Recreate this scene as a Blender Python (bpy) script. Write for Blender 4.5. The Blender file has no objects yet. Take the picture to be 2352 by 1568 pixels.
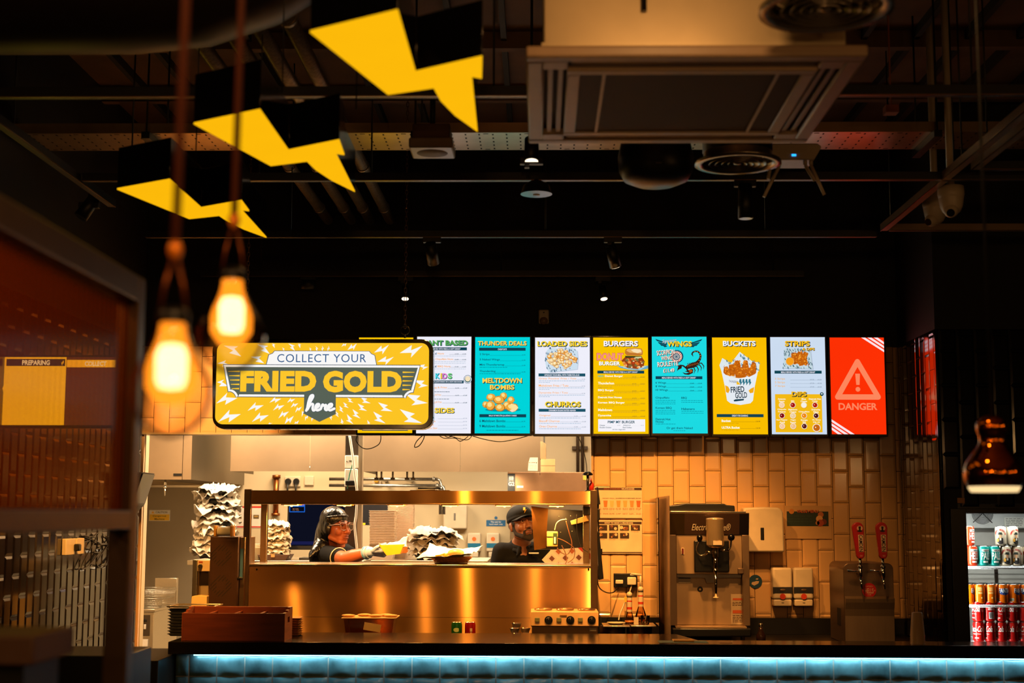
import bpy, bmesh, math, random
from mathutils import Vector, Matrix, noise
random.seed(7)
PI = math.pi
R = math.radians
sc = bpy.context.scene
COL = sc.collection
# ------------------------------------------------------------------ camera, world, exposure
FPX = 50.0 / 36.0 * 2352
CAM = Vector((0, 0, 1.67))
MC = Matrix.Rotation(R(1.12), 3, 'Z') @ Matrix.Rotation(PI / 2 + R(6.95), 3, 'X') @ Matrix.Rotation(R(0.18), 3, 'Z')
cd = bpy.data.cameras.new('camera')
cam = bpy.data.objects.new('camera', cd)
COL.objects.link(cam)
cam.matrix_world = Matrix.Translation(CAM) @ MC.to_4x4()
cd.lens = 50
cd.sensor_width = 36
cd.clip_end = 60
cd.dof.use_dof = True
cd.dof.focus_distance = 9.0
cd.dof.aperture_fstop = 2.8
sc.camera = cam
sc.view_settings.view_transform = 'Standard'
sc.view_settings.look = 'None'
sc.view_settings.exposure = 0.0
sc.view_settings.gamma = 1.0
sc.cycles.max_bounces = 7
sc.cycles.transparent_max_bounces = 10
sc.cycles.sample_clamp_indirect = 4.0
sc.cycles.caustics_reflective = False
sc.cycles.caustics_refractive = False
wd = bpy.data.worlds.new('world')
sc.world = wd
wd.use_nodes = True
wd.node_tree.nodes['Background'].inputs[0].default_value = (1.0, 0.6, 0.35, 1)
wd.node_tree.nodes['Background'].inputs[1].default_value = 0.004
def at(px, py, Y):
 d = MC @ Vector(((px - 1176) / FPX, (784 - py) / FPX, -1))
 return CAM + d * (Y / d.y)
def atz(px, py, Z):
 d = MC @ Vector(((px - 1176) / FPX, (784 - py) / FPX, -1))
 return CAM + d * ((Z - CAM.z) / d.z)
def rect(x0, y0, x1, y1, Y):
 xm, ym = (x0 + x1) / 2, (y0 + y1) / 2
 return at(x0, ym, Y).x, at(x1, ym, Y).x, at(xm, y1, Y).z, at(xm, y0, Y).z
# ------------------------------------------------------------------ lamps of the room
AMBER = (1.0, 0.50, 0.16)
WARM = (1.0, 0.70, 0.40)
def lamp(name, kind, loc, energy, color, size=0.1, target=None, angle=60, blend=0.5, size_y=None):
 l = bpy.data.lights.new(name, kind)
 l.energy = energy
 l.color = color
 if kind == 'AREA':
  l.size = size
  if size_y:
   l.shape = 'RECTANGLE'
   l.size_y = size_y
 else:
  l.shadow_soft_size = size
 if kind == 'SPOT':
  l.spot_size = R(angle)
  l.spot_blend = blend
 o = bpy.data.objects.new(name, l)
 COL.objects.link(o)
 o.location = loc
 if target is not None:
  o.rotation_euler = (Vector(target) - Vector(loc)).to_track_quat('-Z', 'Y').to_euler()
 return o
# kitchen ceiling panels behind the bulkhead, plus an added fill lamp
KL = (1.0, 0.72, 0.44)
lamp('kitchen_light', 'AREA', (-2.2, 10.0, 2.85), 100, KL, 1.2, (-2.2, 10.3, 0), size_y=0.5)
lamp('kitchen_light', 'AREA', (-2.0, 12.0, 2.9), 50, KL, 1.0, (-2.6, 12.6, 0.9), size_y=0.4)  # extra lamp added to brighten the back-left kitchen wall
lamp('kitchen_light', 'AREA', (-0.6, 10.2, 2.85), 84, KL, 1.2, (-0.6, 10.6, 0), size_y=0.5)
lamp('kitchen_light', 'AREA', (0.1, 11.6, 2.85), 46, (1.0, 0.80, 0.56), 1.0, (0.1, 11.8, 0), size_y=0.5)
lamp('hood_light', 'AREA', (-1.55, 11.9, 1.98), 14, (1.0, 0.78, 0.50), 0.5, (-1.55, 12.2, 0), size_y=0.2)
lamp('hood_light', 'AREA', (-0.45, 11.9, 1.98), 14, (1.0, 0.78, 0.50), 0.5, (-0.45, 12.2, 0), size_y=0.2)
# track spots on the amber track above the back counter, plus added fill spots
AMB2 = (1.0, 0.42, 0.07)
for X, Y, e in ((-1.93, 7.2, 50), (-1.25, 7.2, 42), (-0.9, 7.2, 36), (-0.55, 7.77, 100), (-0.03, 7.77, 42)):
 lamp('track_and_fill_light', 'SPOT', (X, Y, 3.02), e, AMB2, 0.03, (X * 0.95, 8.85, 1.15), 62, 0.8)
lamp('track_and_fill_light', 'SPOT', at(1414, 605, 7.70), 380, (1.0, 0.44, 0.10), 0.035, at(1425, 1330, 9.2), 66, 1.0)
lamp('track_and_fill_light', 'SPOT', at(1385, 690, 8.98), 10, (1.0, 0.50, 0.15), 0.03, at(1440, 1250, 9.2), 80, 0.9)
lamp('track_and_fill_light', 'SPOT', (0.95, 7.0, 3.05), 150, (1.0, 0.46, 0.12), 0.04, (1.1, 8.6, 1.2), 48, 1.0)  # fill spot added to brighten the shake machine and dispensers
lamp('track_and_fill_light', 'SPOT', (1.35, 7.3, 3.05), 85, (1.0, 0.42, 0.10), 0.04, (1.30, 9.1, 1.25), 62, 1.0)
lamp('track_and_fill_light', 'SPOT', (-2.15, 7.5, 3.05), 400, (1.0, 0.50, 0.15), 0.04, (-2.15, 9.3, 2.3), 30, 0.7)
lamp('track_and_fill_light', 'SPOT', (-1.7, 7.0, 3.05), 420, AMB2, 0.04, (-2.62, 8.4, 0.8), 60, 0.9)  # fill spot added to bring gold onto the tiled side wall
# dining-room pendants around and behind the camera; the first is added to brighten the orange divider
for X, Y, Z, e in ((-0.1, 0.9, 2.5, 26), (-1.3, 1.5, 2.5, 9.0), (0.40, 3.0, 3.12, 16.0), (0.2, -0.8, 2.5, 9), (2.4, 0.5, 2.5, 9), (-2.0, -0.6, 2.5, 9),
                   (1.2, -1.6, 2.2, 5), (1.8, -1.6, 2.2, 5), (2.4, -1.6, 2.2, 5), (3.0, -1.6, 2.2, 5), (3.6, 0.8, 2.2, 5), (3.6, 1.8, 2.2, 5), (3.6, 2.8, 2.2, 5)):
 lamp('pendant_and_fill_light', 'POINT', (X, Y, Z), e, (1.0, 0.50, 0.17), 0.06)
# ------------------------------------------------------------------ materials
def lin(c):
 out = []
 for v in c[:3]:
  v = v / 255.0
  out.append(v / 12.92 if v <= 0.04045 else ((v + 0.055) / 1.055) ** 2.4)
 return out
MATS = {}
def mat(name, rgb, rough=0.5, metal=0.0, var=0.06, scale=14.0, bump=0.0, bscale=None, spec=0.5, coat=0.0,
  stretch=None, aniso=0.0, alpha=1.0, trans=0.0, sheen=0.0, sss=0.0):
 """Principled surface with a procedural noise over colour, roughness and height."""
 if name in MATS:
  return MATS[name]
 m = bpy.data.materials.new(name)
 m.use_nodes = True
 nt = m.node_tree
 b = nt.nodes['Principled BSDF']
 c = lin(rgb)
 tc = nt.nodes.new('ShaderNodeTexCoord')
 mp = nt.nodes.new('ShaderNodeMapping')
 nt.links.new(tc.outputs['Object'], mp.inputs[0])
 if stretch:
  mp.inputs['Scale'].default_value = stretch
 nz = nt.nodes.new('ShaderNodeTexNoise')
 nz.inputs['Scale'].default_value = scale
 nz.inputs['Detail'].default_value = 4
 nt.links.new(mp.outputs[0], nz.inputs['Vector'])
 rp = nt.nodes.new('ShaderNodeValToRGB')
 rp.color_ramp.elements[0].position = 0.3
 rp.color_ramp.elements[1].position = 0.7
 rp.color_ramp.elements[0].color = (*[max(0, v * (1 - var)) for v in c], 1)
 rp.color_ramp.elements[1].color = (*[min(1, v * (1 + var)) for v in c], 1)
 nt.links.new(nz.outputs['Fac'], rp.inputs[0])
 nt.links.new(rp.outputs[0], b.inputs['Base Color'])
 b.inputs['Roughness'].default_value = rough
 b.inputs['Metallic'].default_value = metal
 b.inputs['Specular IOR Level'].default_value = spec
 b.inputs['Coat Weight'].default_value = coat
 b.inputs['Coat Roughness'].default_value = 0.1
 b.inputs['Alpha'].default_value = alpha
 b.inputs['Transmission Weight'].default_value = trans
 b.inputs['Sheen Weight'].default_value = sheen
 if sss:
  b.inputs['Subsurface Weight'].default_value = sss
  b.inputs['Subsurface Radius'].default_value = (0.01, 0.005, 0.003)
 if aniso:
  b.inputs['Anisotropic'].default_value = aniso
  cx = nt.nodes.new('ShaderNodeCombineXYZ')
  cx.inputs[2].default_value = 1.0
  nt.links.new(cx.outputs[0], b.inputs['Tangent'])
 if bump:
  bp = nt.nodes.new('ShaderNodeBump')
  bp.inputs['Strength'].default_value = bump
  bp.inputs['Distance'].default_value = 0.01
  if bscale:
   n2 = nt.nodes.new('ShaderNodeTexNoise')
   n2.inputs['Scale'].default_value = bscale
   nt.links.new(mp.outputs[0], n2.inputs['Vector'])
   nt.links.new(n2.outputs['Fac'], bp.inputs['Height'])
  else:
   nt.links.new(nz.outputs['Fac'], bp.inputs['Height'])
  nt.links.new(bp.outputs[0], b.inputs['Normal'])
 MATS[name] = m
 return m
def glow(name, rgb, strength=1.0, var=0.03):
 """A surface that gives off light: a screen picture, a lit sign, a lamp."""
 if name in MATS:
  return MATS[name]
 m = bpy.data.materials.new(name)
 m.use_nodes = True
 nt = m.node_tree
 nt.nodes.remove(nt.nodes['Principled BSDF'])
 e = nt.nodes.new('ShaderNodeEmission')
 c = lin(rgb)
 tc = nt.nodes.new('ShaderNodeTexCoord')
 nz = nt.nodes.new('ShaderNodeTexNoise')
 nz.inputs['Scale'].default_value = 5
 nt.links.new(tc.outputs['Object'], nz.inputs['Vector'])
 rp = nt.nodes.new('ShaderNodeValToRGB')
 rp.color_ramp.elements[0].color = (*[v * (1 - var) for v in c], 1)
 rp.color_ramp.elements[1].color = (*[min(1, v * (1 + var)) for v in c], 1)
 nt.links.new(nz.outputs['Fac'], rp.inputs[0])
 nt.links.new(rp.outputs[0], e.inputs[0])
 e.inputs[1].default_value = strength
 nt.links.new(e.outputs[0], nt.nodes['Material Output'].inputs[0])
 MATS[name] = m
 return m
def G(r, g, b, s=1.0):
 return glow('screen_%d_%d_%d_%d' % (r, g, b, int(s * 100)), (r, g, b), s)
def P(r, g, b, rough=0.5):
 return mat('print_%d_%d_%d_%d' % (r, g, b, int(rough * 100)), (r, g, b), rough)
def glass(name, rgb, rough=0.0, ior=1.45, thin=True, tint=0.08):
 """Clear sheet glass or plastic: mostly transparent with a fresnel gloss."""
 if name in MATS:
  return MATS[name]
 m = bpy.data.materials.new(name)
 m.use_nodes = True
 nt = m.node_tree
 nt.nodes.remove(nt.nodes['Principled BSDF'])
 t = nt.nodes.new('ShaderNodeBsdfTransparent')
 t.inputs[0].default_value = (*lin(rgb), 1)
 g = nt.nodes.new('ShaderNodeBsdfGlossy')
 g.inputs['Roughness'].default_value = max(rough, 0.02)
 fr = nt.nodes.new('ShaderNodeFresnel')
 fr.inputs[0].default_value = ior
 ad = nt.nodes.new('ShaderNodeMath')
 ad.operation = 'MULTIPLY_ADD'
 ad.inputs[1].default_value = 1.0
 ad.inputs[2].default_value = tint * 0.2
 nt.links.new(fr.outputs[0], ad.inputs[0])
 mx = nt.nodes.new('ShaderNodeMixShader')
 nt.links.new(ad.outputs[0], mx.inputs[0])
 nt.links.new(t.outputs[0], mx.inputs[1])
 nt.links.new(g.outputs[0], mx.inputs[2])
 nt.links.new(mx.outputs[0], nt.nodes['Material Output'].inputs[0])
 MATS[name] = m
 return m
STEEL = mat('brushed_steel', (200, 190, 172), 0.30, 1.0, 0.05, 30, 0.03, None, stretch=(1, 1, 12))
STEELV = mat('brushed_steel_panel', (205, 150, 90), 0.45, 1.0, 0.10, 3, 0.0, None, stretch=(1, 1, 0.1))  # brassy tint puts reflections of warm surroundings into the steel colour
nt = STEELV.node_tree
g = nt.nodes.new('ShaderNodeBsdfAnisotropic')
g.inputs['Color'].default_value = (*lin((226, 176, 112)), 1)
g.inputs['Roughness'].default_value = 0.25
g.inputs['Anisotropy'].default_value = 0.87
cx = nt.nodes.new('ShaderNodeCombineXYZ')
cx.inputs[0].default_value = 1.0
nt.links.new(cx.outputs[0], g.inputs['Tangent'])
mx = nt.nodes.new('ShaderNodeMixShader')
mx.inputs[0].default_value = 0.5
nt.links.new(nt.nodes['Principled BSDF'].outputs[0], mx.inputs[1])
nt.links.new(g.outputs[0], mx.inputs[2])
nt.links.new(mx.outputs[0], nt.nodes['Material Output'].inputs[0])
DSTEEL = mat('dark_steel', (104, 94, 84), 0.38, 1.0, 0.08, 12)
CHROME = mat('chrome', (225, 220, 210), 0.10, 1.0, 0.03)
GALV = mat('galvanised_steel', (160, 158, 152), 0.30, 1.0, 0.12, 30, 0.05)
BLACKM = mat('black_metal', (14, 13, 12), 0.45, 0.0, 0.2)
BLACKP = mat('black_plastic', (13, 13, 14), 0.38, 0.0, 0.15)
BLACKG = mat('black_gloss', (9, 9, 10), 0.12, 0.0, 0.1)
WHITEP = mat('white_plastic', (226, 220, 208), 0.4)
CREAMP = mat('cream_plastic', (214, 196, 168), 0.35)
GREYP = mat('grey_plastic', (110, 105, 98), 0.5)
PAPER = mat('white_paper', (232, 228, 220), 0.8, 0, 0.05, 20, 0.1)
DARKWALL = mat('black_paint', (17, 14, 12), 0.7, 0, 0.15, 6)
CEILM = mat('dark_ceiling', (108, 78, 56), 0.75, 0, 0.2, 3, 0.05)
CARD = mat('brown_card', (176, 140, 96), 0.8, 0, 0.08)
RUBBER = mat('black_rubber', (12, 12, 12), 0.6)
COPPERM = mat('copper_pipe', (150, 92, 50), 0.35, 1.0)
# ------------------------------------------------------------------ mesh builder
def root_of(o):
 while o.parent:
  o = o.parent
 return o
class MB:
 def __init__(self, m=None):
  self.bm = bmesh.new()
  self.mats = []
  self.mi = 0
  if m:
   self.use(m)
 def use(self, m):
  if m not in self.mats:
   self.mats.append(m)
  self.mi = self.mats.index(m)
  return self
 def _fin(self, faces, smooth=False):
  for f in faces:
   f.material_index = self.mi
   f.smooth = smooth
 def face(self, pts, smooth=False):
  f = self.bm.faces.new([self.bm.verts.new(p) for p in pts])
  self._fin([f], smooth)
  return f
 def box(self, x0, x1, y0, y1, z0, z1, bev=0.0, M=None, seg=2):
  vs = [self.bm.verts.new((x, y, z)) for x in (x0, x1) for y in (y0, y1) for z in (z0, z1)]
  idx = ((0, 1, 3, 2), (4, 6, 7, 5), (0, 4, 5, 1), (2, 3, 7, 6), (0, 2, 6, 4), (1, 5, 7, 3))
  fs = [self.bm.faces.new([vs[i] for i in q]) for q in idx]
  self._fin(fs)
  if M is not None:
   for v in vs:
    v.co = M @ v.co
  if bev > 0:
   es = list({e for f in fs for e in f.edges})
   r = bmesh.ops.bevel(self.bm, geom=es, offset=bev, segments=seg, profile=0.5, affect='EDGES', clamp_overlap=True)
   self._fin(r['faces'], seg > 1)
  return self
 def rod(self, p0, p1, r0, r1=None, seg=14, cap=True):
  p0, p1 = Vector(p0), Vector(p1)
  r1 = r0 if r1 is None else r1
  d = (p1 - p0)
  q = d.to_track_quat('Z', 'Y').to_matrix() if d.length > 1e-9 else Matrix.Identity(3)
  rings = []
  for p, r in ((p0, r0), (p1, r1)):
   rings.append([self.bm.verts.new(p + q @ Vector((r * math.cos(2 * PI * k / seg), r * math.sin(2 * PI * k / seg), 0))) for k in range(seg)])
  fs = [self.bm.faces.new((rings[0][k], rings[0][(k + 1) % seg], rings[1][(k + 1) % seg], rings[1][k])) for k in range(seg)]
  self._fin(fs, True)
  if cap:
   self._fin([self.bm.faces.new(rings[0][::-1]), self.bm.faces.new(rings[1])])
  return self
 def tube(self, path, r, seg=8, cyclic=False, cap=True):
  path = [Vector(p) for p in path]
  n = len(path)
  rs = r if isinstance(r, (list, tuple)) else [r] * n
  rings = []
  up = Vector((0.13, 0.31, 0.94)).normalized()
  for i, p in enumerate(path):
   a = path[(i - 1) % n] if (cyclic or i > 0) else p
   b = path[(i + 1) % n] if (cyclic or i < n - 1) else p
   t = (b - a).normalized()
   s = t.cross(up)
   if s.length < 1e-3:
    s = t.cross(Vector((1, 0, 0)))
   s.normalize()
   w = t.cross(s).normalized()
   rings.append([self.bm.verts.new(p + (s * math.cos(2 * PI * k / seg) + w * math.sin(2 * PI * k / seg)) * rs[i]) for k in range(seg)])
  fs = []
  for i in range(n if cyclic else n - 1):
   a, b = rings[i], rings[(i + 1) % n]
   fs += [self.bm.faces.new((a[k], a[(k + 1) % seg], b[(k + 1) % seg], b[k])) for k in range(seg)]
  self._fin(fs, True)
  if cap and not cyclic:
   self._fin([self.bm.faces.new(rings[0][::-1]), self.bm.faces.new(rings[-1])])
  return self
 def lathe(self, prof, c=(0, 0, 0), seg=28, M=None, smooth=True):
  rings = []
  for r, z in prof:
   if r < 1e-6:
    rings.append([self.bm.verts.new((0, 0, z))])
   else:
    rings.append([self.bm.verts.new((r * math.cos(2 * PI * k / seg), r * math.sin(2 * PI * k / seg), z)) for k in range(seg)])
  fs = []
  for a, b in zip(rings, rings[1:]):
   for k in range(seg):
    k2 = (k + 1) % seg
    if len(a) == 1 and len(b) == 1:
     continue
    if len(a) == 1:
     fs.append(self.bm.faces.new((a[0], b[k2], b[k])))
    elif len(b) == 1:
     fs.append(self.bm.faces.new((a[k], a[k2], b[0])))
    else:
     fs.append(self.bm.faces.new((a[k], a[k2], b[k2], b[k])))
  self._fin(fs, smooth)
  T = Matrix.Translation(Vector(c)) @ (M.to_4x4() if M is not None else Matrix.Identity(4))
  for ring in rings:
   for v in ring:
    v.co = T @ v.co
  return self
 def ball(self, c, r, seg=16, rings=10, M=None):
  rx, ry, rz = (r, r, r) if not isinstance(r, (list, tuple)) else r
  ret = bmesh.ops.create_uvsphere(self.bm, u_segments=seg, v_segments=rings, radius=1.0)
  vs = ret['verts']
  for v in vs:
   p = Vector((v.co.x * rx, v.co.y * ry, v.co.z * rz))
   if M is not None:
    p = M @ p
   v.co = p + Vector(c)
  fs = {f for v in vs for f in v.link_faces}
  self._fin(fs, True)
  return self
 def prism(self, pts, d0, d1, plane='xz', bev=0.0):
  """extrude a 2D outline; xz: along Y, xy: along Z, yz: along X"""
  f3 = {'xz': lambda p, d: (p[0], d, p[1]), 'xy': lambda p, d: (p[0], p[1], d), 'yz': lambda p, d: (d, p[0], p[1])}[plane]
  a = [self.bm.verts.new(f3(p, d0)) for p in pts]
  b = [self.bm.verts.new(f3(p, d1)) for p in pts]
  n = len(pts)
  fs = [self.bm.faces.new(a), self.bm.faces.new(b[::-1])]
  fs += [self.bm.faces.new((a[k], b[k], b[(k + 1) % n], a[(k + 1) % n])) for k in range(n)]
  self._fin(fs)
  bmesh.ops.recalc_face_normals(self.bm, faces=fs)
  if bev:
   es = list({e for f in fs for e in f.edges})
   r = bmesh.ops.bevel(self.bm, geom=es, offset=bev, segments=2, profile=0.5, affect='EDGES', clamp_overlap=True)
   self._fin(r['faces'], True)
  return self
 def grid(self, fn, nu, nv, smooth=True):
  g = [[self.bm.verts.new(fn(i / nu, j / nv)) for j in range(nv + 1)] for i in range(nu + 1)]
  fs = [self.bm.faces.new((g[i][j], g[i + 1][j], g[i + 1][j + 1], g[i][j + 1])) for i in range(nu) for j in range(nv)]
  self._fin(fs, smooth)
  return self
 def build(self, name, parent=None, origin=None, local=False):
  """link as one object; vertices are in world space and shift to the thing's own origin"""
  if parent is not None:
   org = Vector((0, 0, 0)) if local else Vector(root_of(parent).location)
  elif origin is not None:
   org = Vector(origin)
  else:
   xs = [v.co for v in self.bm.verts]
   lo = Vector([min(v[i] for v in xs) for i in range(3)])
   hi = Vector([max(v[i] for v in xs) for i in range(3)])
   org = Vector(((lo.x + hi.x) / 2, (lo.y + hi.y) / 2, lo.z))
  if org.length > 0:
   for v in self.bm.verts:
    v.co -= org
  me = bpy.data.meshes.new(name)
  self.bm.to_mesh(me)
  self.bm.free()
  for m in self.mats:
   me.materials.append(m)
  o = bpy.data.objects.new(name, me)
  COL.objects.link(o)
  if parent is not None:
   o.parent = parent
  else:
   o.location = org
  return o
def tag(o, label, cat, group=None, kind=None):
 o['label'] = label
 o['category'] = cat
 if group:
  o['group'] = group
 if kind:
  o['kind'] = kind
 return o
def thing(name, label, cat, loc, group=None):
 o = bpy.data.objects.new(name, None)
 o.empty_display_size = 0.05
 COL.objects.link(o)
 o.location = loc
 return tag(o, label, cat, group)
def struct(o):
 o['kind'] = 'structure'
 return o
def kids(o):
 return [c for c in o.children]
def dup(o, loc, label=None, rotz=None, parent=None, group=None):
 c = o.copy()
 COL.objects.link(c)
 if parent is not None:
  c.parent = parent
 else:
  c.location = loc
  if rotz is not None:
   c.rotation_euler = (0, 0, rotz)
  if label:
   c['label'] = label
  if group:
   c['group'] = group
 for ch in list(o.children):
  dup(ch, None, parent=c)
 return c
ORD = ['topmost', 'second', 'third', 'fourth', 'fifth', 'sixth', 'seventh', 'eighth', 'ninth', 'tenth', 'eleventh', 'twelfth',
       'thirteenth', 'fourteenth', 'fifteenth', 'sixteenth', 'seventeenth', 'eighteenth', 'nineteenth', 'twentieth', 'twenty-first',
       'twenty-second', 'twenty-third', 'twenty-fourth', 'twenty-fifth', 'twenty-sixth', 'twenty-seventh', 'twenty-eighth']
# ------------------------------------------------------------------ lettering
_tc = {}
def glyphs(s, bold=0.0, shear=0.0, space=1.0):
 key = (s, bold, shear, space)
 if key in _tc:
  return _tc[key]
 cu = bpy.data.curves.new('lettering', 'FONT')
 cu.body = s
 cu.offset = bold
 cu.shear = shear
 cu.space_character = space
 cu.resolution_u = 3
 cu.fill_mode = 'FRONT'
 o = bpy.data.objects.new('lettering', cu)
 COL.objects.link(o)
 dg = bpy.context.evaluated_depsgraph_get()
 me = bpy.data.meshes.new_from_object(o.evaluated_get(dg))
 vs = [v.co.copy() for v in me.vertices]
 fs = [tuple(p.vertices) for p in me.polygons]
 COL.objects.unlink(o)
 bpy.data.objects.remove(o)
 bpy.data.curves.remove(cu)
 bpy.data.meshes.remove(me)
 x0, x1 = min(v.x for v in vs), max(v.x for v in vs)
 y0, y1 = min(v.y for v in vs), max(v.y for v in vs)
 _tc[key] = ([((v.x - x0) / max(x1 - x0, 1e-6), (v.y - y0) / max(y1 - y0, 1e-6)) for v in vs], fs)
 return _tc[key]
def add_text(mb, s, f3, box, bold=0.0, shear=0.0, space=1.0):
 """lettering stretched to box (u0,v0,u1,v1), v upward; f3 maps (u,v) to a point"""
 vs, fs = glyphs(s, bold, shear, space)
 u0, v0, u1, v1 = box
 bv = [mb.bm.verts.new(f3(u0 + (u1 - u0) * a, v0 + (v1 - v0) * b)) for a, b in vs]
 out = []
 for f in fs:
  try:
   out.append(mb.bm.faces.new([bv[i] for i in f]))
  except ValueError:
   pass
 mb._fin(out)
class Panel:
 """flat printed or lit graphics on a face; positions in the measure of a zoomed view of the photograph,
 fitted to the real rectangle (X0,X1,Z0,Z1) that faces -Y at depth Y"""
 def __init__(self, frame, real, Y, root, mk=G, step=0.0006, tilt=0.0):
  self.fx0, self.fy0, self.fx1, self.fy1 = frame
  self.X0, self.X1, self.Z0, self.Z1 = real
  self.Y = Y
  self.root = root
  self.mk = mk
  self.step = step
  self.tilt = tilt
  self.parts = {}
  self.cnt = {}
 def key(self, part, kind):
  """each banner, menu line and price line becomes a part of its own"""
  if part == 'banner':
   if kind == 'rect':
    self.cnt[part] = self.cnt.get(part, 0) + 1
  elif part in ('item_list', 'price_list', 'dip_name', 'speed_line', 'corner_stripe', 'roulette_heading', 'bombs_heading', 'donut_heading', 'kids_heading') and kind in ('text', 'bars', 'leader', 'poly', 'title'):
   self.cnt[part] = self.cnt.get(part, 0) + 1
  elif part == 'dip_pot' and kind == 'new':
   self.cnt[part] = self.cnt.get(part, 0) + 1
  if part in self.cnt:
   return part + '|' + str(self.cnt[part])
  return part
 def p(self, zx, zy, layer=1):
  u = (zx - self.fx0) / (self.fx1 - self.fx0)
  v = (zy - self.fy0) / (self.fy1 - self.fy0)
  return Vector((self.X0 + (self.X1 - self.X0) * u, self.Y - self.step * layer - self.tilt * (1 - v), self.Z1 + (self.Z0 - self.Z1) * v))
 def mb(self, part, rgb):
  if part not in self.parts:
   self.parts[part] = MB()
  m = self.parts[part]
  m.use(self.mk(*rgb) if isinstance(rgb, tuple) else rgb)
  return m
 def rect(self, part, x0, y0, x1, y1, rgb, layer=1):
  part = self.key(part, 'rect')
  self.mb(part, rgb).face([self.p(x0, y1, layer), self.p(x1, y1, layer), self.p(x1, y0, layer), self.p(x0, y0, layer)])
 def poly(self, part, pts, rgb, layer=1):
  part = self.key(part, 'poly')
  self.mb(part, rgb).face([self.p(x, y, layer) for x, y in pts])
 def disc(self, part, cx, cy, rx, rgb, layer=1, ry=None, n=18):
  ry = ry or rx
  self.poly(part, [(cx + rx * math.cos(2 * PI * k / n), cy - ry * math.sin(2 * PI * k / n)) for k in range(n)], rgb, layer)
 def text(self, part, s, x0, y0, x1, y1, rgb, layer=2, bold=0.0, shear=0.0, rot=0.0, space=1.0):
  part = self.key(part, 'text')
  m = self.mb(part, rgb)
  cx, cy = (x0 + x1) / 2, (y0 + y1) / 2
  ca, sa = math.cos(rot), math.sin(rot)
  def f3(u, v):
   du, dv = u - cx, v - cy
   return self.p(cx + du * ca - dv * sa, cy - (du * sa + dv * ca), layer)
  add_text(m, s, f3, (x0, cy - (y1 - y0) / 2, x1, cy + (y1 - y0) / 2), bold, shear, space)
 def title(self, part, s, x0, y0, x1, y1, rgb, shadow=(20, 62, 78), d=7, rot=0.0, bold=0.035, layer=3):
  part = self.key(part, 'title')
  for k in (2, 1):
   self.text(part, s, x0 + d * k / 2, y0 + d * k / 2, x1 + d * k / 2, y1 + d * k / 2, shadow, layer - k * 0.5, bold + 0.02, rot=rot)
  self.text(part, s, x0, y0, x1, y1, rgb, layer, bold, rot=rot)
 def bars(self, part, x0, x1, ys, rgb, h=5, seed=0):
  """lines of print too fine to read"""
  rr = random.Random(seed)
  part = self.key(part, 'bars')
  for y in ys:
   x = x0
   while x < x1 - 8:
    w = rr.uniform(14, 44)
    self.rect(part, x, y - h / 2, min(x + w, x1), y + h / 2, rgb, 2)
    x += w + 7
 def leader(self, part, x0, x1, y, rgb, prices, psize=(58, 14)):
  """dotted rule running to one or two prices"""
  part = self.key(part, 'leader')
  self.rect(part, x0, y + 5, x1, y + 7.5, rgb, 1.5)
  for px, s in prices:
   self.text(part, s, px, y - 8, px + psize[0], y - 8 + psize[1], rgb, 2, 0.01)
 def done(self):
  out = {}
  for k, m in self.parts.items():
   out[k] = m.build({'item_list': 'menu_line', 'price_list': 'price_line'}.get(k.split('|')[0], k.split('|')[0]), self.root)
  self.parts = {}
  return out
def curve3(pts, n=10, cyclic=False):
 """Catmull-Rom through points"""
 pts = [Vector(p) for p in pts]
 N = len(pts)
 out = []
 rng = range(N) if cyclic else range(N - 1)
 for i in rng:
  p0 = pts[(i - 1) % N] if (cyclic or i > 0) else pts[0]
  p1, p2 = pts[i], pts[(i + 1) % N]
  p3 = pts[(i + 2) % N] if (cyclic or i + 2 < N) else pts[-1]
  for k in range(n):
   t = k / n
   out.append(0.5 * ((2 * p1) + (p2 - p0) * t + (2 * p0 - 5 * p1 + 4 * p2 - p3) * t * t + (3 * p1 - p0 - 3 * p2 + p3) * t ** 3))
 if not cyclic:
  out.append(pts[-1])
 return out
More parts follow.
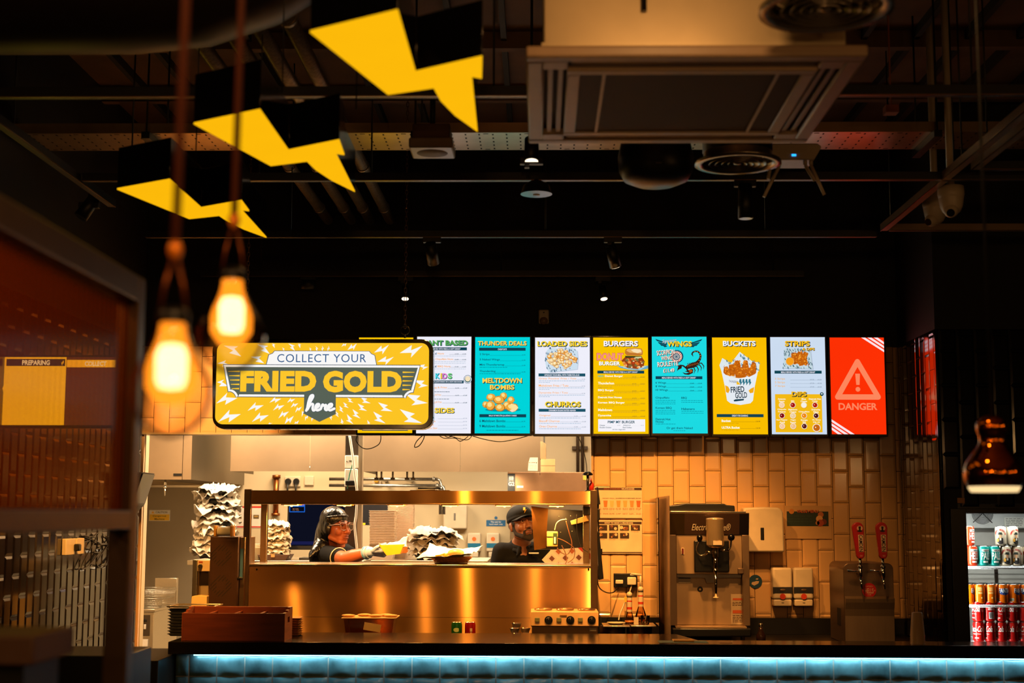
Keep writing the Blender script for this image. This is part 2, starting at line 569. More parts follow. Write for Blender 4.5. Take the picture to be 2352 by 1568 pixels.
# ------------------------------------------------------------------ the setting
YW = 9.3
XR = 2.34      # dark return wall
YR = 8.40      # black tiled wall on the fridge side
XL = -2.615    # tiled wall of the dining side
ZT = 2.77      # top of the tiling
CEIL = 4.2
TW, TH, GR = 0.103, 0.203, 0.003
TILE_CREAM = mat('cream_tile', (222, 178, 124), 0.13, 0, 0.05, 3, 0.015, 9)
TILE_BLACK = mat('black_tile', (15, 15, 18), 0.10, 0, 0.2, 3, 0.03, 6)
TILE_BROWN = mat('dark_tile', (26, 18, 14), 0.10, 0, 0.2, 3, 0.02, 6, spec=1.0, coat=1.0)
TILE_SMOKE = mat('smoke_tile', (26, 25, 28), 0.12, 0, 0.2, 3, 0.035, 5)
GROUT = mat('dark_grout', (46, 30, 20), 0.9)
GROUTB = mat('black_grout', (84, 62, 42), 0.85)
def tile_wall(mb, tile, grout, O, U, V, N, w, h, pu=0.0, pv=0.0, th=TH, tw=TW, bev=0.013, hgt=0.006, skip=()):
 """bevelled tiles in half-offset columns over a w x h field; N is the outward normal"""
 O, U, V, N = Vector(O), Vector(U), Vector(V), Vector(N)
 P3 = lambda u, v, d: O + U * u + V * v + N * d
 flip = U.cross(V).dot(N) < 0
 def quad(a):
  mb.face(a[::-1] if flip else a)
 mb.use(grout)
 if skip:
  for (a0, a1, b0, b1) in skip:
   pass
 else:
  quad([P3(0, 0, 0), P3(w, 0, 0), P3(w, h, 0), P3(0, h, 0)])
 mb.use(tile)
 k0 = math.floor(-pu / tw) - 1
 for k in range(k0, int(w / tw) + 3):
  ua, ub = pu + k * tw + GR / 2, pu + (k + 1) * tw - GR / 2
  ua, ub = max(ua, 0), min(ub, w)
  if ub - ua < 0.006:
   continue
  off = pv + (th / 2 if k % 2 else 0)
  j0 = math.floor(-off / th) - 1
  for j in range(j0, int(h / th) + 3):
   va, vb = max(off + j * th + GR / 2, 0), min(off + (j + 1) * th - GR / 2, h)
   if vb - va < 0.006:
    continue
   cu, cv = (ua + ub) / 2, (va + vb) / 2
   if any(a0 < cu < a1 and b0 < cv < b1 for a0, a1, b0, b1 in skip):
    continue
   be = min(bev, (ub - ua) * 0.4, (vb - va) * 0.4)
   e = 0.0012
   b4 = [P3(ua, va, e), P3(ub, va, e), P3(ub, vb, e), P3(ua, vb, e)]
   t4 = [P3(ua + be, va + be, hgt), P3(ub - be, va + be, hgt), P3(ub - be, vb - be, hgt), P3(ua + be, vb - be, hgt)]
   quad(t4)
   for i in range(4):
    i2 = (i + 1) % 4
    quad([b4[i], b4[i2], t4[i2], t4[i]])
FLOORM = mat('dark_floor', (44, 38, 34), 0.45, 0, 0.2, 2)
KFLOOR = mat('kitchen_floor_tile', (110, 96, 82), 0.5, 0, 0.1, 3)
struct(MB(FLOORM).box(-4.4, 4.8, -3, 13.1, -0.1, 0).build('floor'))
struct(MB(CEILM).box(-4.4, 4.8, -3, 9.46, CEIL, CEIL + 0.1).build('ceiling'))
struct(MB(DARKWALL).box(-4.4, 4.8, -3.1, -3, 0, CEIL).build('wall_rear'))
struct(MB(DARKWALL).box(4.7, 4.8, -3, 9.45, 0, CEIL).build('wall_right'))
# left wall, tiled in glossy black
m = MB(DARKWALL).box(XL - 0.13, XL - 0.004, -3, YW + 0.02, 0, CEIL)
tile_wall(m, TILE_SMOKE, GROUTB, (XL, 4.9, 0.0), (0, 1, 0), (0, 0, 1), (1, 0, 0), YW - 4.9, ZT, 0.02, 0.04)
struct(m.build('wall_left'))
# wall over the kitchen opening, and the cream tiled wall beside it
m = MB(DARKWALL).box(XL, XR + 0.05, YW, YW + 0.12, ZT, CEIL).box(XL, 0.347, YW + 0.008, YW + 0.12, 2.2, ZT)
tile_wall(m, TILE_CREAM, GROUT, (XL, YW + 0.008, 2.2), (1, 0, 0), (0, 0, 1), (0, -1, 0), 0.347 - XL, ZT - 2.2, 0.3455 - 28 * TW - XL, -0.004)
m.use(mat('tile_trim', (196, 170, 128), 0.3)).box(XL, 0.347, YW - 0.006, YW + 0.125, 2.188, 2.2)
struct(m.build('wall_back'))
m = MB(DARKWALL).box(0.347, XR + 0.05, YW + 0.008, YW + 0.12, 0, ZT)
tile_wall(m, TILE_CREAM, GROUT, (0.347, YW + 0.008, 1.02), (1, 0, 0), (0, 0, 1), (0, -1, 0), XR - 0.347, ZT - 1.02, 0.009, at(1385, 1044.7, YW).z - 1.02 - 6 * TH)
m.use(mat('tile_trim', (196, 170, 128), 0.3)).box(0.337, 0.347, YW - 0.002, YW + 0.125, 0.9, 2.2)
struct(m.build('wall_back_tiled'))
struct(MB(mat('tile_trim_lit', (225, 180, 140), 0.35)).box(XL - 0.004, XL + 0.014, YW + 0.02, YW + 0.05, 0, 2.19).build('trim_1'))  # cream trim; the kitchen's light is put into its peach colour
# return wall and fridge wall
m = MB(DARKWALL).box(XR + 0.004, XR + 0.1, YR, YW + 0.1, 0, CEIL)
tile_wall(m, TILE_BROWN, GROUTB, (XR, YR, 0), (0, 1, 0), (0, 0, 1), (-1, 0, 0), YW - YR, ZT, 0.03, 0.1, hgt=0.0028)
struct(m.build('wall_return'))
FX0, FX1, FZ1 = 2.385, 3.30, 1.745
m = MB(DARKWALL).box(XR + 0.1, FX0, YR + 0.004, YR + 0.12, 0, CEIL).box(FX0, FX1, YR + 0.004, YR + 0.12, FZ1, CEIL).box(FX1, 4.7, YR + 0.004, YR + 0.12, 0, CEIL)
m.box(XR, XR + 0.1, YR + 0.002, YR + 0.01, 0, CEIL)
tile_wall(m, TILE_BLACK, GROUTB, (XR, YR, 0), (1, 0, 0), (0, 0, 1), (0, -1, 0), 1.7, ZT, 0.02, 0.0, skip=((FX0 - XR, FX1 - XR, 0, FZ1 + 0.0),))
struct(m.build('wall_fridge_side'))
# kitchen shell
KX0, KX1, KY1, KZ = -3.72, 0.90, 12.9, 3.0
KWALL = mat('kitchen_wall_paint', (206, 186, 150), 0.55, 0, 0.03, 2)
struct(MB(KFLOOR).box(KX0, KX1, YW + 0.12, KY1, 0, 0.004).build('floor_kitchen'))
struct(MB(KWALL).box(KX0, KX1, YW + 0.12, KY1, KZ, KZ + 0.08).build('ceiling_kitchen'))
struct(MB(KWALL).box(KX0 - 0.1, KX0, YW + 0.12, KY1 + 0.1, 0, KZ).build('wall_kitchen_left'))
struct(MB(KWALL).box(KX1, KX1 + 0.1, YW + 0.12, KY1 + 0.1, 0, KZ).build('wall_kitchen_right'))
struct(MB(KWALL).box(KX0 - 0.1, XL, YW + 0.12, YW + 0.2, 0, KZ).build('wall_kitchen_front'))
m = MB(KWALL).box(KX0, KX1, KY1, KY1 + 0.1, 0, KZ)
# cladding seams of the back wall
for px in (505, 1250):
 x = at(px, 1120, KY1).x
 m.use(GREYP).box(x - 0.006, x + 0.006, KY1 - 0.004, KY1, 0.9, KZ)
struct(m.build('wall_kitchen_back'))
# ------------------------------------------------------------------ service counter
CY0 = 7.61
STONE = mat('black_stone', (20, 17, 16), 0.16, 0, 0.15, 40)
CX0 = -1.99
cnt = thing('service_counter', 'long black service counter with glazed blue tile front lit from under its top', 'counter', (0.4, 7.9, 0))
m = MB(STONE)
m.prism([(CX0 + 0.03, CY0), (4.6, CY0), (4.6, 7.86), (0.86, 7.86), (0.78, 8.255), (-1.84, 8.255), (CX0 + 0.03, 7.9)], 0.935, 1.0, 'xy', 0.003)
m.build('worktop', cnt)
m = MB(mat('counter_carcass', (30, 26, 24), 0.7)).box(CX0 + 0.1, 4.55, CY0 + 0.09, 7.84, 0.0, 0.935).box(CX0 + 0.1, 0.7, 7.84, 8.2, 0.0, 0.935)
m.build('carcass', cnt)
ZELL = mat('glazed_blue_tile', (104, 142, 150), 0.16, 0, 0.5, 7, 0.25, 11)
m = MB(mat('pale_grout', (176, 170, 160), 0.9)).box(CX0 + 0.06, 4.55, CY0 + 0.065, CY0 + 0.09, 0.0, 0.935)
tp = 0.1482
m.use(ZELL)
rr = random.Random(3)
x = at(434, 1530, CY0 + 0.06).x - tp
while x < 4.5:
 for r in range(4):
  z1 = 0.925 - r * 0.118 if r == 0 else 0.925 - 0.112 - (r - 1) * 0.148
  z0 = z1 - (0.112 if r == 0 else 0.148) + 0.004
  xa, xb = max(x + 0.0035, CX0 + 0.06), x + tp - 0.0035
  if xb - xa < 0.02:
   continue
  ph, am = rr.uniform(0, 6.28), rr.uniform(0.0006, 0.0018)
  def fn(u, v, xa=xa, xb=xb, z0=z0, z1=z1, ph=ph, am=am):
   e = min(u, 1 - u, v, 1 - v)
   d = 0.006 * min(1, e * 12) ** 0.5 + am * math.sin(ph + 7 * u + 4 * v) * min(1, e * 8)
   return (xa + (xb - xa) * u, CY0 + 0.063 - d, z0 + (z1 - z0) * v)
  m.grid(fn, 8, 7)
 x += tp
m.build('tile_front', cnt)
m = MB(glow('led_strip', (150, 225, 255), 4.0)).box(-1.83, 4.5, CY0 + 0.030, CY0 + 0.038, 0.926, 0.932)
m.use(GALV).box(-1.83, 4.5, CY0 + 0.026, CY0 + 0.042, 0.932, 0.935)
m.build('light_strip', cnt)
lamp('counter_light_strip', 'AREA', (1.33, CY0 + 0.040, 0.925), 4.6, (0.46, 0.86, 1.0), 6.3, (1.33, CY0 + 0.07, 0.8), size_y=0.012)
# lower black counter and plinth at the end of the service counter, under the tiled wall
m = MB(BLACKM).box(XL + 0.01, CX0 + 0.05, 7.35, 8.0, 0, 0.93, 0.004)
m.use(BLACKP).box(-2.32, -2.31, 7.345, 7.352, 0.05, 0.9)
tag(m.build('side_cabinet'), 'low matt black cabinet at the end of the tiled counter', 'cabinet')
# back counter
BZ = 0.918
bc = thing('back_counter', 'black back counter running under the pass and the shake machine', 'counter', (0.2, 8.9, 0))
m = MB(mat('back_counter_top', (30, 24, 20), 0.3)).box(-2.02, XR - 0.012, 8.42, YW - 0.008, BZ - 0.04, BZ, 0.003)
m.build('worktop', bc)
MB(BLACKM).box(-2.0, XR - 0.012, 8.47, YW - 0.05, 0, BZ - 0.04).build('carcass', bc)
struct(MB(mat('upstand', (14, 12, 12), 0.4)).box(0.40, XR - 0.012, YW - 0.03, YW - 0.008, BZ + 0.001, 1.02).build('baseboard_back'))
# ------------------------------------------------------------------ menu screens
SY = 9.10
TEAL = (16, 66, 84)
CYAN = (0, 212, 218)
YEL = (250, 196, 0)
WHT = (238, 238, 250)
ORG = (255, 176, 96)
GOLD = (255, 210, 62)
TXT = (14, 74, 96)
def screen(name, label, px, bg, zoomf, lo=None):
 """px: lit rectangle in photo pixels; zoomf: the same rectangle in the zoomed view used for its graphics"""
 X0, X1, Z0, Z1 = rect(*px, SY)
 r = thing('menu_screen', label, 'screen', ((X0 + X1) / 2, SY, Z0 - 0.02), 'portrait menu screens over the counter')
 b = 0.0105
 m = MB(BLACKP)
 m.box(X0 - b, X1 + b, SY + 0.002, SY + 0.05, Z0 - b - 0.004, Z1 + b, 0.003)
 m.box(X0 + 0.06, X1 - 0.06, SY + 0.05, SY + 0.08, Z0 + 0.1, Z1 - 0.1)
 m.build('housing', r)
 m = MB(BLACKM)
 m.box(X0 + 0.12, X1 - 0.12, SY + 0.08, YW + 0.002, (Z0 + Z1) / 2 - 0.05, (Z0 + Z1) / 2 + 0.05)
 m.build('wall_bracket', r)
 m = MB(G(*bg))
 m.face([(X0, SY, Z0), (X1, SY, Z0), (X1, SY, Z1), (X0, SY, Z1)])
 m.build('display', r)
 return Panel(zoomf, (X0, X1, Z0, Z1), SY, r)
def nugget(p, part, cx, cy, rx, ry, seed, base=(238, 170, 62), hi=(255, 222, 140), lo=(170, 96, 22), layer=2):
 rr = random.Random(seed)
 n = 16
 def blob(k, dx, dy, col, l, j=0.08):
  pts = [(cx + dx + rx * k * (1 + rr.uniform(-j, j)) * math.cos(2 * PI * i / n), cy + dy + ry * k * (1 + rr.uniform(-j, j)) * math.sin(2 * PI * i / n)) for i in range(n)]
  p.poly(part, pts[::-1], col, l)
 blob(1.0, 0, 0, lo, layer)
 blob(0.92, -rx * 0.04, -ry * 0.06, base, layer + 0.4)
 blob(0.5, -rx * 0.16, -ry * 0.22, hi, layer + 0.8, 0.15)
def drumstick(p, part, pts, w, seed, layer=2):
 """crumbed strip along a path"""
 rr = random.Random(seed)
 n = len(pts)
 L, Rr = [], []
 for i, (x, y) in enumerate(pts):
  a, b = pts[max(i - 1, 0)], pts[min(i + 1, n - 1)]
  dx, dy = b[0] - a[0], b[1] - a[1]
  l = math.hypot(dx, dy)
  ww = w[i] * (1 + rr.uniform(-0.12, 0.12))
  L.append((x - dy / l * ww, y + dx / l * ww))
  Rr.append((x + dy / l * ww, y - dx / l * ww))
 p.poly(part, L + Rr[::-1], (196, 98, 14), layer)
 for i in range(n * 9):
  t = rr.uniform(0, n - 1.01)
  k = int(t)
  x = pts[k][0] + (pts[k + 1][0] - pts[k][0]) * (t - k) + rr.uniform(-0.8, 0.8) * w[k]
  y = pts[k][1] + (pts[k + 1][1] - pts[k][1]) * (t - k) + rr.uniform(-0.5, 0.5) * w[k]
  s = rr.uniform(5, 13)
  c = rr.choice([(236, 140, 30), (250, 168, 50), (168, 78, 8), (222, 118, 18)])
  p.poly(part, [(x + s * math.cos(q), y + s * math.sin(q)) for q in (0, 1.2, 2.4, 3.5, 4.9)][::-1], c, layer + 0.3 + 0.02 * (i % 10))
def bolt2(cx, cy, s, ang, flip=1):
 """small lightning flash outline"""
 base = [(-1.0, 0.0), (0.1, -0.55), (-0.02, -0.12), (1.0, -0.4), (-0.1, 0.5), (0.02, 0.1)]
 ca, sa = math.cos(ang), math.sin(ang)
 return [(cx + s * (x * ca - flip * y * sa), cy + s * (x * sa + flip * y * ca)) for x, y in base]
def checks(p, part, poly_in, x0, y0, x1, y1, col, n, seed, size=20, layer=1.6):
 rr = random.Random(seed)
 k = 0
 while k < n:
  x, y = rr.uniform(x0, x1), rr.uniform(y0, y1)
  k += 1
  if not inside(poly_in, x, y):
   continue
  p.poly(part, bolt2(x, y, size * rr.uniform(0.6, 1.1), rr.uniform(0.9, 1.4)), col, layer)
def inside(poly, x, y):
 c = False
 j = len(poly) - 1
 for i in range(len(poly)):
  xi, yi = poly[i]
  xj, yj = poly[j]
  if (yi > y) != (yj > y) and x < (xj - xi) * (y - yi) / (yj - yi) + xi:
   c = not c
  j = i
 return c
# --- half-hidden screen behind the hanging sign
p = screen('a', 'yellow menu screen mostly hidden behind the hanging sign', (823, 775, 948, 994), YEL, (0, 0, 100, 177))
p.rect('banner', 8, 168, 92, 173, (60, 84, 84))
p.bars('banner', 30, 70, [170.5], WHT, 1.2, 1)
p.done()
# --- plant based
p = screen('b', 'white menu screen headed PLANT BASED, partly behind the hanging sign', (957, 773, 1082, 995), WHT, (110, 58, 935, 1502))
p.title('heading', 'PLANT BASED', 150, 112, 880, 190, (88, 168, 82), TEAL, 9)
p.rect('banner', 165, 218, 868, 263, TEAL)
p.text('banner', 'MEALS SERVED WITH FRIES & A SOFT DRINK*', 270, 228, 770, 254, WHT, 2, 0.02)
for y, a, b in ((318, 'd', 'Nugs'), (402, '', 'Chipuffalo Nugs'), (510, 'd', 'BBQ Nugs')):
 if a:
  p.text('item_list', a, 383, y - 22, 407, y + 10, TXT, 2, 0.02)
 p.text('item_list', b, 390 if not a else 424, y - 20, 520 if b == 'Nugs' else (660 if a == '' else 620), y + 14, ORG, 2, 0.02)
 p.leader('price_list', 600 if b != 'Chipuffalo Nugs' else 670, 860, y, TXT, [(685, '£9.49'), (798, '£14.49')])
p.bars('item_list', 380, 850, (350, 435, 458, 542), (150, 176, 196), 5, 4)
for k, (s, c) in enumerate(zip('KIDS', ((70, 214, 232), (255, 214, 70), (232, 130, 214), (110, 206, 120)))):
 x = (392, 470, 500, 582)[k]
 p.title('kids_heading', s, x, 606, x + (70, 22, 72, 64)[k], 690, c, TEAL, 7)
p.disc('badge', 884, 697, 64, TEAL, 2)
p.disc('badge', 884, 697, 58, WHT, 2.5)
p.disc('badge', 884, 697, 48, (44, 96, 104), 3)
p.disc('badge', 884, 690, 40, (246, 226, 190), 3.5)
p.rect('banner', 165, 715, 822, 758, TEAL)
p.text('banner', 'A JUICE DRINK OR A KID\'S SIZE SHAKE', 376, 725, 800, 750, WHT, 2, 0.02)
for y, s, x0, x1 in ((828, 'Nug & Fries', 330, 570), (937, 'Strip & Fries', 330, 482), (1045, 'Wing & Fries', 330, 492)):
 p.text('item_list', s, x0, y - 22, x1, y + 12, ORG, 2, 0.015)
 p.leader('price_list', x1 + 10, 870, y, TXT, [(694, '£6.49'), (818, '£7.48')])
p.bars('item_list', 372, 610, (884, 992), TXT, 7, 6)
p.title('sides_heading', 'SIDES', 386, 1122, 684, 1200, (255, 214, 60), TEAL, 9)
for y, x1, s in ((1280, 330, ''), (1328, 400, 'Fries'), (1380, 375, 'Tots'), (1430, 430, 'Tots Slaw')):
 if s:
  p.text('item_list', s, 280, y - 22, x1, y + 8, ORG, 2, 0.01)
 p.leader('price_list', 440, 815, y, (120, 140, 165), [(818, '£3.75')])
p.done()
# --- thunder deals
p = screen('c', 'turquoise menu screen headed THUNDER DEALS with a heap of round nuggets', (1091, 774, 1217, 995), CYAN, (988, 58, 1812, 1502))
p.title('heading', 'THUNDER DEALS', 1028, 118, 1762, 186, (255, 210, 80), TEAL, 8)
p.rect('banner', 1047, 218, 1747, 263, TEAL)
p.text('banner', 'CHEAP EATS', 1328, 229, 1464, 254, WHT, 2, 0.02)
for y, s, x1 in ((320, '2 Strips', 1203), (400, '3 Naked Wings', 1358), (478, 'Mini Thunderwrap', 1428), (576, 'Thunderdog', 1295)):
 p.text('item_list', s, 1056, y - 19, x1, y + 19, TXT, 2, 0.012)
 p.leader('price_list', x1 + 6, 1685, y + 8, TXT, [(1690, '£3.99')], (54, 16))
p.bars('item_list', 1056, 1475, (513,), (0, 140, 150), 8, 2)
p.bars('item_list', 1056, 1670, (610,), (0, 140, 150), 8, 3)
p.title('bombs_heading', 'MELTDOWN', 1100, 674, 1692, 750, (255, 210, 80), TEAL, 10)
p.title('bombs_heading', 'BOMBS', 1212, 776, 1580, 850, (255, 210, 80), TEAL, 10)
p.disc('dish_picture', 1410, 1150, 270, (0, 150, 165), 1, 28)
for i, (cx, cy, rx, ry) in enumerate(((1150, 1072, 50, 50), (1420, 945, 54, 56), (1530, 1005, 54, 54), (1230, 965, 72, 56), (1470, 1085, 60, 60), (1222, 1090, 72, 72), (1352, 1005, 86, 62), (1366, 1120, 74, 58))):
 nugget(p, 'dish_picture', cx, cy, rx, ry, 20 + i, layer=2 + i * 1.5)
nugget(p, 'dish_picture', 1548, 1118, 94, 66, 31, layer=15)
p.poly('dish_picture', [(1530, 1060), (1600, 1075), (1640, 1120), (1600, 1165), (1545, 1185), (1508, 1160), (1560, 1130), (1515, 1095)], (252, 226, 156), 17)
p.poly('dish_picture', [(1510, 1160), (1560, 1150), (1590, 1172), (1545, 1186)], (255, 220, 196), 18)
p.rect('banner', 1058, 1216, 1757, 1262, TEAL)
p.text('banner', 'BALLS OF MOLTEN JALAPENO CHEESE', 1200, 1227, 1614, 1254, WHT, 2, 0.02)
for y, s in ((1316, '6 Meltdown Bombs'), (1394, '9 Meltdown Bombs')):
 p.text('item_list', s, 1058, y - 19, 1446, y + 19, TXT, 2, 0.012)
 p.leader('price_list', 1452, 1688, y + 8, TXT, [(1690, '£5.75')], (54, 16))
p.bars('item_list', 1164, 1640, (1456,), (0, 120, 140), 8, 5)
p.done()
# --- loaded sides
p = screen('d', 'white menu screen headed LOADED SIDES with a tray of loaded potato tots', (1229, 775, 1355, 996), WHT, (58, 63, 881, 1510))
p.title('heading', 'LOADED SIDES', 92, 116, 842, 196, (255, 214, 40), (16, 60, 76), 11)
tray = [(205, 400), (225, 280), (270, 215), (420, 230), (600, 205), (690, 260), (705, 400), (690, 540), (520, 560), (270, 590), (225, 520)]
p.poly('dish_picture', [(x + 12, y + 10) for x, y in tray], (196, 208, 226), 0.8)
p.poly('dish_picture', tray, (206, 224, 238), 1)
checks(p, 'dish_picture', tray, 205, 205, 705, 590, (40, 84, 116), 90, 5, 26)
rr = random.Random(11)
k = 0
for i in range(64):
 q = rr.uniform(0, 2 * PI)
 d = math.sqrt(rr.random())
 nugget(p, 'dish_picture', 465 + 205 * d * math.cos(q), 388 + 140 * d * math.sin(q), rr.uniform(26, 40), rr.uniform(20, 32), i, rr.choice([(240, 160, 60), (236, 190, 120), (246, 214, 160)]), (255, 236, 190), (168, 86, 30), 2 + i * 0.25)
for i in range(46):
 q = rr.uniform(0, 2 * PI)
 d = math.sqrt(rr.random())
 p.poly('dish_picture', bolt2(465 + 180 * d * math.cos(q), 380 + 120 * d * math.sin(q), 9, q), rr.choice([(84, 110, 40), (120, 130, 60), (255, 246, 220)]), 19.5)
p.rect('banner', 110, 605, 812, 650, (30, 84, 104))
p.text('banner', 'UPGRADE YOUR MEAL WITH THEM FOR £3.50', 198, 616, 722, 642, WHT, 2, 0.02)
for y, s, x1 in ((686, 'Gravy \'Poutine\' Fries / Tots', 676), (790, 'Meltdown Fries / Tots', 558), (900, 'Dynamite Fries / Tots', 548)):
 p.text('item_list', s, 114, y - 20, x1, y + 16, ORG, 2, 0.012)
 p.leader('price_list', x1 + 10, 752, y + 6, (140, 150, 170), [(756, '£5.95')], (54, 16))
 p.bars('item_list', 114, 800, (y + 32,), (150, 180, 204), 7, int(y))
 p.bars('item_list', 114, 280, (y + 55,), (150, 180, 204), 7, int(y) + 1)
p.title('churros_heading', 'CHURROS', 206, 1026, 740, 1108, (255, 214, 40), (16, 60, 76), 11)
p.rect('banner', 112, 1136, 814, 1180, (30, 84, 104))
p.text('banner', 'CINNAMON SUGAR DUSTED HEAVEN', 262, 1147, 666, 1172, WHT, 2, 0.02)
for y, s, x1 in ((1240, 'Original', 284), (1320, 'Biscoff Churros', 424), (1400, 'Oreo Churros', 386)):
 p.text('item_list', s, 120, y - 18, x1, y + 16, ORG, 2, 0.012)
 p.leader('price_list', x1 + 10, 810, y + 6, (140, 150, 170), [(642, '£6.49'), (764, '£11.48')], (54, 16))
 p.bars('item_list', 120, 740, (y + 34,), (150, 180, 204), 7, int(y))
p.done()
# --- burgers
p = screen('e', 'yellow menu screen headed BURGERS with a large filled bun', (1363, 775, 1489, 996), YEL, (936, 63, 1757, 1508))
p.title('heading', 'BURGERS', 1092, 112, 1606, 196, (250, 246, 255), (18, 40, 54), 9)
p.text('donut_heading', 'DONUT', 984, 292, 1390, 412, (226, 78, 70), 2, 0.05)
p.text('donut_heading', 'DONUT', 992, 300, 1382, 404, (255, 196, 180), 2.5, 0.03)
p.text('donut_heading', 'DONUT', 997, 305, 1377, 399, (240, 110, 100), 3, 0.0)
p.title('donut_heading', 'BURGER', 1022, 424, 1338, 484, (255, 255, 255), (150, 130, 40), 6)
p.poly('dish_picture', [(1290, 488), (1420, 500), (1757, 486), (1757, 530), (1620, 560), (1450, 545), (1340, 520)], (110, 170, 190), 1)
p.poly('dish_picture', [(1310, 490), (1430, 500), (1740, 490), (1640, 548), (1450, 535)], (170, 208, 216), 1.4)
p.poly('dish_picture', [(1360, 410), (1420, 350), (1660, 350), (1706, 420), (1690, 500), (1600, 540), (1440, 520), (1390, 470)], (150, 64, 22), 2)
rr = random.Random(5)
for i in range(46):
 x, y = rr.uniform(1385, 1690), rr.uniform(365, 520)
 s = rr.uniform(12, 30)
 p.poly('dish_picture', [(x + s * math.cos(q), y + 0.7 * s * math.sin(q)) for q in (0, 1.3, 2.2, 3.6, 5)][::-1], rr.choice([(220, 110, 36), (236, 156, 70), (250, 214, 160), (150, 60, 20), (200, 60, 22), (120, 110, 60)]), 2.5 + 0.05 * i)
p.poly('dish_picture', [(1410, 340), (1665, 345), (1660, 366), (1420, 368)], (50, 56, 30), 5)
p.poly('dish_picture', [(1560, 355), (1660, 352), (1655, 372), (1590, 380)], (206, 210, 150), 5.3)
p.poly('dish_picture', [(1410, 300), (1416, 250), (1440, 228), (1560, 220), (1660, 230), (1680, 270), (1676, 320), (1640, 340), (1440, 334)], (196, 120, 46), 6)
p.poly('dish_picture', [(1430, 262), (1450, 236), (1560, 228), (1650, 238), (1668, 270), (1660, 306), (1560, 296), (1480, 290)], (234, 178, 100), 6.5)
p.poly('dish_picture', [(1500, 252), (1560, 236), (1640, 246), (1660, 276), (1600, 300), (1540, 284)], (250, 226, 180), 7)
p.rect('banner', 996, 562, 1698, 606, TEAL)
p.text('banner', 'MEALS SERVED WITH FRIES & A SOFT DRINK*', 1090, 572, 1600, 596, WHT, 2, 0.02)
for y, s, x0, x1 in ((648, 'Donut Burger', 1108, 1380), (752, 'Thunderbun', 1004, 1246), (860, 'BBQ Burger', 1004, 1244), (968, 'Detroit Hot Honey', 1004, 1364), (1046, 'Korean BBQ Burger', 1004, 1404), (1152, 'Meltdown', 1004, 1214), (1238, 'Dynamite', 1004, 1198)):
 p.text('item_list', s, x0, y - 20, x1, y + 18, (255, 250, 236), 2, 0.03)
 p.leader('price_list', x1 + 10, 1700, y + 8, (120, 96, 40), [(1516, '£10.25'), (1642, '£15.25')], (62, 17))
 p.bars('item_list', 1004, 1620, (y + 34,), (206, 160, 40), 7, int(y))
p.text('item_list', 'NEW', 1004, 630, 1090, 662, (40, 190, 160), 2, 0.02)
p.text('item_list', 'Veggie Version +£2', 1004, 804, 1210, 824, (130, 104, 60), 2)
p.text('item_list', 'Vegan Version +£1.50', 1004, 912, 1240, 932, (130, 104, 60), 2)
p.bars('item_list', 1004, 1250, (706, 1104), (206, 160, 40), 7, 8)
p.rect('upgrade_box', 1004, 1290, 1706, 1474, (246, 244, 250), 1.5)
p.text('upgrade_box', 'PIMP MY BURGER', 1148, 1312, 1554, 1352, TXT, 2.5, 0.02)
for s, x0, x1, y in (('Cheese', 1026, 1106, 1382), ('Double Chicken', 1026, 1200, 1414), ('Jalapenos', 1378, 1490, 1382), ('Red Chillies', 1372, 1504, 1414), ('All the Upgrades', 1216, 1410, 1446)):
 p.text('upgrade_box', s, x0, y - 11, x1, y + 10, (50, 86, 104), 2.5, 0.01)
p.leader('upgrade_box', 1120, 1280, 1384, (150, 150, 160), [(1290, '£0.75')], (44, 12))
p.leader('upgrade_box', 1500, 1630, 1384, (150, 150, 160), [(1640, '£0.75')], (44, 12))
p.done()
# --- wings
p = screen('f', 'turquoise menu screen headed WINGS with a dark scorpion', (1498, 773, 1624, 995), (28, 218, 226), (53, 52, 875, 1502))
for sgn in (-1, 1):
 cx = 460
 for k, (x0, y0, x1, y1, t) in enumerate(((180, 150, 355, 95, 22), (180, 168, 320, 140, 20), (190, 186, 290, 172, 18), (180, 196, 240, 200, 12))):
  p.poly('winged_heading', [(cx + sgn * x0, y0 - 6), (cx + sgn * x1, y0 - (y0 - y1) * 1.0 - 10), (cx + sgn * (x1 - 24), y1 + t), (cx + sgn * x0, y0 + t * 0.6)], TEAL, 1)
p.title('winged_heading', 'WINGS', 280, 118, 654, 202, (255, 214, 40), (18, 44, 56), 9)
p.text('winged_heading', 'Signature', 204, 86, 424, 152, (18, 44, 56), 5, 0.035, 0.35, rot=0.12)
p.text('winged_heading', 'Signature', 206, 88, 422, 150, (226, 236, 246), 6, 0.0, 0.35, rot=0.12)
p.disc('roulette_wheel', 430, 350, 96, (16, 74, 100), 1.2)
p.disc('roulette_wheel', 424, 352, 82, (244, 226, 208), 1.6)
for k in range(16):
 q = k * PI / 8
 p.poly('roulette_wheel', [(424 + 80 * math.cos(q), 352 - 80 * math.sin(q)), (424 + 80 * math.cos(q + 0.2), 352 - 80 * math.sin(q + 0.2)), (424 + 54 * math.cos(q + 0.2), 352 - 54 * math.sin(q + 0.2)), (424 + 54 * math.cos(q), 352 - 54 * math.sin(q))], (204, 86, 70), 1.9)
p.disc('roulette_wheel', 420, 354, 54, (16, 74, 100), 2.2)
for k in range(12):
 q = k * PI / 6
 p.poly('roulette_wheel', [(420 + 8 * math.cos(q), 354 - 8 * math.sin(q)), (420 + 44 * math.cos(q - 0.13), 354 - 44 * math.sin(q - 0.13)), (420 + 44 * math.cos(q + 0.13), 354 - 44 * math.sin(q + 0.13))], (236, 230, 220), 2.5)
for s, x0, y0, x1, y1, r in (('SCORPION', 124, 250, 394, 326, 0.1), ('WING', 186, 338, 358, 406, 0.07), ('ROULETTE', 134, 424, 444, 498, 0.08), ('£11.49', 218, 532, 386, 590, 0.06)):
 p.title('roulette_heading', s, x0, y0, x1, y1, (255, 232, 216), (70, 40, 40), 7, r, 0.02, 5)
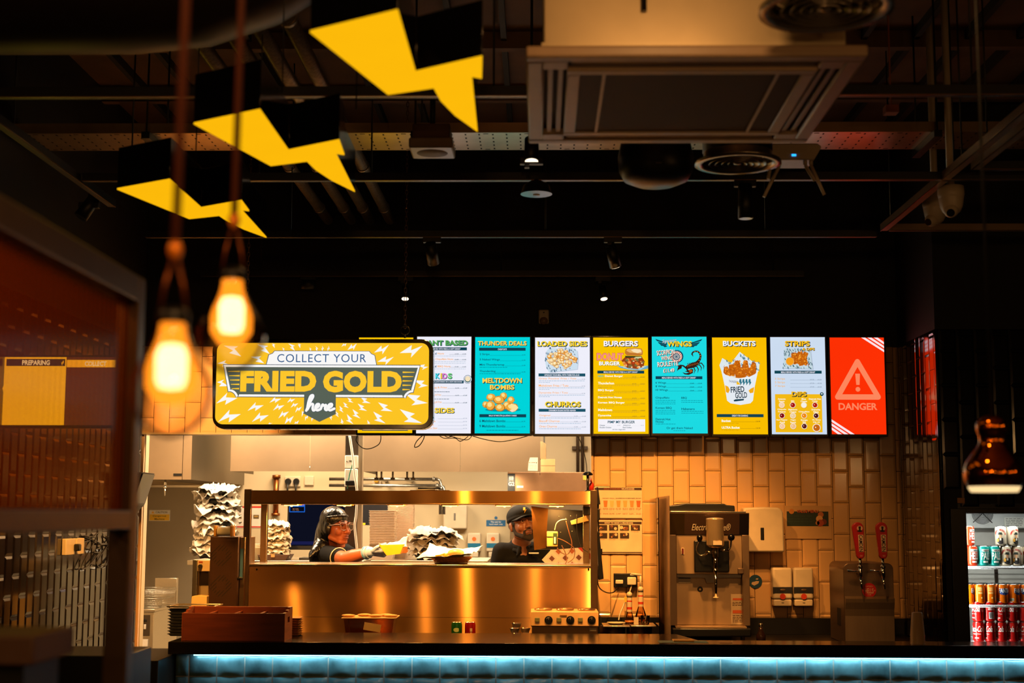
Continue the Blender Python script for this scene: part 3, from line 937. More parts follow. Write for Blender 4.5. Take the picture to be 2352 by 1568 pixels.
DK, OR2 = (48, 26, 20), (176, 88, 28)
def limb(pts, w, col, l):
 L, Rr = [], []
 n = len(pts)
 for i, (x, y) in enumerate(pts):
  a, b = pts[max(i - 1, 0)], pts[min(i + 1, n - 1)]
  dx, dy = b[0] - a[0], b[1] - a[1]
  d = math.hypot(dx, dy)
  ww = w[i] if isinstance(w, (list, tuple)) else w
  L.append((x - dy / d * ww, y + dx / d * ww))
  Rr.append((x + dy / d * ww, y - dx / d * ww))
 for i in range(n - 1):
  p.poly('scorpion_picture', [L[i], L[i + 1], Rr[i + 1], Rr[i]], col, l)
limb([(690, 480), (745, 430), (772, 390), (785, 340), (770, 300), (740, 274), (700, 272), (665, 290), (654, 315), (672, 352)], [30, 24, 18, 15, 13, 12, 11, 11, 12, 2], DK, 2)
for k, (x, y) in enumerate(((760, 410), (778, 372), (784, 338), (770, 302), (738, 278), (698, 275))):
 p.disc('scorpion_picture', x, y, 7, (226, 140, 60), 2.6)
p.poly('scorpion_picture', [(540, 520), (580, 480), (650, 445), (720, 430), (750, 450), (700, 500), (630, 530), (570, 545)], DK, 2.2)
for k in range(7):
 x = 580 + k * 24
 p.poly('scorpion_picture', [(x, 508 - k * 7), (x + 14, 474 - k * 6), (x + 20, 476 - k * 6), (x + 8, 512 - k * 7)], OR2, 2.8)
 p.poly('scorpion_picture', [(x, 470 - k * 6), (x + 10, 445 - k * 5), (x + 16, 468 - k * 6)], DK, 2.3)
for k, (x, y) in enumerate(((640, 520), (685, 505), (725, 480), (755, 455))):
 limb([(x, y), (x + 40, y - 6), (x + 58 + k * 6, y + 40), (x + 40 + k * 10, y + 90)], [9, 8, 7, 2], DK, 2.1)
limb([(560, 520), (520, 490), (480, 486), (450, 510)], [12, 11, 12, 20], DK, 2.4)
p.poly('scorpion_picture', [(470, 486), (440, 520), (426, 572), (452, 548), (496, 530), (500, 500)], DK, 2.5)
limb([(575, 540), (590, 570), (630, 560)], [12, 14, 16], DK, 2.4)
p.poly('scorpion_picture', [(670, 545), (664, 600), (600, 628), (540, 620), (505, 588), (560, 604), (610, 592), (540, 575), (600, 560), (640, 535)], DK, 2.5)
p.poly('scorpion_picture', [(600, 552), (650, 546), (660, 580), (620, 600)], OR2, 2.9)
p.rect('banner', 105, 648, 806, 692, TEAL)
p.text('banner', 'MEALS SERVED WITH FRIES & A SOFT DRINK*', 200, 658, 708, 684, WHT, 2, 0.02)
for y, s, x1 in ((748, '6 Wings', 262), (803, '8 Wings', 262), (857, '10 Wings', 288)):
 p.text('item_list', s, 102, y - 18, x1, y + 20, TXT, 2, 0.012)
 p.leader('price_list', x1 + 4, 800, y + 6, TXT, [(618, '£8.49'), (738, '£13.49')], (60, 17))
for s, x0, y0, x1, y1 in (('Chipuffalo', 100, 955, 308, 992), ('BBQ', 487, 957, 570, 992), ('Korean BBQ', 100, 1106, 342, 1142), ('Habanero', 487, 1120, 686, 1154), ('Detroit Hot', 100, 1274, 322, 1308), ('Honey', 100, 1314, 222, 1352), ('Or get them Naked', 262, 1406, 650, 1446)):
 p.text('item_list', s, x0, y0, x1, y1, TXT, 2, 0.012)
for x0, x1, ys in ((98, 400, (1010, 1036, 1062, 1160, 1186, 1212)), (487, 815, (1012, 1038, 1172, 1200)), (98, 405, (1364,)), (365, 550, (1462,))):
 p.bars('item_list', x0, x1, ys, (10, 150, 164), 8, int(x0 + ys[0]))
p.done()
# --- buckets
p = screen('g', 'yellow menu screen headed BUCKETS with a white bucket of fried chicken', (1637, 775, 1762, 997), (250, 190, 0), (960, 62, 1778, 1510))
p.title('heading', 'BUCKETS', 1122, 112, 1616, 192, (238, 244, 255), (16, 40, 54), 10)
sheet = [(1064, 480), (1110, 370), (1240, 450), (1375, 276), (1560, 420), (1672, 440), (1660, 560), (1560, 660), (1200, 660), (1090, 560)]
p.poly('bucket_picture', sheet, (222, 232, 236), 1)
checks(p, 'bucket_picture', sheet, 1064, 276, 1672, 600, (50, 116, 138), 80, 3, 34)
for i, (pts, w) in enumerate((([(1180, 640), (1170, 560), (1160, 500)], [50, 44, 26]), ([(1330, 600), (1330, 480), (1335, 410)], [50, 52, 28]), ([(1470, 600), (1455, 490), (1465, 405)], [50, 44, 26]), ([(1560, 640), (1570, 540), (1585, 440)], [50, 50, 28]), ([(1240, 640), (1255, 540), (1240, 470)], [56, 56, 34]), ([(1500, 650), (1540, 560), (1570, 510)], [52, 50, 30]), ([(1390, 670), (1370, 580), (1350, 520)], [76, 72, 40]))):
 drumstick(p, 'bucket_picture', pts, w, i, 2.5 + i * 0.7)
body = [(1090, 560), (1150, 620), (1260, 662), (1380, 676), (1500, 660), (1600, 610), (1645, 560), (1590, 800), (1560, 1010), (1520, 1050), (1370, 1075), (1220, 1050), (1170, 1010), (1140, 800)]
p.poly('bucket_picture', body, (230, 236, 242), 9)
p.poly('bucket_picture', [(1340, 676), (1545, 650), (1510, 745), (1460, 805), (1440, 720), (1350, 745)], (238, 244, 246), 9.3)
for k in range(4):
 x = 1362 + k * 46
 p.poly('bucket_picture', [(x, 690), (x + 26, 684), (x + 30, 730), (x + 42, 735), (x + 10, 785), (x + 8, 740), (x - 6, 738)], (52, 120, 140), 9.6)
p.text('bucket_picture', 'THUNDERBIRD', 1202, 712, 1370, 744, (50, 74, 96), 9.2, 0.0, rot=-0.12)
p.bars('bucket_picture', 1280, 1410, (780,), (214, 190, 130), 8, 2)
for s, x0, y0, x1, y1 in (('FRIED', 1228, 800, 1432, 886), ('GOLD', 1294, 886, 1472, 972)):
 p.text('bucket_picture', s, x0, y0, x1, y1, (24, 46, 62), 9.6, 0.02, 0.0, rot=0.07)
for sx, pts in ((1, [(1145, 780), (1190, 800), (1216, 850), (1190, 900), (1156, 880)]), (2, [(1582, 806), (1530, 830), (1496, 860), (1520, 900), (1566, 890)])):
 p.poly('bucket_picture', pts, (244, 170, 20), 9.4)
p.poly('bucket_picture', [(1268, 1004), (1300, 990), (1400, 984), (1426, 980), (1420, 1006), (1310, 1020), (1276, 1022)], (24, 62, 80), 9.5)
p.poly('bucket_picture', [(1322, 720), (1352, 740), (1375, 770), (1318, 770)], (250, 190, 20), 9.3)
p.rect('banner', 1014, 1210, 1716, 1256, (20, 66, 80))
p.text('banner', 'GREAT FOR SHARING', 1242, 1221, 1482, 1247, WHT, 2, 0.02)
for y, s, x1 in ((1310, 'Bucket', 1224), (1410, 'ULTRA Bucket', 1356)):
 p.text('item_list', s, 1086, y - 18, x1, y + 18, (255, 252, 240), 2, 0.03)
 p.leader('price_list', x1 + 6, 1588, y + 8, (104, 80, 20), [(1596, '£24.99' if y < 1400 else '£30.99')], (68, 18))
 p.text('item_list', '12 strips, fries and 3 dips' if y < 1400 else '21 strips, fries and 5 dips', 1086, y + 26, 1340, y + 48, (190, 140, 10), 2)
p.done()
# --- strips and dips
p = screen('h', 'pale menu screen headed STRIPS & DIPS with twelve round dip pots', (1771, 774, 1897, 997), (204, 220, 240), (42, 60, 862, 1512))
sheet = [(252, 240), (330, 215), (640, 260), (655, 420), (670, 540), (450, 530), (222, 525), (240, 400)]
p.poly('dish_picture', [(x + 14, y + 10) for x, y in sheet], (176, 190, 208), 0.8)
p.poly('dish_picture', sheet, (196, 216, 224), 1)
checks(p, 'dish_picture', sheet, 222, 215, 670, 540, (38, 84, 100), 110, 9, 26)
for i, (pts, w) in enumerate((([(400, 300), (405, 380), (430, 460)], [44, 50, 40]), ([(490, 280), (480, 380), (500, 490)], [40, 46, 28]), ([(580, 290), (540, 370), (560, 450), (590, 470)], [32, 46, 46, 24]))):
 drumstick(p, 'dish_picture', pts, w, 20 + i, 2.5 + i * 0.7)
p.disc('dish_picture', 330, 426, 62, (236, 176, 90), 6)
p.disc('dish_picture', 330, 424, 54, (248, 158, 24), 6.4)
p.title('heading', 'STRIPS', 260, 116, 634, 198, (250, 190, 24), (22, 40, 46), 11)
p.title('heading', '& DIPS', 520, 220, 704, 260, (250, 190, 24), (22, 40, 46), 7, layer=8)
p.rect('banner', 98, 564, 803, 608, (18, 70, 84))
p.text('banner', 'MEALS SERVED WITH FRIES & A SOFT DRINK*', 194, 574, 706, 600, WHT, 2, 0.02)
for y, s in ((690, '3 Strips'), (744, '5 Strips'), (798, '7 Strips')):
 p.text('item_list', s, 100, y - 20, 252, y + 18, (240, 184, 110), 2, 0.012)
 p.leader('price_list', 330, 800, y + 8, (110, 130, 150), [(626, '£7.25'), (738, '£12.25')], (60, 17))
p.rect('dip_board', 98, 916, 796, 1482, (244, 186, 20), 1)
p.title('dip_heading', 'DIPS', 344, 876, 568, 948, (250, 190, 24), (22, 40, 46), 11)
p.disc('dip_heading', 797, 914, 28, (20, 70, 84), 2)
p.disc('dip_heading', 797, 910, 12, (220, 226, 230), 2.5)
dips = [((244, 206, 170), 'Awesome|Sauce'), ((168, 20, 14), 'BBQ'), ((244, 240, 232), 'Blue|Cheese'), ((176, 24, 10), 'Detroit Hot|Honey'),
  ((130, 10, 14), 'Chipotle|Ketchup'), ((236, 206, 160), 'Meltdown|Cheese'), ((240, 138, 16), 'Chipuffalo'), ((74, 18, 28), 'Sriracha|Glaze'),
  ((246, 200, 160), 'Red Pepper|Aioli'), ((240, 192, 140), 'Vegan|Ranch'), ((84, 22, 28), 'Korean|BBQ'), ((200, 104, 20), 'XL Gravy|Dip £2')]
for k, (c, nm) in enumerate(dips):
 x = (196, 360, 526, 692)[k % 4] + (12 if k == 7 else 0)
 y = (1078, 1236, 1392)[k // 4]
 r = 44
 if k == 11:
  x, y, r = 708, 1415, 62
 p.key('dip_pot', 'new')
 p.disc('dip_pot', x + 4, y + 6, r, (214, 150, 10), 2)
 p.disc('dip_pot', x, y, r, (250, 232, 206), 3)
 p.disc('dip_pot', x, y, r * 0.8, c, 4)
 p.disc('dip_pot', x - r * 0.25, y - r * 0.1, r * 0.14, (255, 240, 226), 5)
 ls = nm.split('|')
 for j, s in enumerate(ls):
  w = len(s) * 8.2
  yb = y - r - 46 + 34 * j + (34 if len(ls) == 1 else 0) - (14 if k != 11 else 20)
  p.text('dip_name', s, x - w, yb, x + w, yb + 26, (255, 246, 220), 3, 0.03)
p.done()
# --- danger
p = screen('i', 'red screen showing a DANGER warning triangle, last in the row', (1908, 775, 2033, 997), (255, 48, 4), (925, 65, 1748, 1512))
PK = (255, 134, 92)
for k in range(3):
 d = k * 95
 p.poly('corner_stripe', [(1405 + d, 65), (1465 + d, 65), (1748, 250 - d * 0.62), (1748, 286 - d * 0.62)], (255, 226, 232), 1)
 p.poly('corner_stripe', [(925, 1290 + d * 0.62), (925, 1328 + d * 0.62), (1206 - d, 1512), (1268 - d, 1512)], (255, 226, 232), 1)
def tri(r, cx=1332, cy=775, k=1.0):
 out = []
 for (x, y) in ((1338, 430), (1640, 955), (1026, 955)):
  x, y = cx + (x - cx) * k, cy + (y - cy) * k
  base = math.atan2(y - cy, x - cx)
  for j in range(-4, 5):
   q = base + j * 0.25
   out.append((x + r * math.cos(q), y + r * math.sin(q)))
 return out
o1 = tri(40)
i1 = [(1335, 490), (1585, 925), (1083, 925)]
def near(pt, side):
 return pt
# triangular band as three bars with rounded ends
C3 = [(1338, 428), (1638, 957), (1026, 957)]
for a in range(3):
 x0, y0 = C3[a]
 x1, y1 = C3[(a + 1) % 3]
 dx, dy = x1 - x0, y1 - y0
 l = math.hypot(dx, dy)
 nx, ny = -dy / l * 40, dx / l * 40
 p.poly('warning_triangle', [(x0 + nx, y0 + ny), (x1 + nx, y1 + ny), (x1 - nx, y1 - ny), (x0 - nx, y0 - ny)], PK, 1)
 p.disc('warning_triangle', x0, y0, 40, PK, 1)
p.poly('exclamation_mark', [(1300, 608), (1372, 608), (1362, 776), (1312, 776)], PK, 1)
p.disc('exclamation_mark', 1335, 842, 36, PK, 1)
p.text('danger_lettering', 'DANGER', 1036, 1046, 1622, 1152, PK, 1, 0.03)
p.done()
# ------------------------------------------------------------------ cables under the screens
def cable(name, label, pts, r, m, cat='cable', n=8):
 o = MB(m).tube(curve3(pts, n), r, 6).build(name)
 return tag(o, label, cat)
GREENC = mat('green_cable', (40, 62, 34), 0.5)
cable('screen_cable', 'dark green cable looping down under the yellow screen end', [at(822, 998, 9.15), at(818, 1012, 9.14), at(832, 1028, 9.13), at(850, 1030, 9.13), at(870, 1020, 9.13), at(875, 1005, 9.14), at(872, 996, 9.15)], 0.0028, GREENC)
cable('screen_cable', 'thin black cable loop hanging under the white screen', [at(975, 996, 9.14), at(958, 1012, 9.13), at(952, 1026, 9.13), at(962, 1024, 9.12), at(972, 1010, 9.13), at(976, 996, 9.15)], 0.003, BLACKP)
cable('screen_cable', 'black cable tangle sagging below the turquoise screen', [at(1005, 997, 9.14), at(1020, 1006, 9.12), at(1045, 1006, 9.13), at(1058, 1013, 9.12), at(1075, 1000, 9.14), at(1050, 997, 9.15), at(1030, 1004, 9.12), at(1022, 998, 9.14), at(1070, 1010, 9.12), at(1085, 999, 9.14)], 0.0026, BLACKP)
cable('screen_cable', 'long dark green cable sagging between two middle screens', [at(1080, 999, 9.14), at(1110, 1008, 9.13), at(1148, 1014, 9.12), at(1185, 1008, 9.13), at(1218, 999, 9.14)], 0.0026, GREENC)
cable('screen_cable', 'black cable hanging from the screens down to the pass frame', [at(1325, 1000, 9.14), at(1336, 1020, 9.2), at(1346, 1060, 9.22), at(1348, 1085, 9.24)], 0.0026, BLACKP)
# ------------------------------------------------------------------ hanging collection sign
sg = thing('hanging_sign', 'hanging lit sign reading COLLECT YOUR FRIED GOLD here', 'sign', at(740, 880, 8.0))
GY = 8.0
def rr_pts(x0, y0, x1, y1, r, n=6):
 out = []
 for cx, cy, a0 in ((x1 - r, y0 + r, -90), (x1 - r, y1 - r, 0), (x0 + r, y1 - r, 90), (x0 + r, y0 + r, 180)):
  for k in range(n + 1):
   a = R(a0 + 90 * k / n)
   out.append((cx + r * math.cos(a), cy + r * math.sin(a)))
 return out
ZS = 4.4377
def zp(x, y, Y=GY):
 return at(480 + x / ZS, 760 + y / ZS, Y)
m = MB(BLACKG)
pts = rr_pts(34, 82, 2286, 998, 118)
m.prism([(zp(x, y).x, zp(x, y).z) for x, y in pts], GY, GY + 0.10, 'xz', 0.004)
m.build('sign_case', sg)
Xa, Xb, Za, Zb = zp(72, 540).x, zp(2240, 540).x, zp(1150, 952).z, zp(1150, 122).z
p = Panel((72, 122, 2240, 952), (Xa, Xb, Za, Zb), GY - 0.001, sg)
pts = rr_pts(72, 122, 2240, 952, 80)
p.poly('light_panel', pts, (253, 196, 36), 0)
W2 = (250, 248, 246)
flash = [(245, 190, 105, -2.4), (560, 175, 80, -2.3), (500, 285, 75, -2.5), (150, 330, 70, -2.8), (130, 530, 80, -2.7), (180, 690, 115, 3.1), (480, 770, 85, 3.0), (215, 865, 120, 3.0), (530, 875, 90, 2.95), (680, 700, 62, 3.0), (840, 705, 44, 2.9), (715, 772, 62, 2.9), (875, 752, 44, 2.8), (765, 845, 62, 2.75), (915, 795, 44, 2.6), (820, 905, 66, 2.5), (900, 935, 36, 2.4), (970, 830, 44, 2.3),
         (1440, 710, 40, 0.9), (1590, 712, 62, 0.75), (1395, 760, 40, 1.0), (1560, 785, 60, 0.85), (1350, 800, 40, 1.2), (1500, 850, 62, 1.05), (1435, 905, 62, 1.2), (1790, 785, 85, 0.75), (1730, 890, 86, 0.95), (2110, 710, 125, 0.55), (2045, 885, 130, 0.75), (2165, 545, 90, 0.5), (2185, 370, 60, 0.3), (1760, 195, 84, -0.3), (2060, 210, 120, -0.12), (1800, 305, 85, -0.1), (1460, 165, 60, -0.5), (1375, 140, 36, -0.6), (655, 140, 36, -1.8), (845, 160, 52, -2.1), (920, 140, 36, -1.7), (1250, 880, 30, 1.6), (1360, 930, 40, 1.5), (1630, 940, 36, 1.3), (1310, 850, 34, 1.3), (635, 945, 26, 2.8), (1000, 880, 34, 2.2), (1060, 895, 26, 2.0), (1030, 185, 22, -1.9), (1095, 180, 28, -1.7), (1155, 180, 28, -1.4), (1215, 180, 28, -1.2), (755, 185, 22, -2.0)]
for x, y, s, a in flash:
 pts = [(min(max(qx, 80), 2232), min(max(qy, 126), 948)) for qx, qy in bolt2(x, y, s, a)]
 p.poly('flash_pattern', pts, W2, 1)
p.poly('top_banner', [(576, 346), (600, 240), (640, 225), (660, 200), (1632, 204), (1655, 230), (1690, 245), (1712, 350)], (96, 100, 110), 1.5)
p.poly('top_banner', [(584, 344), (607, 245), (644, 231), (664, 206), (1628, 208), (1651, 235), (1684, 249), (1704, 346)], W2, 2)
p.text('top_lettering', 'COLLECT YOUR', 692, 236, 1600, 320, (52, 92, 140), 3, 0.0, space=1.1)
def arc_in(cx, cy, r, a0, a1, n=6):
 return [(cx + r * math.cos(R(a0 + (a1 - a0) * k / n)), cy + r * math.sin(R(a0 + (a1 - a0) * k / n))) for k in range(n + 1)]
def plate(g):
 return [(140 + g, 340 + g), (2156 - g, 346 + g), (2086 - g * 0.9, 634 - g)] + arc_in(2080, 700, 70 + g, -92, -170, 5) + [(2000 - g, 682 - g), (284 + g, 676 - g)] + arc_in(206, 692, 70 + g, -10, -88, 5) + [(196 + g * 0.9, 628 - g)]
p.poly('name_plate', plate(0), (40, 60, 90), 2.2)
p.poly('name_plate', plate(6), W2, 2.6)
GRN = (88, 98, 86)
p.poly('name_plate', plate(28), GRN, 3)
p.poly('arrow_plate', [(975, 640), (1298, 640), (1298, 840), (1310, 842), (1135, 926), (965, 838), (975, 832)], GRN, 3.2)
LET = (255, 198, 44)
p.text('name_lettering', 'FRIED', 320, 408, 1096, 620, LET, 4, 0.06, space=1.06)
p.text('name_lettering', 'GOLD', 1164, 406, 1966, 628, LET, 4, 0.06, space=1.06)
for k in range(5):
 y = 414 + k * 44
 p.poly('speed_line', [(194 + k * 10, y - 3), (314 - k, y - 8), (314 - k, y + 8), (194 + k * 10, y + 3)], LET, 4)
 y = 421 + k * 44
 p.poly('speed_line', [(1974, y - 8), (2094 - k * 11, y - 3), (2094 - k * 11, y + 3), (1974, y + 8)], LET, 4)
# brush script word as joined strokes
def stroke(part, pts, w, col, layer, n=7):
 cv = curve3([(x, 0, y) for x, y in pts], n)
 q = [(v.x, v.z) for v in cv]
 L, Rr = [], []
 for i, (x, y) in enumerate(q):
  a, b = q[max(i - 1, 0)], q[min(i + 1, len(q) - 1)]
  dx, dy = b[0] - a[0], b[1] - a[1]
  d = math.hypot(dx, dy) or 1
  L.append((x - dy / d * w, y + dx / d * w))
  Rr.append((x + dy / d * w, y - dx / d * w))
 for i in range(len(q) - 1):
  p.poly(part, [L[i], L[i + 1], Rr[i + 1], Rr[i]], col, layer + 0.004 * i)
 p.disc(part, q[0][0], q[0][1], w, col, layer + 0.3)
 p.disc(part, q[-1][0], q[-1][1], w, col, layer + 0.3)
hs = [[(1000, 812), (1030, 740), (1064, 676), (1062, 656), (1040, 668), (1022, 720), (1008, 800)],
      [(1012, 800), (1040, 752), (1066, 748), (1064, 790), (1074, 810), (1100, 796)],
      [(1092, 786), (1122, 772), (1128, 748), (1106, 750), (1094, 780), (1110, 808), (1146, 796)],
      [(1146, 796), (1164, 752), (1178, 762), (1200, 756), (1190, 790), (1204, 806), (1226, 790)],
      [(1218, 786), (1254, 770), (1258, 746), (1234, 750), (1222, 782), (1240, 808), (1284, 792)]]
for st in hs:
 stroke('script_lettering', st, 17, (60, 80, 100), 4)
 stroke('script_lettering', st, 13, W2, 5)
p.done()
# hanging eyes and chains
for k, (px, py0, lab) in enumerate(((930, 560, 'thin steel chain with black ring holding the sign near the menu screens'), (571, 560, 'thin steel chain holding the sign end behind the bulbs'))):
 top = at(px - (1 if k == 0 else -6), py0, GY + 0.05)
 bot = at(px if k == 0 else 566, 772, GY + 0.05)
 ch = thing('sign_chain', lab, 'chain', bot)
 m = MB(mat('rusty_chain', (120, 84, 56), 0.45, 0.8))
 z = bot.z + 0.06
 i = 0
 while z < CEIL - 0.02:
  L, w = 0.017, 0.007
  a = PI / 2 if i % 2 else 0.0
  path = []
  for q in range(12):
   t = 2 * PI * q / 12
   path.append((bot.x + w * math.cos(t) * math.cos(a), bot.y + w * math.cos(t) * math.sin(a), z + L * math.sin(t) * (1.0)))
  m.tube(path, 0.0022, 5, True)
  z += 0.026
  i += 1
 m.build('link', ch)['kind'] = 'stuff'
 m = MB(BLACKP)
 m.tube([(bot.x + 0.026 * math.cos(t), bot.y, bot.z + 0.035 + 0.026 * math.sin(t)) for t in [2 * PI * q / 16 for q in range(16)]], 0.003, 6, True)
 m.rod((bot.x, bot.y, bot.z - 0.01), (bot.x, bot.y, bot.z + 0.012), 0.006)
 m.build('ring', ch)
# ------------------------------------------------------------------ lightning sign boxes
BOLT = [(712, 75), (914, 26), (955, 167), (1108, 132), (1107, 181), (1084, 177), (1097, 303), (1045, 266), (1012, 232), (996, 203), (891, 218)]
ZB = 2.87
bp = [atz(x, y, ZB) for x, y in BOLT]
bo = Vector((bp[0].x, bp[0].y, ZB))
BOLTF = glow('bolt_face', (255, 186, 10), 1.0)
def bolt_sign(label):
 r = thing('lightning_sign', label, 'sign', bo, 'lightning shaped hanging lightboxes')
 pts = [(v.x, v.y) for v in bp]
 MB(BLACKG).prism(pts, ZB + 0.004, ZB + 0.16, 'xy', 0.002).build('box_side', r)
 MB(BOLTF).prism(pts, ZB, ZB + 0.006, 'xy').build('light_face', r)
 m = MB(BLACKM)
 for x, y in ((-0.36, 3.74), (-0.12, 3.80)):
  m = MB(BLACKM).rod((x, y, ZB + 0.15), (x, y, CEIL), 0.0025, seg=6)
  m.build('hanging_wire', r)
 return r
b1 = bolt_sign('nearest and highest yellow lightning sign, beside the ceiling unit')
b2 = dup(b1, (bo.x - 0.497, bo.y + 0.84, ZB), 'middle yellow lightning sign of the three, above the bulbs')
b3 = dup(b1, (bo.x - 1.0, bo.y + 1.73, ZB), 'farthest yellow lightning sign of the three, lowest to look at')
# ------------------------------------------------------------------ ceiling cassette
AX0, AX1, AY0, AY1, AZ = -0.04, 0.93, 3.91, 4.865, 2.96
ac = thing('air_conditioner', 'large square ceiling air conditioner with grey grille hanging near the lightning signs', 'air conditioner', ((AX0 + AX1) / 2, (AY0 + AY1) / 2, AZ))
ACW = mat('aged_white_plastic', (160, 134, 108), 0.38, 0, 0.05)
m = MB(ACW)
t = 0.035
def ring(m, x0, x1, y0, y1, w, z0, z1, bev=0.004):
 m.box(x0, x1, y0, y0 + w, z0, z1, bev).box(x0, x1, y1 - w, y1, z0, z1, bev)
 m.box(x0, x0 + w, y0 + w, y1 - w, z0, z1, bev).box(x1 - w, x1, y0 + w, y1 - w, z0, z1, bev)
ring(m, AX0, AX1, AY0, AY1, 0.052, AZ, AZ + t, 0.008)
ring(m, AX0 + 0.12, AX1 - 0.12, AY0 + 0.12, AY1 - 0.12, 0.04, AZ - 0.004, AZ + t, 0.004)
for sx in (0, 1):
 for sy in (0, 1):
  cx, cy = (AX0 + 0.086, AX1 - 0.086)[sx], (AY0 + 0.086, AY1 - 0.086)[sy]
  m.box(cx - 0.038, cx + 0.038, cy - 0.038, cy + 0.038, AZ + 0.001, AZ + t, 0.006)
m.build('fascia', ac)
MB(mat('dark_slot', (30, 22, 18), 0.7)).box(AX0 + 0.03, AX1 - 0.03, AY0 + 0.03, AY1 - 0.03, AZ + 0.022, AZ + t + 0.002).build('air_slot', ac)
LV = mat('louvre_plastic', (120, 100, 84), 0.4)
for k in range(4):
 m = MB(LV)
 a0, a1 = AX0 + 0.13, AX1 - 0.13
 b0, b1_ = AY0 + 0.13, AY1 - 0.13
 for d in (0.064, 0.094):
  if k == 0:
   m.box(a0, a1, AY0 + d, AY0 + d + 0.016, AZ + 0.006, AZ + 0.02, 0.002)
  elif k == 1:
   m.box(a0, a1, AY1 - d - 0.016, AY1 - d, AZ + 0.006, AZ + 0.02, 0.002)
  elif k == 2:
   m.box(AX0 + d, AX0 + d + 0.016, b0, b1_, AZ + 0.006, AZ + 0.02, 0.002)
  else:
   m.box(AX1 - d - 0.016, AX1 - d, b0, b1_, AZ + 0.006, AZ + 0.02, 0.002)
 m.build('louvre', ac)
m = MB(mat('intake_grille', (56, 38, 28), 0.55))
gx0, gx1, gy0, gy1 = AX0 + 0.16, AX1 - 0.16, AY0 + 0.16, AY1 - 0.16
m.box(gx0, gx1, gy0, gy1, AZ + 0.014, AZ + 0.02)
k = gy0 + 0.006
while k < gy1:
 m.box(gx0, gx1, k, k + 0.005, AZ + 0.001, AZ + 0.015)
 k += 0.0125
m.build('grille', ac)
for x in (gx0 + 0.07, gx1 - 0.07):
 MB(ACW).box(x - 0.005, x + 0.005, gy0, gy1, AZ - 0.003, AZ + 0.012).build('grille_bar', ac)
CASE = mat('unit_casing', (196, 176, 140), 0.42, 0.55, 0.1, 4)
m = MB(CASE).box(AX0 + 0.05, AX1 - 0.05, AY0 + 0.06, AY1 - 0.06, AZ + t, AZ + 0.42, 0.006)
m.box(AX0 + 0.045, AX1 - 0.2, AY0 + 0.052, AY0 + 0.06, AZ + t, AZ + 0.06)
m.build('casing', ac)
for x in (AX0 + 0.1, AX1 - 0.1):
 for y in (AY0 + 0.1, AY1 - 0.1):
  MB(BLACKM).rod((x, y, AZ + 0.41), (x, y, CEIL), 0.006, seg=8).build('hanging_rod', ac)
MB(BLACKP).rod((AX0 + 0.34, AY0 + 0.045, AZ + 0.15), (AX0 + 0.34, AY0 + 0.045, AZ + 0.4), 0.008).build('pipe', ac)
# ------------------------------------------------------------------ round air diffusers
def diffuser(px, py, label, z=3.12):
 c = atz(px, py, z)
 r = thing('air_diffuser', label, 'air vent', c, 'round ring air diffusers')
 m = MB(mat('diffuser_metal', (150, 138, 120), 0.26, 0.8))
 m.lathe([(0.178, 0.012), (0.178, 0.0), (0.150, 0.0), (0.142, 0.022), (0.142, 0.05)], c, 40)
 m.build('outer_ring', r)
 for k, rad in enumerate((0.118, 0.092, 0.066, 0.040)):
  m = MB(MATS['diffuser_metal'])
  m.lathe([(rad, 0.0), (rad - 0.03, 0.035), (rad - 0.026, 0.038), (rad + 0.003, 0.003), (rad, 0.0)], c, 36)
  m.build('cone_ring', r)
 MB(MATS['diffuser_metal']).lathe([(0.0, 0.0), (0.016, 0.002), (0.018, 0.02), (0, 0.03)], c, 20).build('centre_boss', r)
 m = MB(BLACKM).lathe([(0.0, 0.055), (0.145, 0.055), (0.145, 0.34), (0, 0.34)], c, 32)
 m.build('neck', r)
 m = MB(BLACKM).rod(c + Vector((0, 0, 0.33)), (c.x, c.y, CEIL), 0.03)
 m.build('stem', r)
 return r
diffuser(1897, 26, 'round ringed air diffuser hanging in front of the square ceiling unit casing', 3.0)
diffuser(1694, 378, 'round ringed air diffuser hanging beyond the ceiling unit, by the white router')
# ------------------------------------------------------------------ ducts, pipes, tray
m = MB(mat('dark_duct', (34, 24, 18), 0.45, 0.3, 0.1))
d0 = at(0, 118, 5.0)
zc = d0.z + 0.30
path = [(-4.2, 5.0, zc), (-3.0, 5.0, zc), (-1.5, 5.0, zc)] + [(-1.5 + 0.72 * math.sin(a), 5.0, zc + 0.5 * (1 - math.cos(a))) for a in (0.3, 0.6, 0.9, 1.2, 1.5)] + [(-0.78, 5.0, CEIL)]
m.tube(path, 0.30, 24)
dq = m.build('air_duct')
tag(dq, 'broad dark round duct running across the ceiling and bending up near the highest lightning sign', 'duct')
for k, (px, py, lab) in enumerate(((476, 118, 'outermost speckled galvanised pipe of the four along the ceiling'), (560, 118, 'second galvanised pipe of the four, next to the outermost one'), (625, 115, 'third galvanised pipe of the four, counted from the dark duct end'), (697, 112, 'innermost galvanised pipe of the four, nearest the highest lightning sign'))):
 c = atz(px, py, 3.62)
 m = MB(mat('speckled_pipe', (150, 134, 112), 0.4, 0.9, 0.35, 60))
 m.rod((c.x, 4.6, 3.62), (c.x, YW, 3.62), 0.033, seg=14)
 for y in (5.4, 6.6, 7.8, 8.9):
  m.rod((c.x, y, 3.62), (c.x, y + 0.03, 3.62), 0.038, seg=14)
 o = m.build('ceiling_pipe')
 tag(o, lab, 'pipe', 'galvanised pipes under the ceiling')
ty0, ty1 = atz(900, 305, 3.5).y, atz(900, 345, 3.5).y
ty0, ty1 = min(ty0, ty1), max(ty0, ty1)
ct = thing('cable_tray', 'wide perforated metal cable tray crossing the whole ceiling above the screens', 'cable tray', (0.9, ty0, 3.5))
TRAYM = mat('tray_metal', (196, 168, 132), 0.30, 0.85, 0.1, 8)
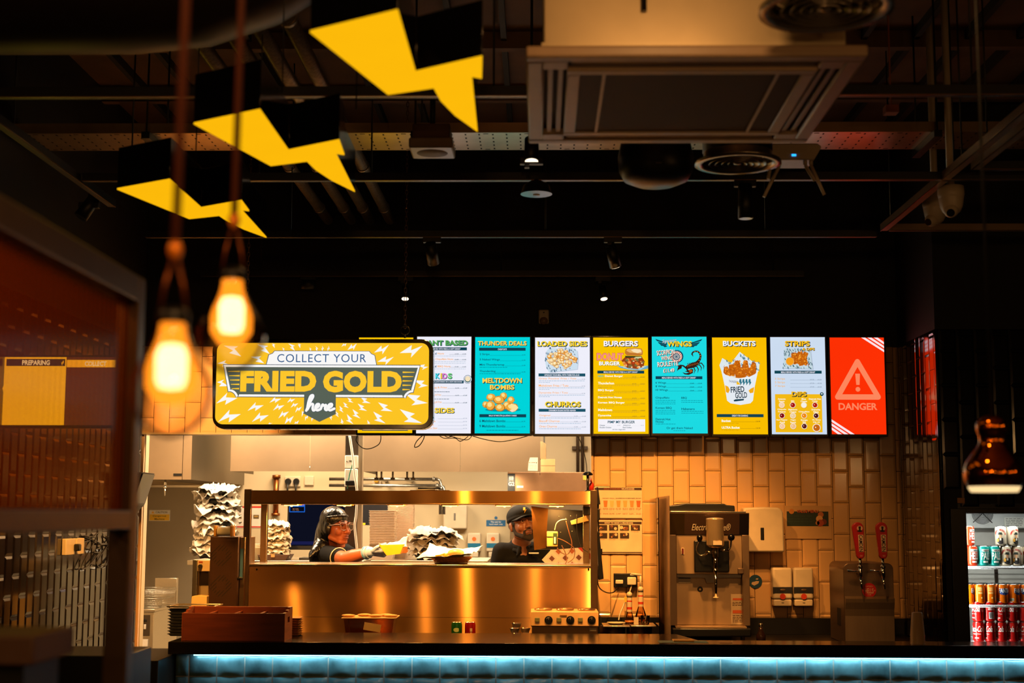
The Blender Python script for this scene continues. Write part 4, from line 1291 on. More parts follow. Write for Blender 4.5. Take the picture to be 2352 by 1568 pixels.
MB(TRAYM).box(XL + 0.02, 4.6, ty0, ty1, 3.5, 3.503).box(XL + 0.02, 4.6, ty0, ty0 + 0.003, 3.503, 3.55).box(XL + 0.02, 4.6, ty1 - 0.003, ty1, 3.503, 3.55).build('tray', ct)
m = MB(mat('slot_dark', (8, 7, 6), 0.9))
x = XL + 0.06
k = 0
while x < 4.5:
 for j in range(5):
  y = ty0 + (ty1 - ty0) * (j + 0.5) / 5
  wv = 0.004
  m.face([(x - wv, y - 0.012, 3.4994), (x + wv, y - 0.012, 3.4994), (x + wv, y + 0.012, 3.4994), (x - wv, y + 0.012, 3.4994)])
 if k % 3 == 1:
  for y in (ty0 + 0.02, ty1 - 0.02):
   m.face([(x + 0.02, y - 0.005, 3.4994), (x + 0.045, y - 0.005, 3.4994), (x + 0.045, y + 0.005, 3.4994), (x + 0.02, y + 0.005, 3.4994)])
 x += 0.0665
 k += 1
m.build('perforation', ct)['kind'] = 'stuff'
for x in (-1.9, -0.6, 0.6, 1.9, 3.2):
 m = MB(BLACKM)
 m.rod((x, ty0 - 0.02, 3.47), (x, ty0 - 0.02, CEIL), 0.005, seg=6).rod((x, ty1 + 0.02, 3.47), (x, ty1 + 0.02, CEIL), 0.005, seg=6)
 m.box(x - 0.02, x + 0.02, ty0 - 0.04, ty1 + 0.04, 3.465, 3.4985)
 m.build('trapeze_hanger', ct)
# beams on the slab
for k, y in enumerate((5.6, 6.35, 7.25, 8.2, 9.0)):
 struct(MB(CEILM).box(XL, 4.7, y, y + 0.06, CEIL - 0.09, CEIL).build('trim_%d' % (k + 2)))
k = 0
for x in [XL + 0.25 + 0.27 * i for i in range(27)]:
 struct(MB(mat('joist_dark', (14, 11, 9), 0.7)).box(x, x + 0.03, 4.5, YW, CEIL - 0.05, CEIL).build('trim_%d' % (k + 10)))
 k += 1
struct(MB(DARKWALL).box(2.2, 4.6, 4.6, 5.2, 3.55, CEIL).build('trim_40'))
# ------------------------------------------------------------------ lighting tracks
ZTRK = 3.2
RAIL_LIT = mat('lit_rail_metal', (150, 128, 104), 0.35, 0.5)  # lit look of these tracks is put into a lighter metal colour
LIT_LIP = mat('lit_track_lip', (150, 122, 92), 0.25, 0.9)  # light along the lower track edge, painted as a tan strip
def track(label, p0, p1, hang, body=None):
 p0, p1 = Vector(p0), Vector(p1)
 r = thing('light_track', label, 'light track', (p0 + p1) / 2, 'black lighting tracks under the ceiling')
 w, h = 0.019, 0.036
 if abs(p1.x - p0.x) > abs(p1.y - p0.y):
  bx = (p0.x, p1.x, p0.y - w, p0.y + w)
  lip = (p0.x, p1.x, p0.y - w - 0.001, p0.y - w + 0.004)
 else:
  bx = (p0.x - w, p0.x + w, p0.y, p1.y)
  lip = (p0.x - w - 0.001, p0.x - w + 0.004, p0.y, p1.y) if p0.x > 0 else (p0.x + w - 0.004, p0.x + w + 0.001, p0.y, p1.y)
 MB(body or BLACKM).box(*bx, ZTRK, ZTRK + h).build('rail', r)
 MB(LIT_LIP).box(*lip, ZTRK - 0.003, ZTRK + 0.001).build('lit_edge_lip', r)
 for t in hang:
  q = p0.lerp(p1, t)
  MB(BLACKM).rod((q.x, q.y, ZTRK + h), (q.x, q.y, CEIL), 0.004, seg=6).build('drop_rod', r)
 return r
def ty(y):
 return atz(1240, y, ZTRK).y
T1, T2, T3, T4 = ty(222), ty(415), ty(545), ty(635)
track('light track nearest to the lightning signs, crossing behind the ceiling unit', (-2.12, T1, ZTRK), (1.78, T1, ZTRK), (0.5, 0.75, 0.95))
track('light track crossing just below the perforated tray', (-2.12, T2, ZTRK), (2.35, T2, ZTRK), (0.05, 0.3, 0.62, 0.9))
track('long light track crossing behind the sign chains, holding the lit spotlight', (-2.2, T3, ZTRK), (1.86, T3, ZTRK), (0.2, 0.55, 0.85))
track('light track closest to the wall above the menu screens', (-2.2, T4, ZTRK), (1.7, T4, ZTRK), (0.1, 0.5, 0.95))
track('light track running along the tiled side wall', (-2.15, 3.6, ZTRK), (-2.15, T2 + 0.55, ZTRK), (0.1, 0.6))
xr = atz(2030, 530, ZTRK)
track('bright edged light track slanting beside the security cameras', (xr.x, 4.4, ZTRK), (xr.x, xr.y, ZTRK), (0.2, 0.55, 0.95), RAIL_LIT)
track('light track leading off behind the security cameras over the fridge side', (xr.x + 0.03, xr.y, ZTRK), (4.5, xr.y, ZTRK), (0.4, 0.9), RAIL_LIT)
x2 = atz(2240, 390, ZTRK)
track('short light track beside the slanting one, nearest the fridge side', (x2.x, 4.4, ZTRK), (x2.x, x2.y, ZTRK), (0.3, 0.9), RAIL_LIT)
track('cross light track above the security cameras', (x2.x + 0.025, x2.y, ZTRK), (4.5, x2.y, ZTRK), (0.3,))
# ------------------------------------------------------------------ track spotlights
def spotlight(label, px, py, Y, d, lit, L=0.125, rad=0.034):
 c = at(px, py, Y)
 d = Vector(d).normalized()
 r = thing('track_spotlight', label, 'spotlight', c, 'black track spotlights')
 m = MB(BLACKM)
 a, b = c - d * L / 2, c + d * L / 2
 m.rod(a, b, rad * 0.92, rad, 20)
 m.build('head', r)
 if lit:
  MB(glow('lamp_lens', (255, 226, 190), 3.0)).rod(b + d * 0.0005, b + d * 0.002, rad * 0.86, seg=20).build('lens', r)
 else:
  MB(mat('dark_lens', (50, 46, 42), 0.15)).rod(b + d * 0.0005, b + d * 0.002, rad * 0.86, seg=20).build('lens', r)
 top = Vector((c.x, c.y, max(ZTRK, c.z + 0.06)))
 MB(BLACKM).rod(c, (c.x, c.y, top.z), 0.008, seg=8).build('yoke', r)
 MB(BLACKM).box(c.x - 0.05, c.x + 0.05, c.y - 0.016, c.y + 0.016, ZTRK - 0.03, ZTRK, 0.003).box(c.x - 0.03, c.x - 0.01, c.y - 0.012, c.y + 0.012, ZTRK - 0.045, ZTRK - 0.03).build('adapter', r)
 if abs(Y - 6.0) < 0.01:
  MB(BLACKM).rod((c.x, c.y, ZTRK), (c.x, c.y, CEIL), 0.006, seg=6).build('drop_rod', r)
 return r
spotlight('unlit black spotlight tilted towards the tiled side wall', 205, 472, T2 + 0.45, (-0.45, -0.3, -0.85), False, 0.15)
spotlight('unlit black spotlight between the chain and the dark wall, beyond the tray', 992, 582, T3, (0.12, 0.6, -0.8), False)
spotlight('lit black spotlight on the long track, highest of the lit ones near the screens', 1408, 588, T3, (0.25, 0.4, -0.88), True)
spotlight('lit small spotlight above the burger screen, just over the wall sensor', 1385, 672, T4, (0.12, -0.3, -0.9), True, 0.09, 0.026)
spotlight('lit small spotlight showing through the sign chain', 931, 672, T4, (0.02, -0.35, -0.9), True, 0.09, 0.026)
spotlight('dark short spotlight above the hanging sign, lens barely glinting', 708, 652, T4, (0.0, 0.2, -0.98), False, 0.06, 0.05)
spotlight('unlit upright black spotlight hanging beneath the round diffuser', 1712, 462, T2, (0, 0, -1), False, 0.16, 0.035)
spotlight('lit black spotlight peeping out under the corner of the ceiling unit', 1221, 345, 6.0, (0.0, -0.25, -0.97), True, 0.11, 0.033)
# disc lamp
c = at(1232, 446, 6.4)
r = thing('disc_lamp', 'unlit black bowl lamp with pale face hanging in front of the dark wall', 'lamp', c)
MB(BLACKM).lathe([(0.0, 0.06), (0.03, 0.06), (0.06, 0.04), (0.073, 0.0)], c, 28).build('shade', r)
MB(mat('lamp_glass', (176, 164, 140), 0.25)).lathe([(0.073, 0.0), (0.02, -0.002), (0.0, -0.002)], c, 28).build('face', r)
MB(mat('lamp_cob', (220, 190, 140), 0.3)).lathe([(0.0, -0.005), (0.016, -0.004), (0.018, -0.001)], c, 14).build('emitter', r)
MB(BLACKM).rod(c + Vector((0, 0, 0.05)), (c.x, c.y, ZTRK - 0.001), 0.010).build('stem', r)
# ------------------------------------------------------------------ ceiling-hung devices
c = at(1506, 385, 5.6)
r = thing('pendant_speaker', 'black round pendant loudspeaker below the ceiling unit', 'loudspeaker', c)
MB(BLACKP).lathe([(0, -0.075), (0.08, -0.072), (0.128, -0.052), (0.148, -0.015), (0.152, 0.04), (0.14, 0.1), (0.09, 0.13), (0, 0.135)], c, 36).build('housing', r)
MB(GREYP).box(c.x - 0.012, c.x + 0.012, c.y - 0.1505, c.y - 0.146, c.z - 0.02, c.z - 0.014).build('badge', r)
MB(BLACKM).rod(c + Vector((0, 0, 0.13)), (c.x, c.y, CEIL), 0.004, seg=6).build('cord', r)
# square ceiling beacon
c = atz(993, 352, 3.22)
r = thing('ceiling_sounder', 'cream square ceiling sounder with round grille fixed under the cable tray', 'alarm', c)
m = MB(CREAMP).box(c.x - 0.094, c.x + 0.094, c.y - 0.1, c.y + 0.1, 3.22, 3.265, 0.008)
m.build('cover', r)
MB(mat('sounder_base', (120, 84, 60), 0.5)).box(c.x - 0.08, c.x + 0.08, c.y - 0.085, c.y + 0.085, 3.265, 3.33, 0.004).build('base', r)
MB(mat('sounder_grille', (112, 84, 62), 0.6)).lathe([(0.0, -0.002), (0.066, -0.001), (0.07, 0.003)], (c.x, c.y, 3.22), 30).build('grille', r)
MB(BLACKM).rod((c.x, c.y, 3.32), (c.x, c.y, 3.5), 0.012).build('stem', r)
# wireless router
c = at(1825, 352, 6.0)
r = thing('wireless_router', 'white wireless router with angled aerials and blue light below the ceiling unit', 'router', c)
m = MB(CREAMP)
m.prism([(c.x - 0.085, c.z - 0.028), (c.x + 0.085, c.z - 0.028), (c.x + 0.118, c.z + 0.03), (c.x + 0.1, c.z + 0.045), (c.x - 0.1, c.z + 0.045), (c.x - 0.118, c.z + 0.03)], c.y, c.y + 0.16, 'xz', 0.006)
m.build('case', r)
MB(glow('blue_led', (30, 150, 255), 2.5)).box(c.x - 0.012, c.x + 0.006, c.y - 0.002, c.y, c.z - 0.012, c.z - 0.004).build('status_light', r)
MB(WHITEP).box(c.x - 0.035, c.x + 0.035, c.y - 0.0015, c.y, c.z - 0.003, c.z).build('light_bar', r)
for x0, x1, l in ((-0.06, -0.13, 0.14), (0.05, 0.09, 0.07), (0.075, 0.13, 0.13), (-0.1, -0.11, 0.06)):
 m = MB(CREAMP).rod((c.x + x0, c.y + 0.03, c.z - 0.02), (c.x + x0, c.y + 0.03, c.z - 0.045), 0.009, seg=10)
 m.tube([(c.x + x0, c.y + 0.03, c.z - 0.045), (c.x + (x0 + x1) / 2, c.y + 0.03, c.z - 0.045 - l / 2), (c.x + x1, c.y + 0.03, c.z - 0.045 - l)], [0.007, 0.008, 0.007], 8)
 m.build('aerial', r)
MB(BLACKM).rod((c.x, c.y + 0.08, c.z + 0.04), (c.x, c.y + 0.08, CEIL), 0.004, seg=6).build('bracket', r)
# movement sensor on the bulkhead
X0, X1, Z0, Z1 = rect(1237, 712, 1261, 750, YW)
r = thing('movement_sensor', 'small brown-lit movement sensor on the dark wall above the loaded sides screen', 'sensor', ((X0 + X1) / 2, YW - 0.02, Z0))
cx = (X0 + X1) / 2
MB(CREAMP).box(X0, X1, YW - 0.035, YW - 0.0005, Z0 + 0.015, Z1, 0.01, seg=3).build('case', r)
m = MB(mat('sensor_lens', (150, 120, 92), 0.3)).ball((cx, YW - 0.03, Z0 + 0.035), (0.028, 0.02, 0.026), 16, 10)
m.build('lens', r)
MB(BLACKP).box(cx - 0.005, cx + 0.005, YW - 0.037, YW - 0.034, Z1 - 0.024, Z1 - 0.017).build('badge', r)
# security cameras
def cctv(label, px, py, Y, yaw):
 c = at(px, py, Y)
 r = thing('security_camera', label, 'camera', c, 'turret security cameras')
 CW = mat('camera_shell', (206, 188, 160), 0.35)
 m = MB(CW).lathe([(0, 0.085), (0.06, 0.085), (0.062, 0.05), (0.056, 0.02), (0.05, 0.018), (0, 0.018)], c, 28)
 m.build('base', r)
 m = MB(CW).lathe([(0.058, 0.03), (0.052, -0.01), (0.04, -0.035), (0.02, -0.05), (0.0, -0.052)], c, 28)
 m.build('dome', r)
 d = Vector((math.sin(yaw), -math.cos(yaw) * 0.85, -0.5)).normalized()
 e = c + Vector((0, 0, -0.018)) + d * 0.03
 MB(CW).ball(e, 0.034, 18, 12).build('eyeball', r)
 MB(BLACKG).rod(e + d * 0.028, e + d * 0.0345, 0.018, seg=18).build('lens', r)
 MB(CW).rod(c + Vector((0, 0, 0.08)), (c.x, c.y, CEIL), 0.018).build('mount', r)
 return r
cctv('cream turret security camera facing the counter, the higher one', 2185, 470, 6.6, -0.3)
cctv('cream turret security camera tucked below the slanting track, the lower one', 2148, 492, 7.1, -0.9)
m = MB(mat('amber_lit_box', (160, 84, 40), 0.6)).box(*rect(2035, 240, 2065, 257, 6.2)[:2], 6.2, 6.26, *rect(2035, 240, 2065, 257, 6.2)[2:])  # amber light falling on the box is put into its colour
c = at(2050, 248, 6.2)
m.rod((c.x, c.y + 0.03, c.z), (c.x, c.y + 0.03, CEIL), 0.004, seg=6)
tag(m.build('junction_box'), 'small amber-lit junction box in the dark ceiling beyond the ceiling unit', 'junction box')
# ------------------------------------------------------------------ filament bulbs on cords
BG = glass('bulb_glass', (250, 240, 228), 0.03, 1.13, tint=0.25)
AMG = MATS.get('amber_glow')
def glow_glass(name, rgb, strength, fac):
 m = bpy.data.materials.new(name)
 m.use_nodes = True
 nt = m.node_tree
 nt.nodes.remove(nt.nodes['Principled BSDF'])
 e = nt.nodes.new('ShaderNodeEmission')
 e.inputs[0].default_value = (*lin(rgb), 1)
 e.inputs[1].default_value = strength
 t = nt.nodes.new('ShaderNodeBsdfTransparent')
 lw = nt.nodes.new('ShaderNodeTexNoise')
 lw.inputs['Scale'].default_value = 40
 mp = nt.nodes.new('ShaderNodeMapRange')
 mp.inputs['To Min'].default_value = fac * 0.8
 mp.inputs['To Max'].default_value = fac * 1.2
 nt.links.new(lw.outputs['Fac'], mp.inputs['Value'])
 mx = nt.nodes.new('ShaderNodeMixShader')
 nt.links.new(mp.outputs[0], mx.inputs[0])
 nt.links.new(t.outputs[0], mx.inputs[1])
 nt.links.new(e.outputs[0], mx.inputs[2])
 nt.links.new(mx.outputs[0], nt.nodes['Material Output'].inputs[0])
 MATS[name] = m
 return m
AMBG = glow_glass('glowing_amber_glass', (255, 144, 30), 1.9, 0.75)
def bulb(label, px, pneck, Y, s, tilt):
 k = Y / FPX * s
 c = at(px, pneck, Y)
 r = thing('pendant_bulb', label, 'lamp', c, 'bare filament bulbs on cords')
 prof = [(33, 2), (33, -10), (40, -35), (58, -70), (82, -108), (96, -142), (97, -165), (88, -200), (66, -234), (34, -258), (0, -267)]
 MB(BG).lathe([(a * k, b * k) for a, b in prof], c, 40).build('glass', r)
 prof = [(0, -190), (34, -182), (57, -148), (58, -104), (46, -58), (33, -20), (28, 2), (0, 4)]
 MB(AMBG).lathe([(a * k, b * k) for a, b in prof], c, 28).build('inner_glass', r)
 prof = [(0, -152), (27, -148), (35, -130), (36, -72), (27, -50), (0, -44)]
 MB(glow('bulb_filament', (255, 226, 170), 10.0)).lathe([(a * k, b * k) for a, b in prof], c, 24).build('filament', r)
 prof = [(0, 42), (22, 40), (36, 30), (38, 6), (33, 2), (0, 2)]
 MB(BLACKP).lathe([(a * k, b * k) for a, b in prof], c, 28).build('lamp_holder', r)
 BR = mat('bronze_fitting', (128, 68, 26), 0.35, 0.7)
 m = MB(BR)
 for sx in (-1, 1):
  m.tube([c + Vector((sx * 30 * k, 0, 36 * k)), c + Vector((sx * 22 * k, 0, 90 * k)), c + Vector((sx * 5 * k, 0, 160 * k))], 4 * k, 8)
 m.build('hanger', r)
 MB(mat('amber_bead', (255, 150, 30), 0.15, 0.3)).ball(c + Vector((0, 0, 176 * k)), (17 * k, 17 * k, 24 * k), 18, 12).build('cord_grip', r)
 top = c + Vector((tilt * 1.2, 0, CEIL - c.z))
 MB(mat('brown_cord', (96, 46, 24), 0.6)).rod(c + Vector((0, 0, 190 * k)), top, 10 * k, seg=10).build('cord', r)
 o = lamp('pendant_bulb_light', 'POINT', c + Vector((0, 0, -90 * k)), 6.0, (1.0, 0.55, 0.2), 37 * k)
 o.parent = None
bulb('nearest glowing clear bulb on a brown cord, lower of the two', 397, 745, 1.8, 1.0, 0.02)
bulb('smaller looking glowing clear bulb on a brown cord, higher of the two', 534, 645, 2.2, 0.82, 0.012)
# ------------------------------------------------------------------ amber glass pendant
PY = 3.6
k = PY / FPX
c = at(2284, 1130, PY)
r = thing('pendant_lamp', 'amber mirrored gourd shaped pendant lamp hanging in front of the drinks fridge', 'lamp', c)
prof = [(58, 13), (62, 20), (65, 30), (66, 46), (60, 66), (47, 86), (36, 100), (30, 114), (31, 128), (35, 142), (34, 156), (26, 168), (12, 174), (0, 175)]
cv = curve3([(a, 0, b) for a, b in prof], 5)
AMIR = mat('amber_mirror_glass', (214, 120, 26), 0.05, 1.0, 0.05)
MB(AMIR).lathe([(max(v.x, 0) * k, v.z * k) for v in cv], c, 56).build('shade', r)
MB(glow('pendant_rim', (255, 214, 150), 1.15)).lathe([(0, 1 * k), (48 * k, 1 * k), (51 * k, 0), (55 * k, 6 * k), (58 * k, 13 * k)], c, 48).build('diffuser', r)
MB(BLACKM).rod(c + Vector((0, 0, 174 * k)), (c.x, c.y, CEIL), 0.004, seg=8).build('cord', r)
lamp('pendant_lamp_light', 'SPOT', c + Vector((0, 0, -0.01)), 2.5, WARM, 0.05, c + Vector((0, 0, -1)), 120, 0.8)
# ------------------------------------------------------------------ framed orange divider
DX, DY1 = -0.875, 3.02
dv = thing('divider_screen', 'metal framed divider with ribbed orange see-through panel', 'divider', (DX, 2.0, 0))
FR = mat('bronze_frame', (92, 70, 50), 0.35, 0.6, 0.1)
ZTOP = atz(295, 640, 1).z * 0 + at(310, 640, 3.0).z
def bar(x0, x1, y0, y1, z0, z1, nm):
 MB(FR).box(x0, x1, y0, y1, z0, z1, 0.003).build(nm, dv)
bar(DX - 0.025, DX + 0.025, DY1 - 0.05, DY1, 0, ZTOP, 'post')
bar(DX - 0.025, DX + 0.025, 0.55, 0.60, 0, ZTOP, 'post')
bar(DX - 0.025, DX + 0.025, 0.60, DY1 - 0.05, ZTOP - 0.055, ZTOP, 'top_rail')
zr0, zr1 = at(295, 1215, 3.0).z, at(295, 1172, 3.0).z
bar(DX - 0.025, DX + 0.025, 0.60, DY1 - 0.05, zr0, zr1, 'middle_rail')
bar(DX - 0.025, DX + 0.025, 0.60, DY1 - 0.05, 0.0, 0.05, 'bottom_rail')
# ribbed amber sheet
m_ = bpy.data.materials.new('ribbed_orange_sheet')
m_.use_nodes = True
nt = m_.node_tree
b = nt.nodes['Principled BSDF']
nt.nodes.remove(b)
tc = nt.nodes.new('ShaderNodeTexCoord')
wv = nt.nodes.new('ShaderNodeTexWave')
wv.bands_direction = 'Y'
wv.inputs['Scale'].default_value = 11.0
wv.inputs['Distortion'].default_value = 0.0
nt.links.new(tc.outputs['Object'], wv.inputs['Vector'])
r1 = nt.nodes.new('ShaderNodeValToRGB')
r1.color_ramp.elements[0].color = (0.60, 0.33, 0.15, 1)
r1.color_ramp.elements[1].color = (1.0, 0.80, 0.52, 1)
r1.color_ramp.elements[0].position = 0.12
r1.color_ramp.elements[1].position = 0.45
nt.links.new(wv.outputs['Fac'], r1.inputs[0])
tr = nt.nodes.new('ShaderNodeBsdfTransparent')
nt.links.new(r1.outputs[0], tr.inputs[0])
df = nt.nodes.new('ShaderNodeBsdfDiffuse')
r2 = nt.nodes.new('ShaderNodeValToRGB')
r2.color_ramp.elements[0].color = (0.20, 0.02, 0.002, 1)
r2.color_ramp.elements[1].color = (0.95, 0.20, 0.012, 1)
nt.links.new(wv.outputs['Fac'], r2.inputs[0])
nt.links.new(r2.outputs[0], df.inputs[0])
tl = nt.nodes.new('ShaderNodeBsdfTranslucent')
nt.links.new(r2.outputs[0], tl.inputs[0])
ad = nt.nodes.new('ShaderNodeMixShader')
ad.inputs[0].default_value = 0.5
nt.links.new(df.outputs[0], ad.inputs[1])
nt.links.new(tl.outputs[0], ad.inputs[2])
mx = nt.nodes.new('ShaderNodeMixShader')
mx.inputs[0].default_value = 0.36
nt.links.new(tr.outputs[0], mx.inputs[1])
nt.links.new(ad.outputs[0], mx.inputs[2])
gl = nt.nodes.new('ShaderNodeBsdfGlossy')
gl.inputs['Roughness'].default_value = 0.12
m2 = nt.nodes.new('ShaderNodeMixShader')
m2.inputs[0].default_value = 0.03
nt.links.new(mx.outputs[0], m2.inputs[1])
nt.links.new(gl.outputs[0], m2.inputs[2])
nt.links.new(m2.outputs[0], nt.nodes['Material Output'].inputs[0])
MB(m_).box(DX - 0.004, DX + 0.004, 0.60, DY1 - 0.05, zr1, ZTOP - 0.055).build('orange_panel', dv)
# low shelf end in the foreground and dark bench
c = at(60, 1450, 2.6)
m = MB(mat('worn_wood', (84, 56, 38), 0.6, 0, 0.2, 6, 0.05)).box(at(0, 1450, 2.6).x - 0.25, at(122, 1450, 2.6).x, 2.5, 2.72, c.z - 0.05, c.z, 0.004)
b_ = m
lo = thing('wooden_ledge', 'blurred brown wooden ledge in the nearest corner below the orange divider', 'ledge', (c.x, 2.6, 0))
m.build('top', lo)
MB(BLACKM).box(at(0, 1450, 2.6).x - 0.25, at(95, 1450, 2.6).x, 2.52, 2.70, 0, c.z - 0.05).build('base', lo)
c0, c1, c2 = at(0, 1503, 5.6), at(262, 1500, 5.6), at(300, 1500, 5.6)
m = MB(BLACKM).box(c0.x - 0.3, c2.x, 5.5, 5.9, 0, c1.z, 0.004)
tag(m.build('black_bench'), 'low black bench back standing in front of the glossy tiled side wall', 'bench')
# ------------------------------------------------------------------ order status screen seen through the divider
OY = 6.85
X0, X1, Z0, Z1 = rect(2, 820, 276, 976, OY)
r = thing('order_screen', 'order screen reading PREPARING and COLLECT behind the orange panel', 'screen', ((X0 + X1) / 2, OY, Z0))
MB(BLACKP).box(X0 - 0.01, X1 + 0.01, OY + 0.002, OY + 0.05, Z0 - 0.014, Z1 + 0.012, 0.004).build('housing', r)
MB(BLACKM).box(XL + 0.007, X0 + 0.2, OY + 0.05, OY + 0.08, (Z0 + Z1) / 2 - 0.03, (Z0 + Z1) / 2 + 0.03).build('wall_bracket', r)
p = Panel((8, 1415, 1008, 1985), (X0, X1, Z0, Z1), OY, r, mk=lambda *c: G(*c, 2.2))
p.rect('preparing_half', 8, 1415, 548, 1985, (255, 214, 40), 0)
p.rect('preparing_half', 44, 1430, 538, 1490, (40, 32, 36), 1)
p.text('preparing_half', 'PREPARING', 176, 1440, 410, 1482, (255, 255, 255), 2, 0.03)
p.poly('preparing_half', bolt2(514, 1462, 24, 2.0), (255, 214, 40), 2)
p.rect('collect_half', 548, 1415, 1008, 1985, (84, 44, 30), 0)
p.rect('collect_half', 552, 1438, 1008, 1500, (255, 205, 40), 1)
p.text('collect_half', 'COLLECT', 704, 1450, 884, 1490, (255, 255, 255), 2, 0.03)
p.done()
# ------------------------------------------------------------------ sockets and wiring on the tiled side wall
def on_left(px, py):
 """point on the tiled side wall under a photo pixel"""
 d = MC @ Vector(((px - 1176) / FPX, (784 - py) / FPX, -1))
 t = (XL - CAM.x) / d.x
 return CAM + d * t
a, b = on_left(138, 1275), on_left(182, 1235)
r = thing('wall_socket', 'cream twin wall socket with plug on the glossy tiled side wall', 'socket', (XL, (a.y + b.y) / 2, a.z))
MB(CREAMP).box(XL + 0.007, XL + 0.03, a.y, a.y + (b.y - a.y) * 0.52, a.z, b.z, 0.003).box(XL + 0.007, XL + 0.03, a.y + (b.y - a.y) * 0.58, b.y, a.z, b.z, 0.003).build('plate', r)
ym = a.y + (b.y - a.y) * 0.5
MB(BLACKP).box(XL + 0.03, XL + 0.06, ym - 0.025, ym + 0.02, a.z + 0.02, b.z - 0.03, 0.006).build('plug', r)
rr = random.Random(4)
for k, lab in enumerate(('black cable drooping from the socket on the tiled side wall', 'tangled black cable hung below the divider rail on the tiled wall', 'looped black cable at the kitchen end of the tiled side wall')):
 x0, x1 = ((168, 225), (205, 255), (225, 262))[k]
 pts = []
 for j in range(8):
  q = on_left(x0 + (x1 - x0) * ((j * 3) % 8) / 7, 1222 + rr.uniform(0, 55) + (30 if j in (3, 4) else 0))
  pts.append((XL + 0.016 + 0.01 * rr.random(), q.y, q.z))
 o = MB(BLACKP).tube(curve3(pts, 6), 0.004, 6).build('wall_cable')
 tag(o, lab, 'cable')
# dark till display seen edge-on at the end of the side wall
a = [at(300, 1088, 8.9), at(345, 1088, 9.3), at(322, 1160, 9.3), at(300, 1168, 8.9)]
r = thing('till_display', 'tilted black till display sticking out at the end of the tiled side wall', 'screen', a[3])
m = MB(BLACKP)
x0 = XL + 0.03
f = [(x0, 9.0, a[0].z), (x0 + 0.11, 9.22, a[1].z), (x0 + 0.05, 9.22, a[2].z), (x0, 9.0, a[3].z)]
m.prism([(x0, a[0].z), (x0 + 0.105, a[1].z), (x0 + 0.045, a[2].z), (x0, a[3].z - 0.02)], 8.85, 9.16, 'xz', 0.004)
m.build('housing', r)
MB(mat('till_glass', (40, 44, 70), 0.08)).prism([(x0 + 0.108, a[1].z - 0.01), (x0 + 0.111, a[1].z - 0.01), (x0 + 0.054, a[2].z + 0.01), (x0 + 0.051, a[2].z + 0.01)], 8.87, 9.14, 'xz').build('screen_glass', r)
MB(BLACKM).box(XL + 0.007, x0, 8.95, 9.05, a[3].z + 0.05, a[3].z + 0.12).build('bracket', r)
# ------------------------------------------------------------------ heated stainless pass
GYF, GYB = 8.85, 9.27
gx0, gx1 = at(560, 1210, GYF).x, at(1372, 1210, GYF).x
gzt = at(900, 1124, GYF).z
gz1, gz0 = at(900, 1131, GYF).z, at(900, 1157, GYF).z
gs1, gs0 = at(900, 1296, GYF).z, at(900, 1301, GYF).z
gp = thing('heated_pass', 'long stainless heated pass with glowing lamps over a bright shelf', 'heated pass', ((gx0 + gx1) / 2, (GYF + GYB) / 2, BZ))
BRASS = mat('warm_steel', (190, 160, 120), 0.28, 1.0, 0.05, 20, 0.02, None, stretch=(1, 1, 10))
for x0, x1 in ((gx0, gx0 + 0.042), (gx1 - 0.042, gx1)):
 MB(mat('post_steel', (120, 96, 74), 0.34, 0.9)).box(x0, x1, GYF - 0.012, GYF + 0.03, BZ, gzt, 0.003).build('front_post', gp)
 MB(BRASS).box(x0 + 0.03, x1 + 0.03, GYB - 0.042, GYB, BZ, gz0, 0.003) .build('rear_post', gp) if x0 < 0 - 1 else MB(BRASS).box(x0 - 0.035, x1 - 0.035, GYB - 0.042, GYB, BZ, gz0, 0.003).build('rear_post', gp)
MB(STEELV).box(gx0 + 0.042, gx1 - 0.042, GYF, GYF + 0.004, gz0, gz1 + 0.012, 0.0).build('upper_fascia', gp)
MB(STEEL).box(gx0 + 0.042, gx1 - 0.042, GYF + 0.004, GYB, gz1 + 0.006, gz1 + 0.012).build('top_plate', gp)
MB(BRASS).box(gx0 + 0.042, gx1 - 0.042, GYF + 0.004, GYB, gz0 + 0.018, gz0 + 0.022).box(gx0 + 0.042, gx1 - 0.042, GYF - 0.004, GYF + 0.006, gz0 - 0.004, gz0 + 0.004, 0.002).build('under_plate', gp)
MB(mat('shelf_steel', (206, 190, 165), 0.24, 1.0, 0.05)).box(gx0 + 0.03, gx1 - 0.03, GYF - 0.006, GYB, gs0, gs1, 0.003).build('shelf', gp)
zs = at(900, 1417, GYF).z
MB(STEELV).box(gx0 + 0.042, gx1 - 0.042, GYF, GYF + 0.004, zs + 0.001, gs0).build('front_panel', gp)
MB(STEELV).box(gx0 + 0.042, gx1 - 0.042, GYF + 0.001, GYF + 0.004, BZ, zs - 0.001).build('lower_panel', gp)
MB(DSTEEL).box(gx0 + 0.042, gx1 - 0.042, GYB - 0.01, GYB, BZ, gs0).build('rear_panel', gp)
for px, py in ((1352, 1307), (590, 1307)):
 c = at(px, py, GYF)
 MB(CHROME).rod((c.x, GYF - 0.004, c.z), (c.x, GYF, c.z), 0.006, seg=12).build('screw', gp)
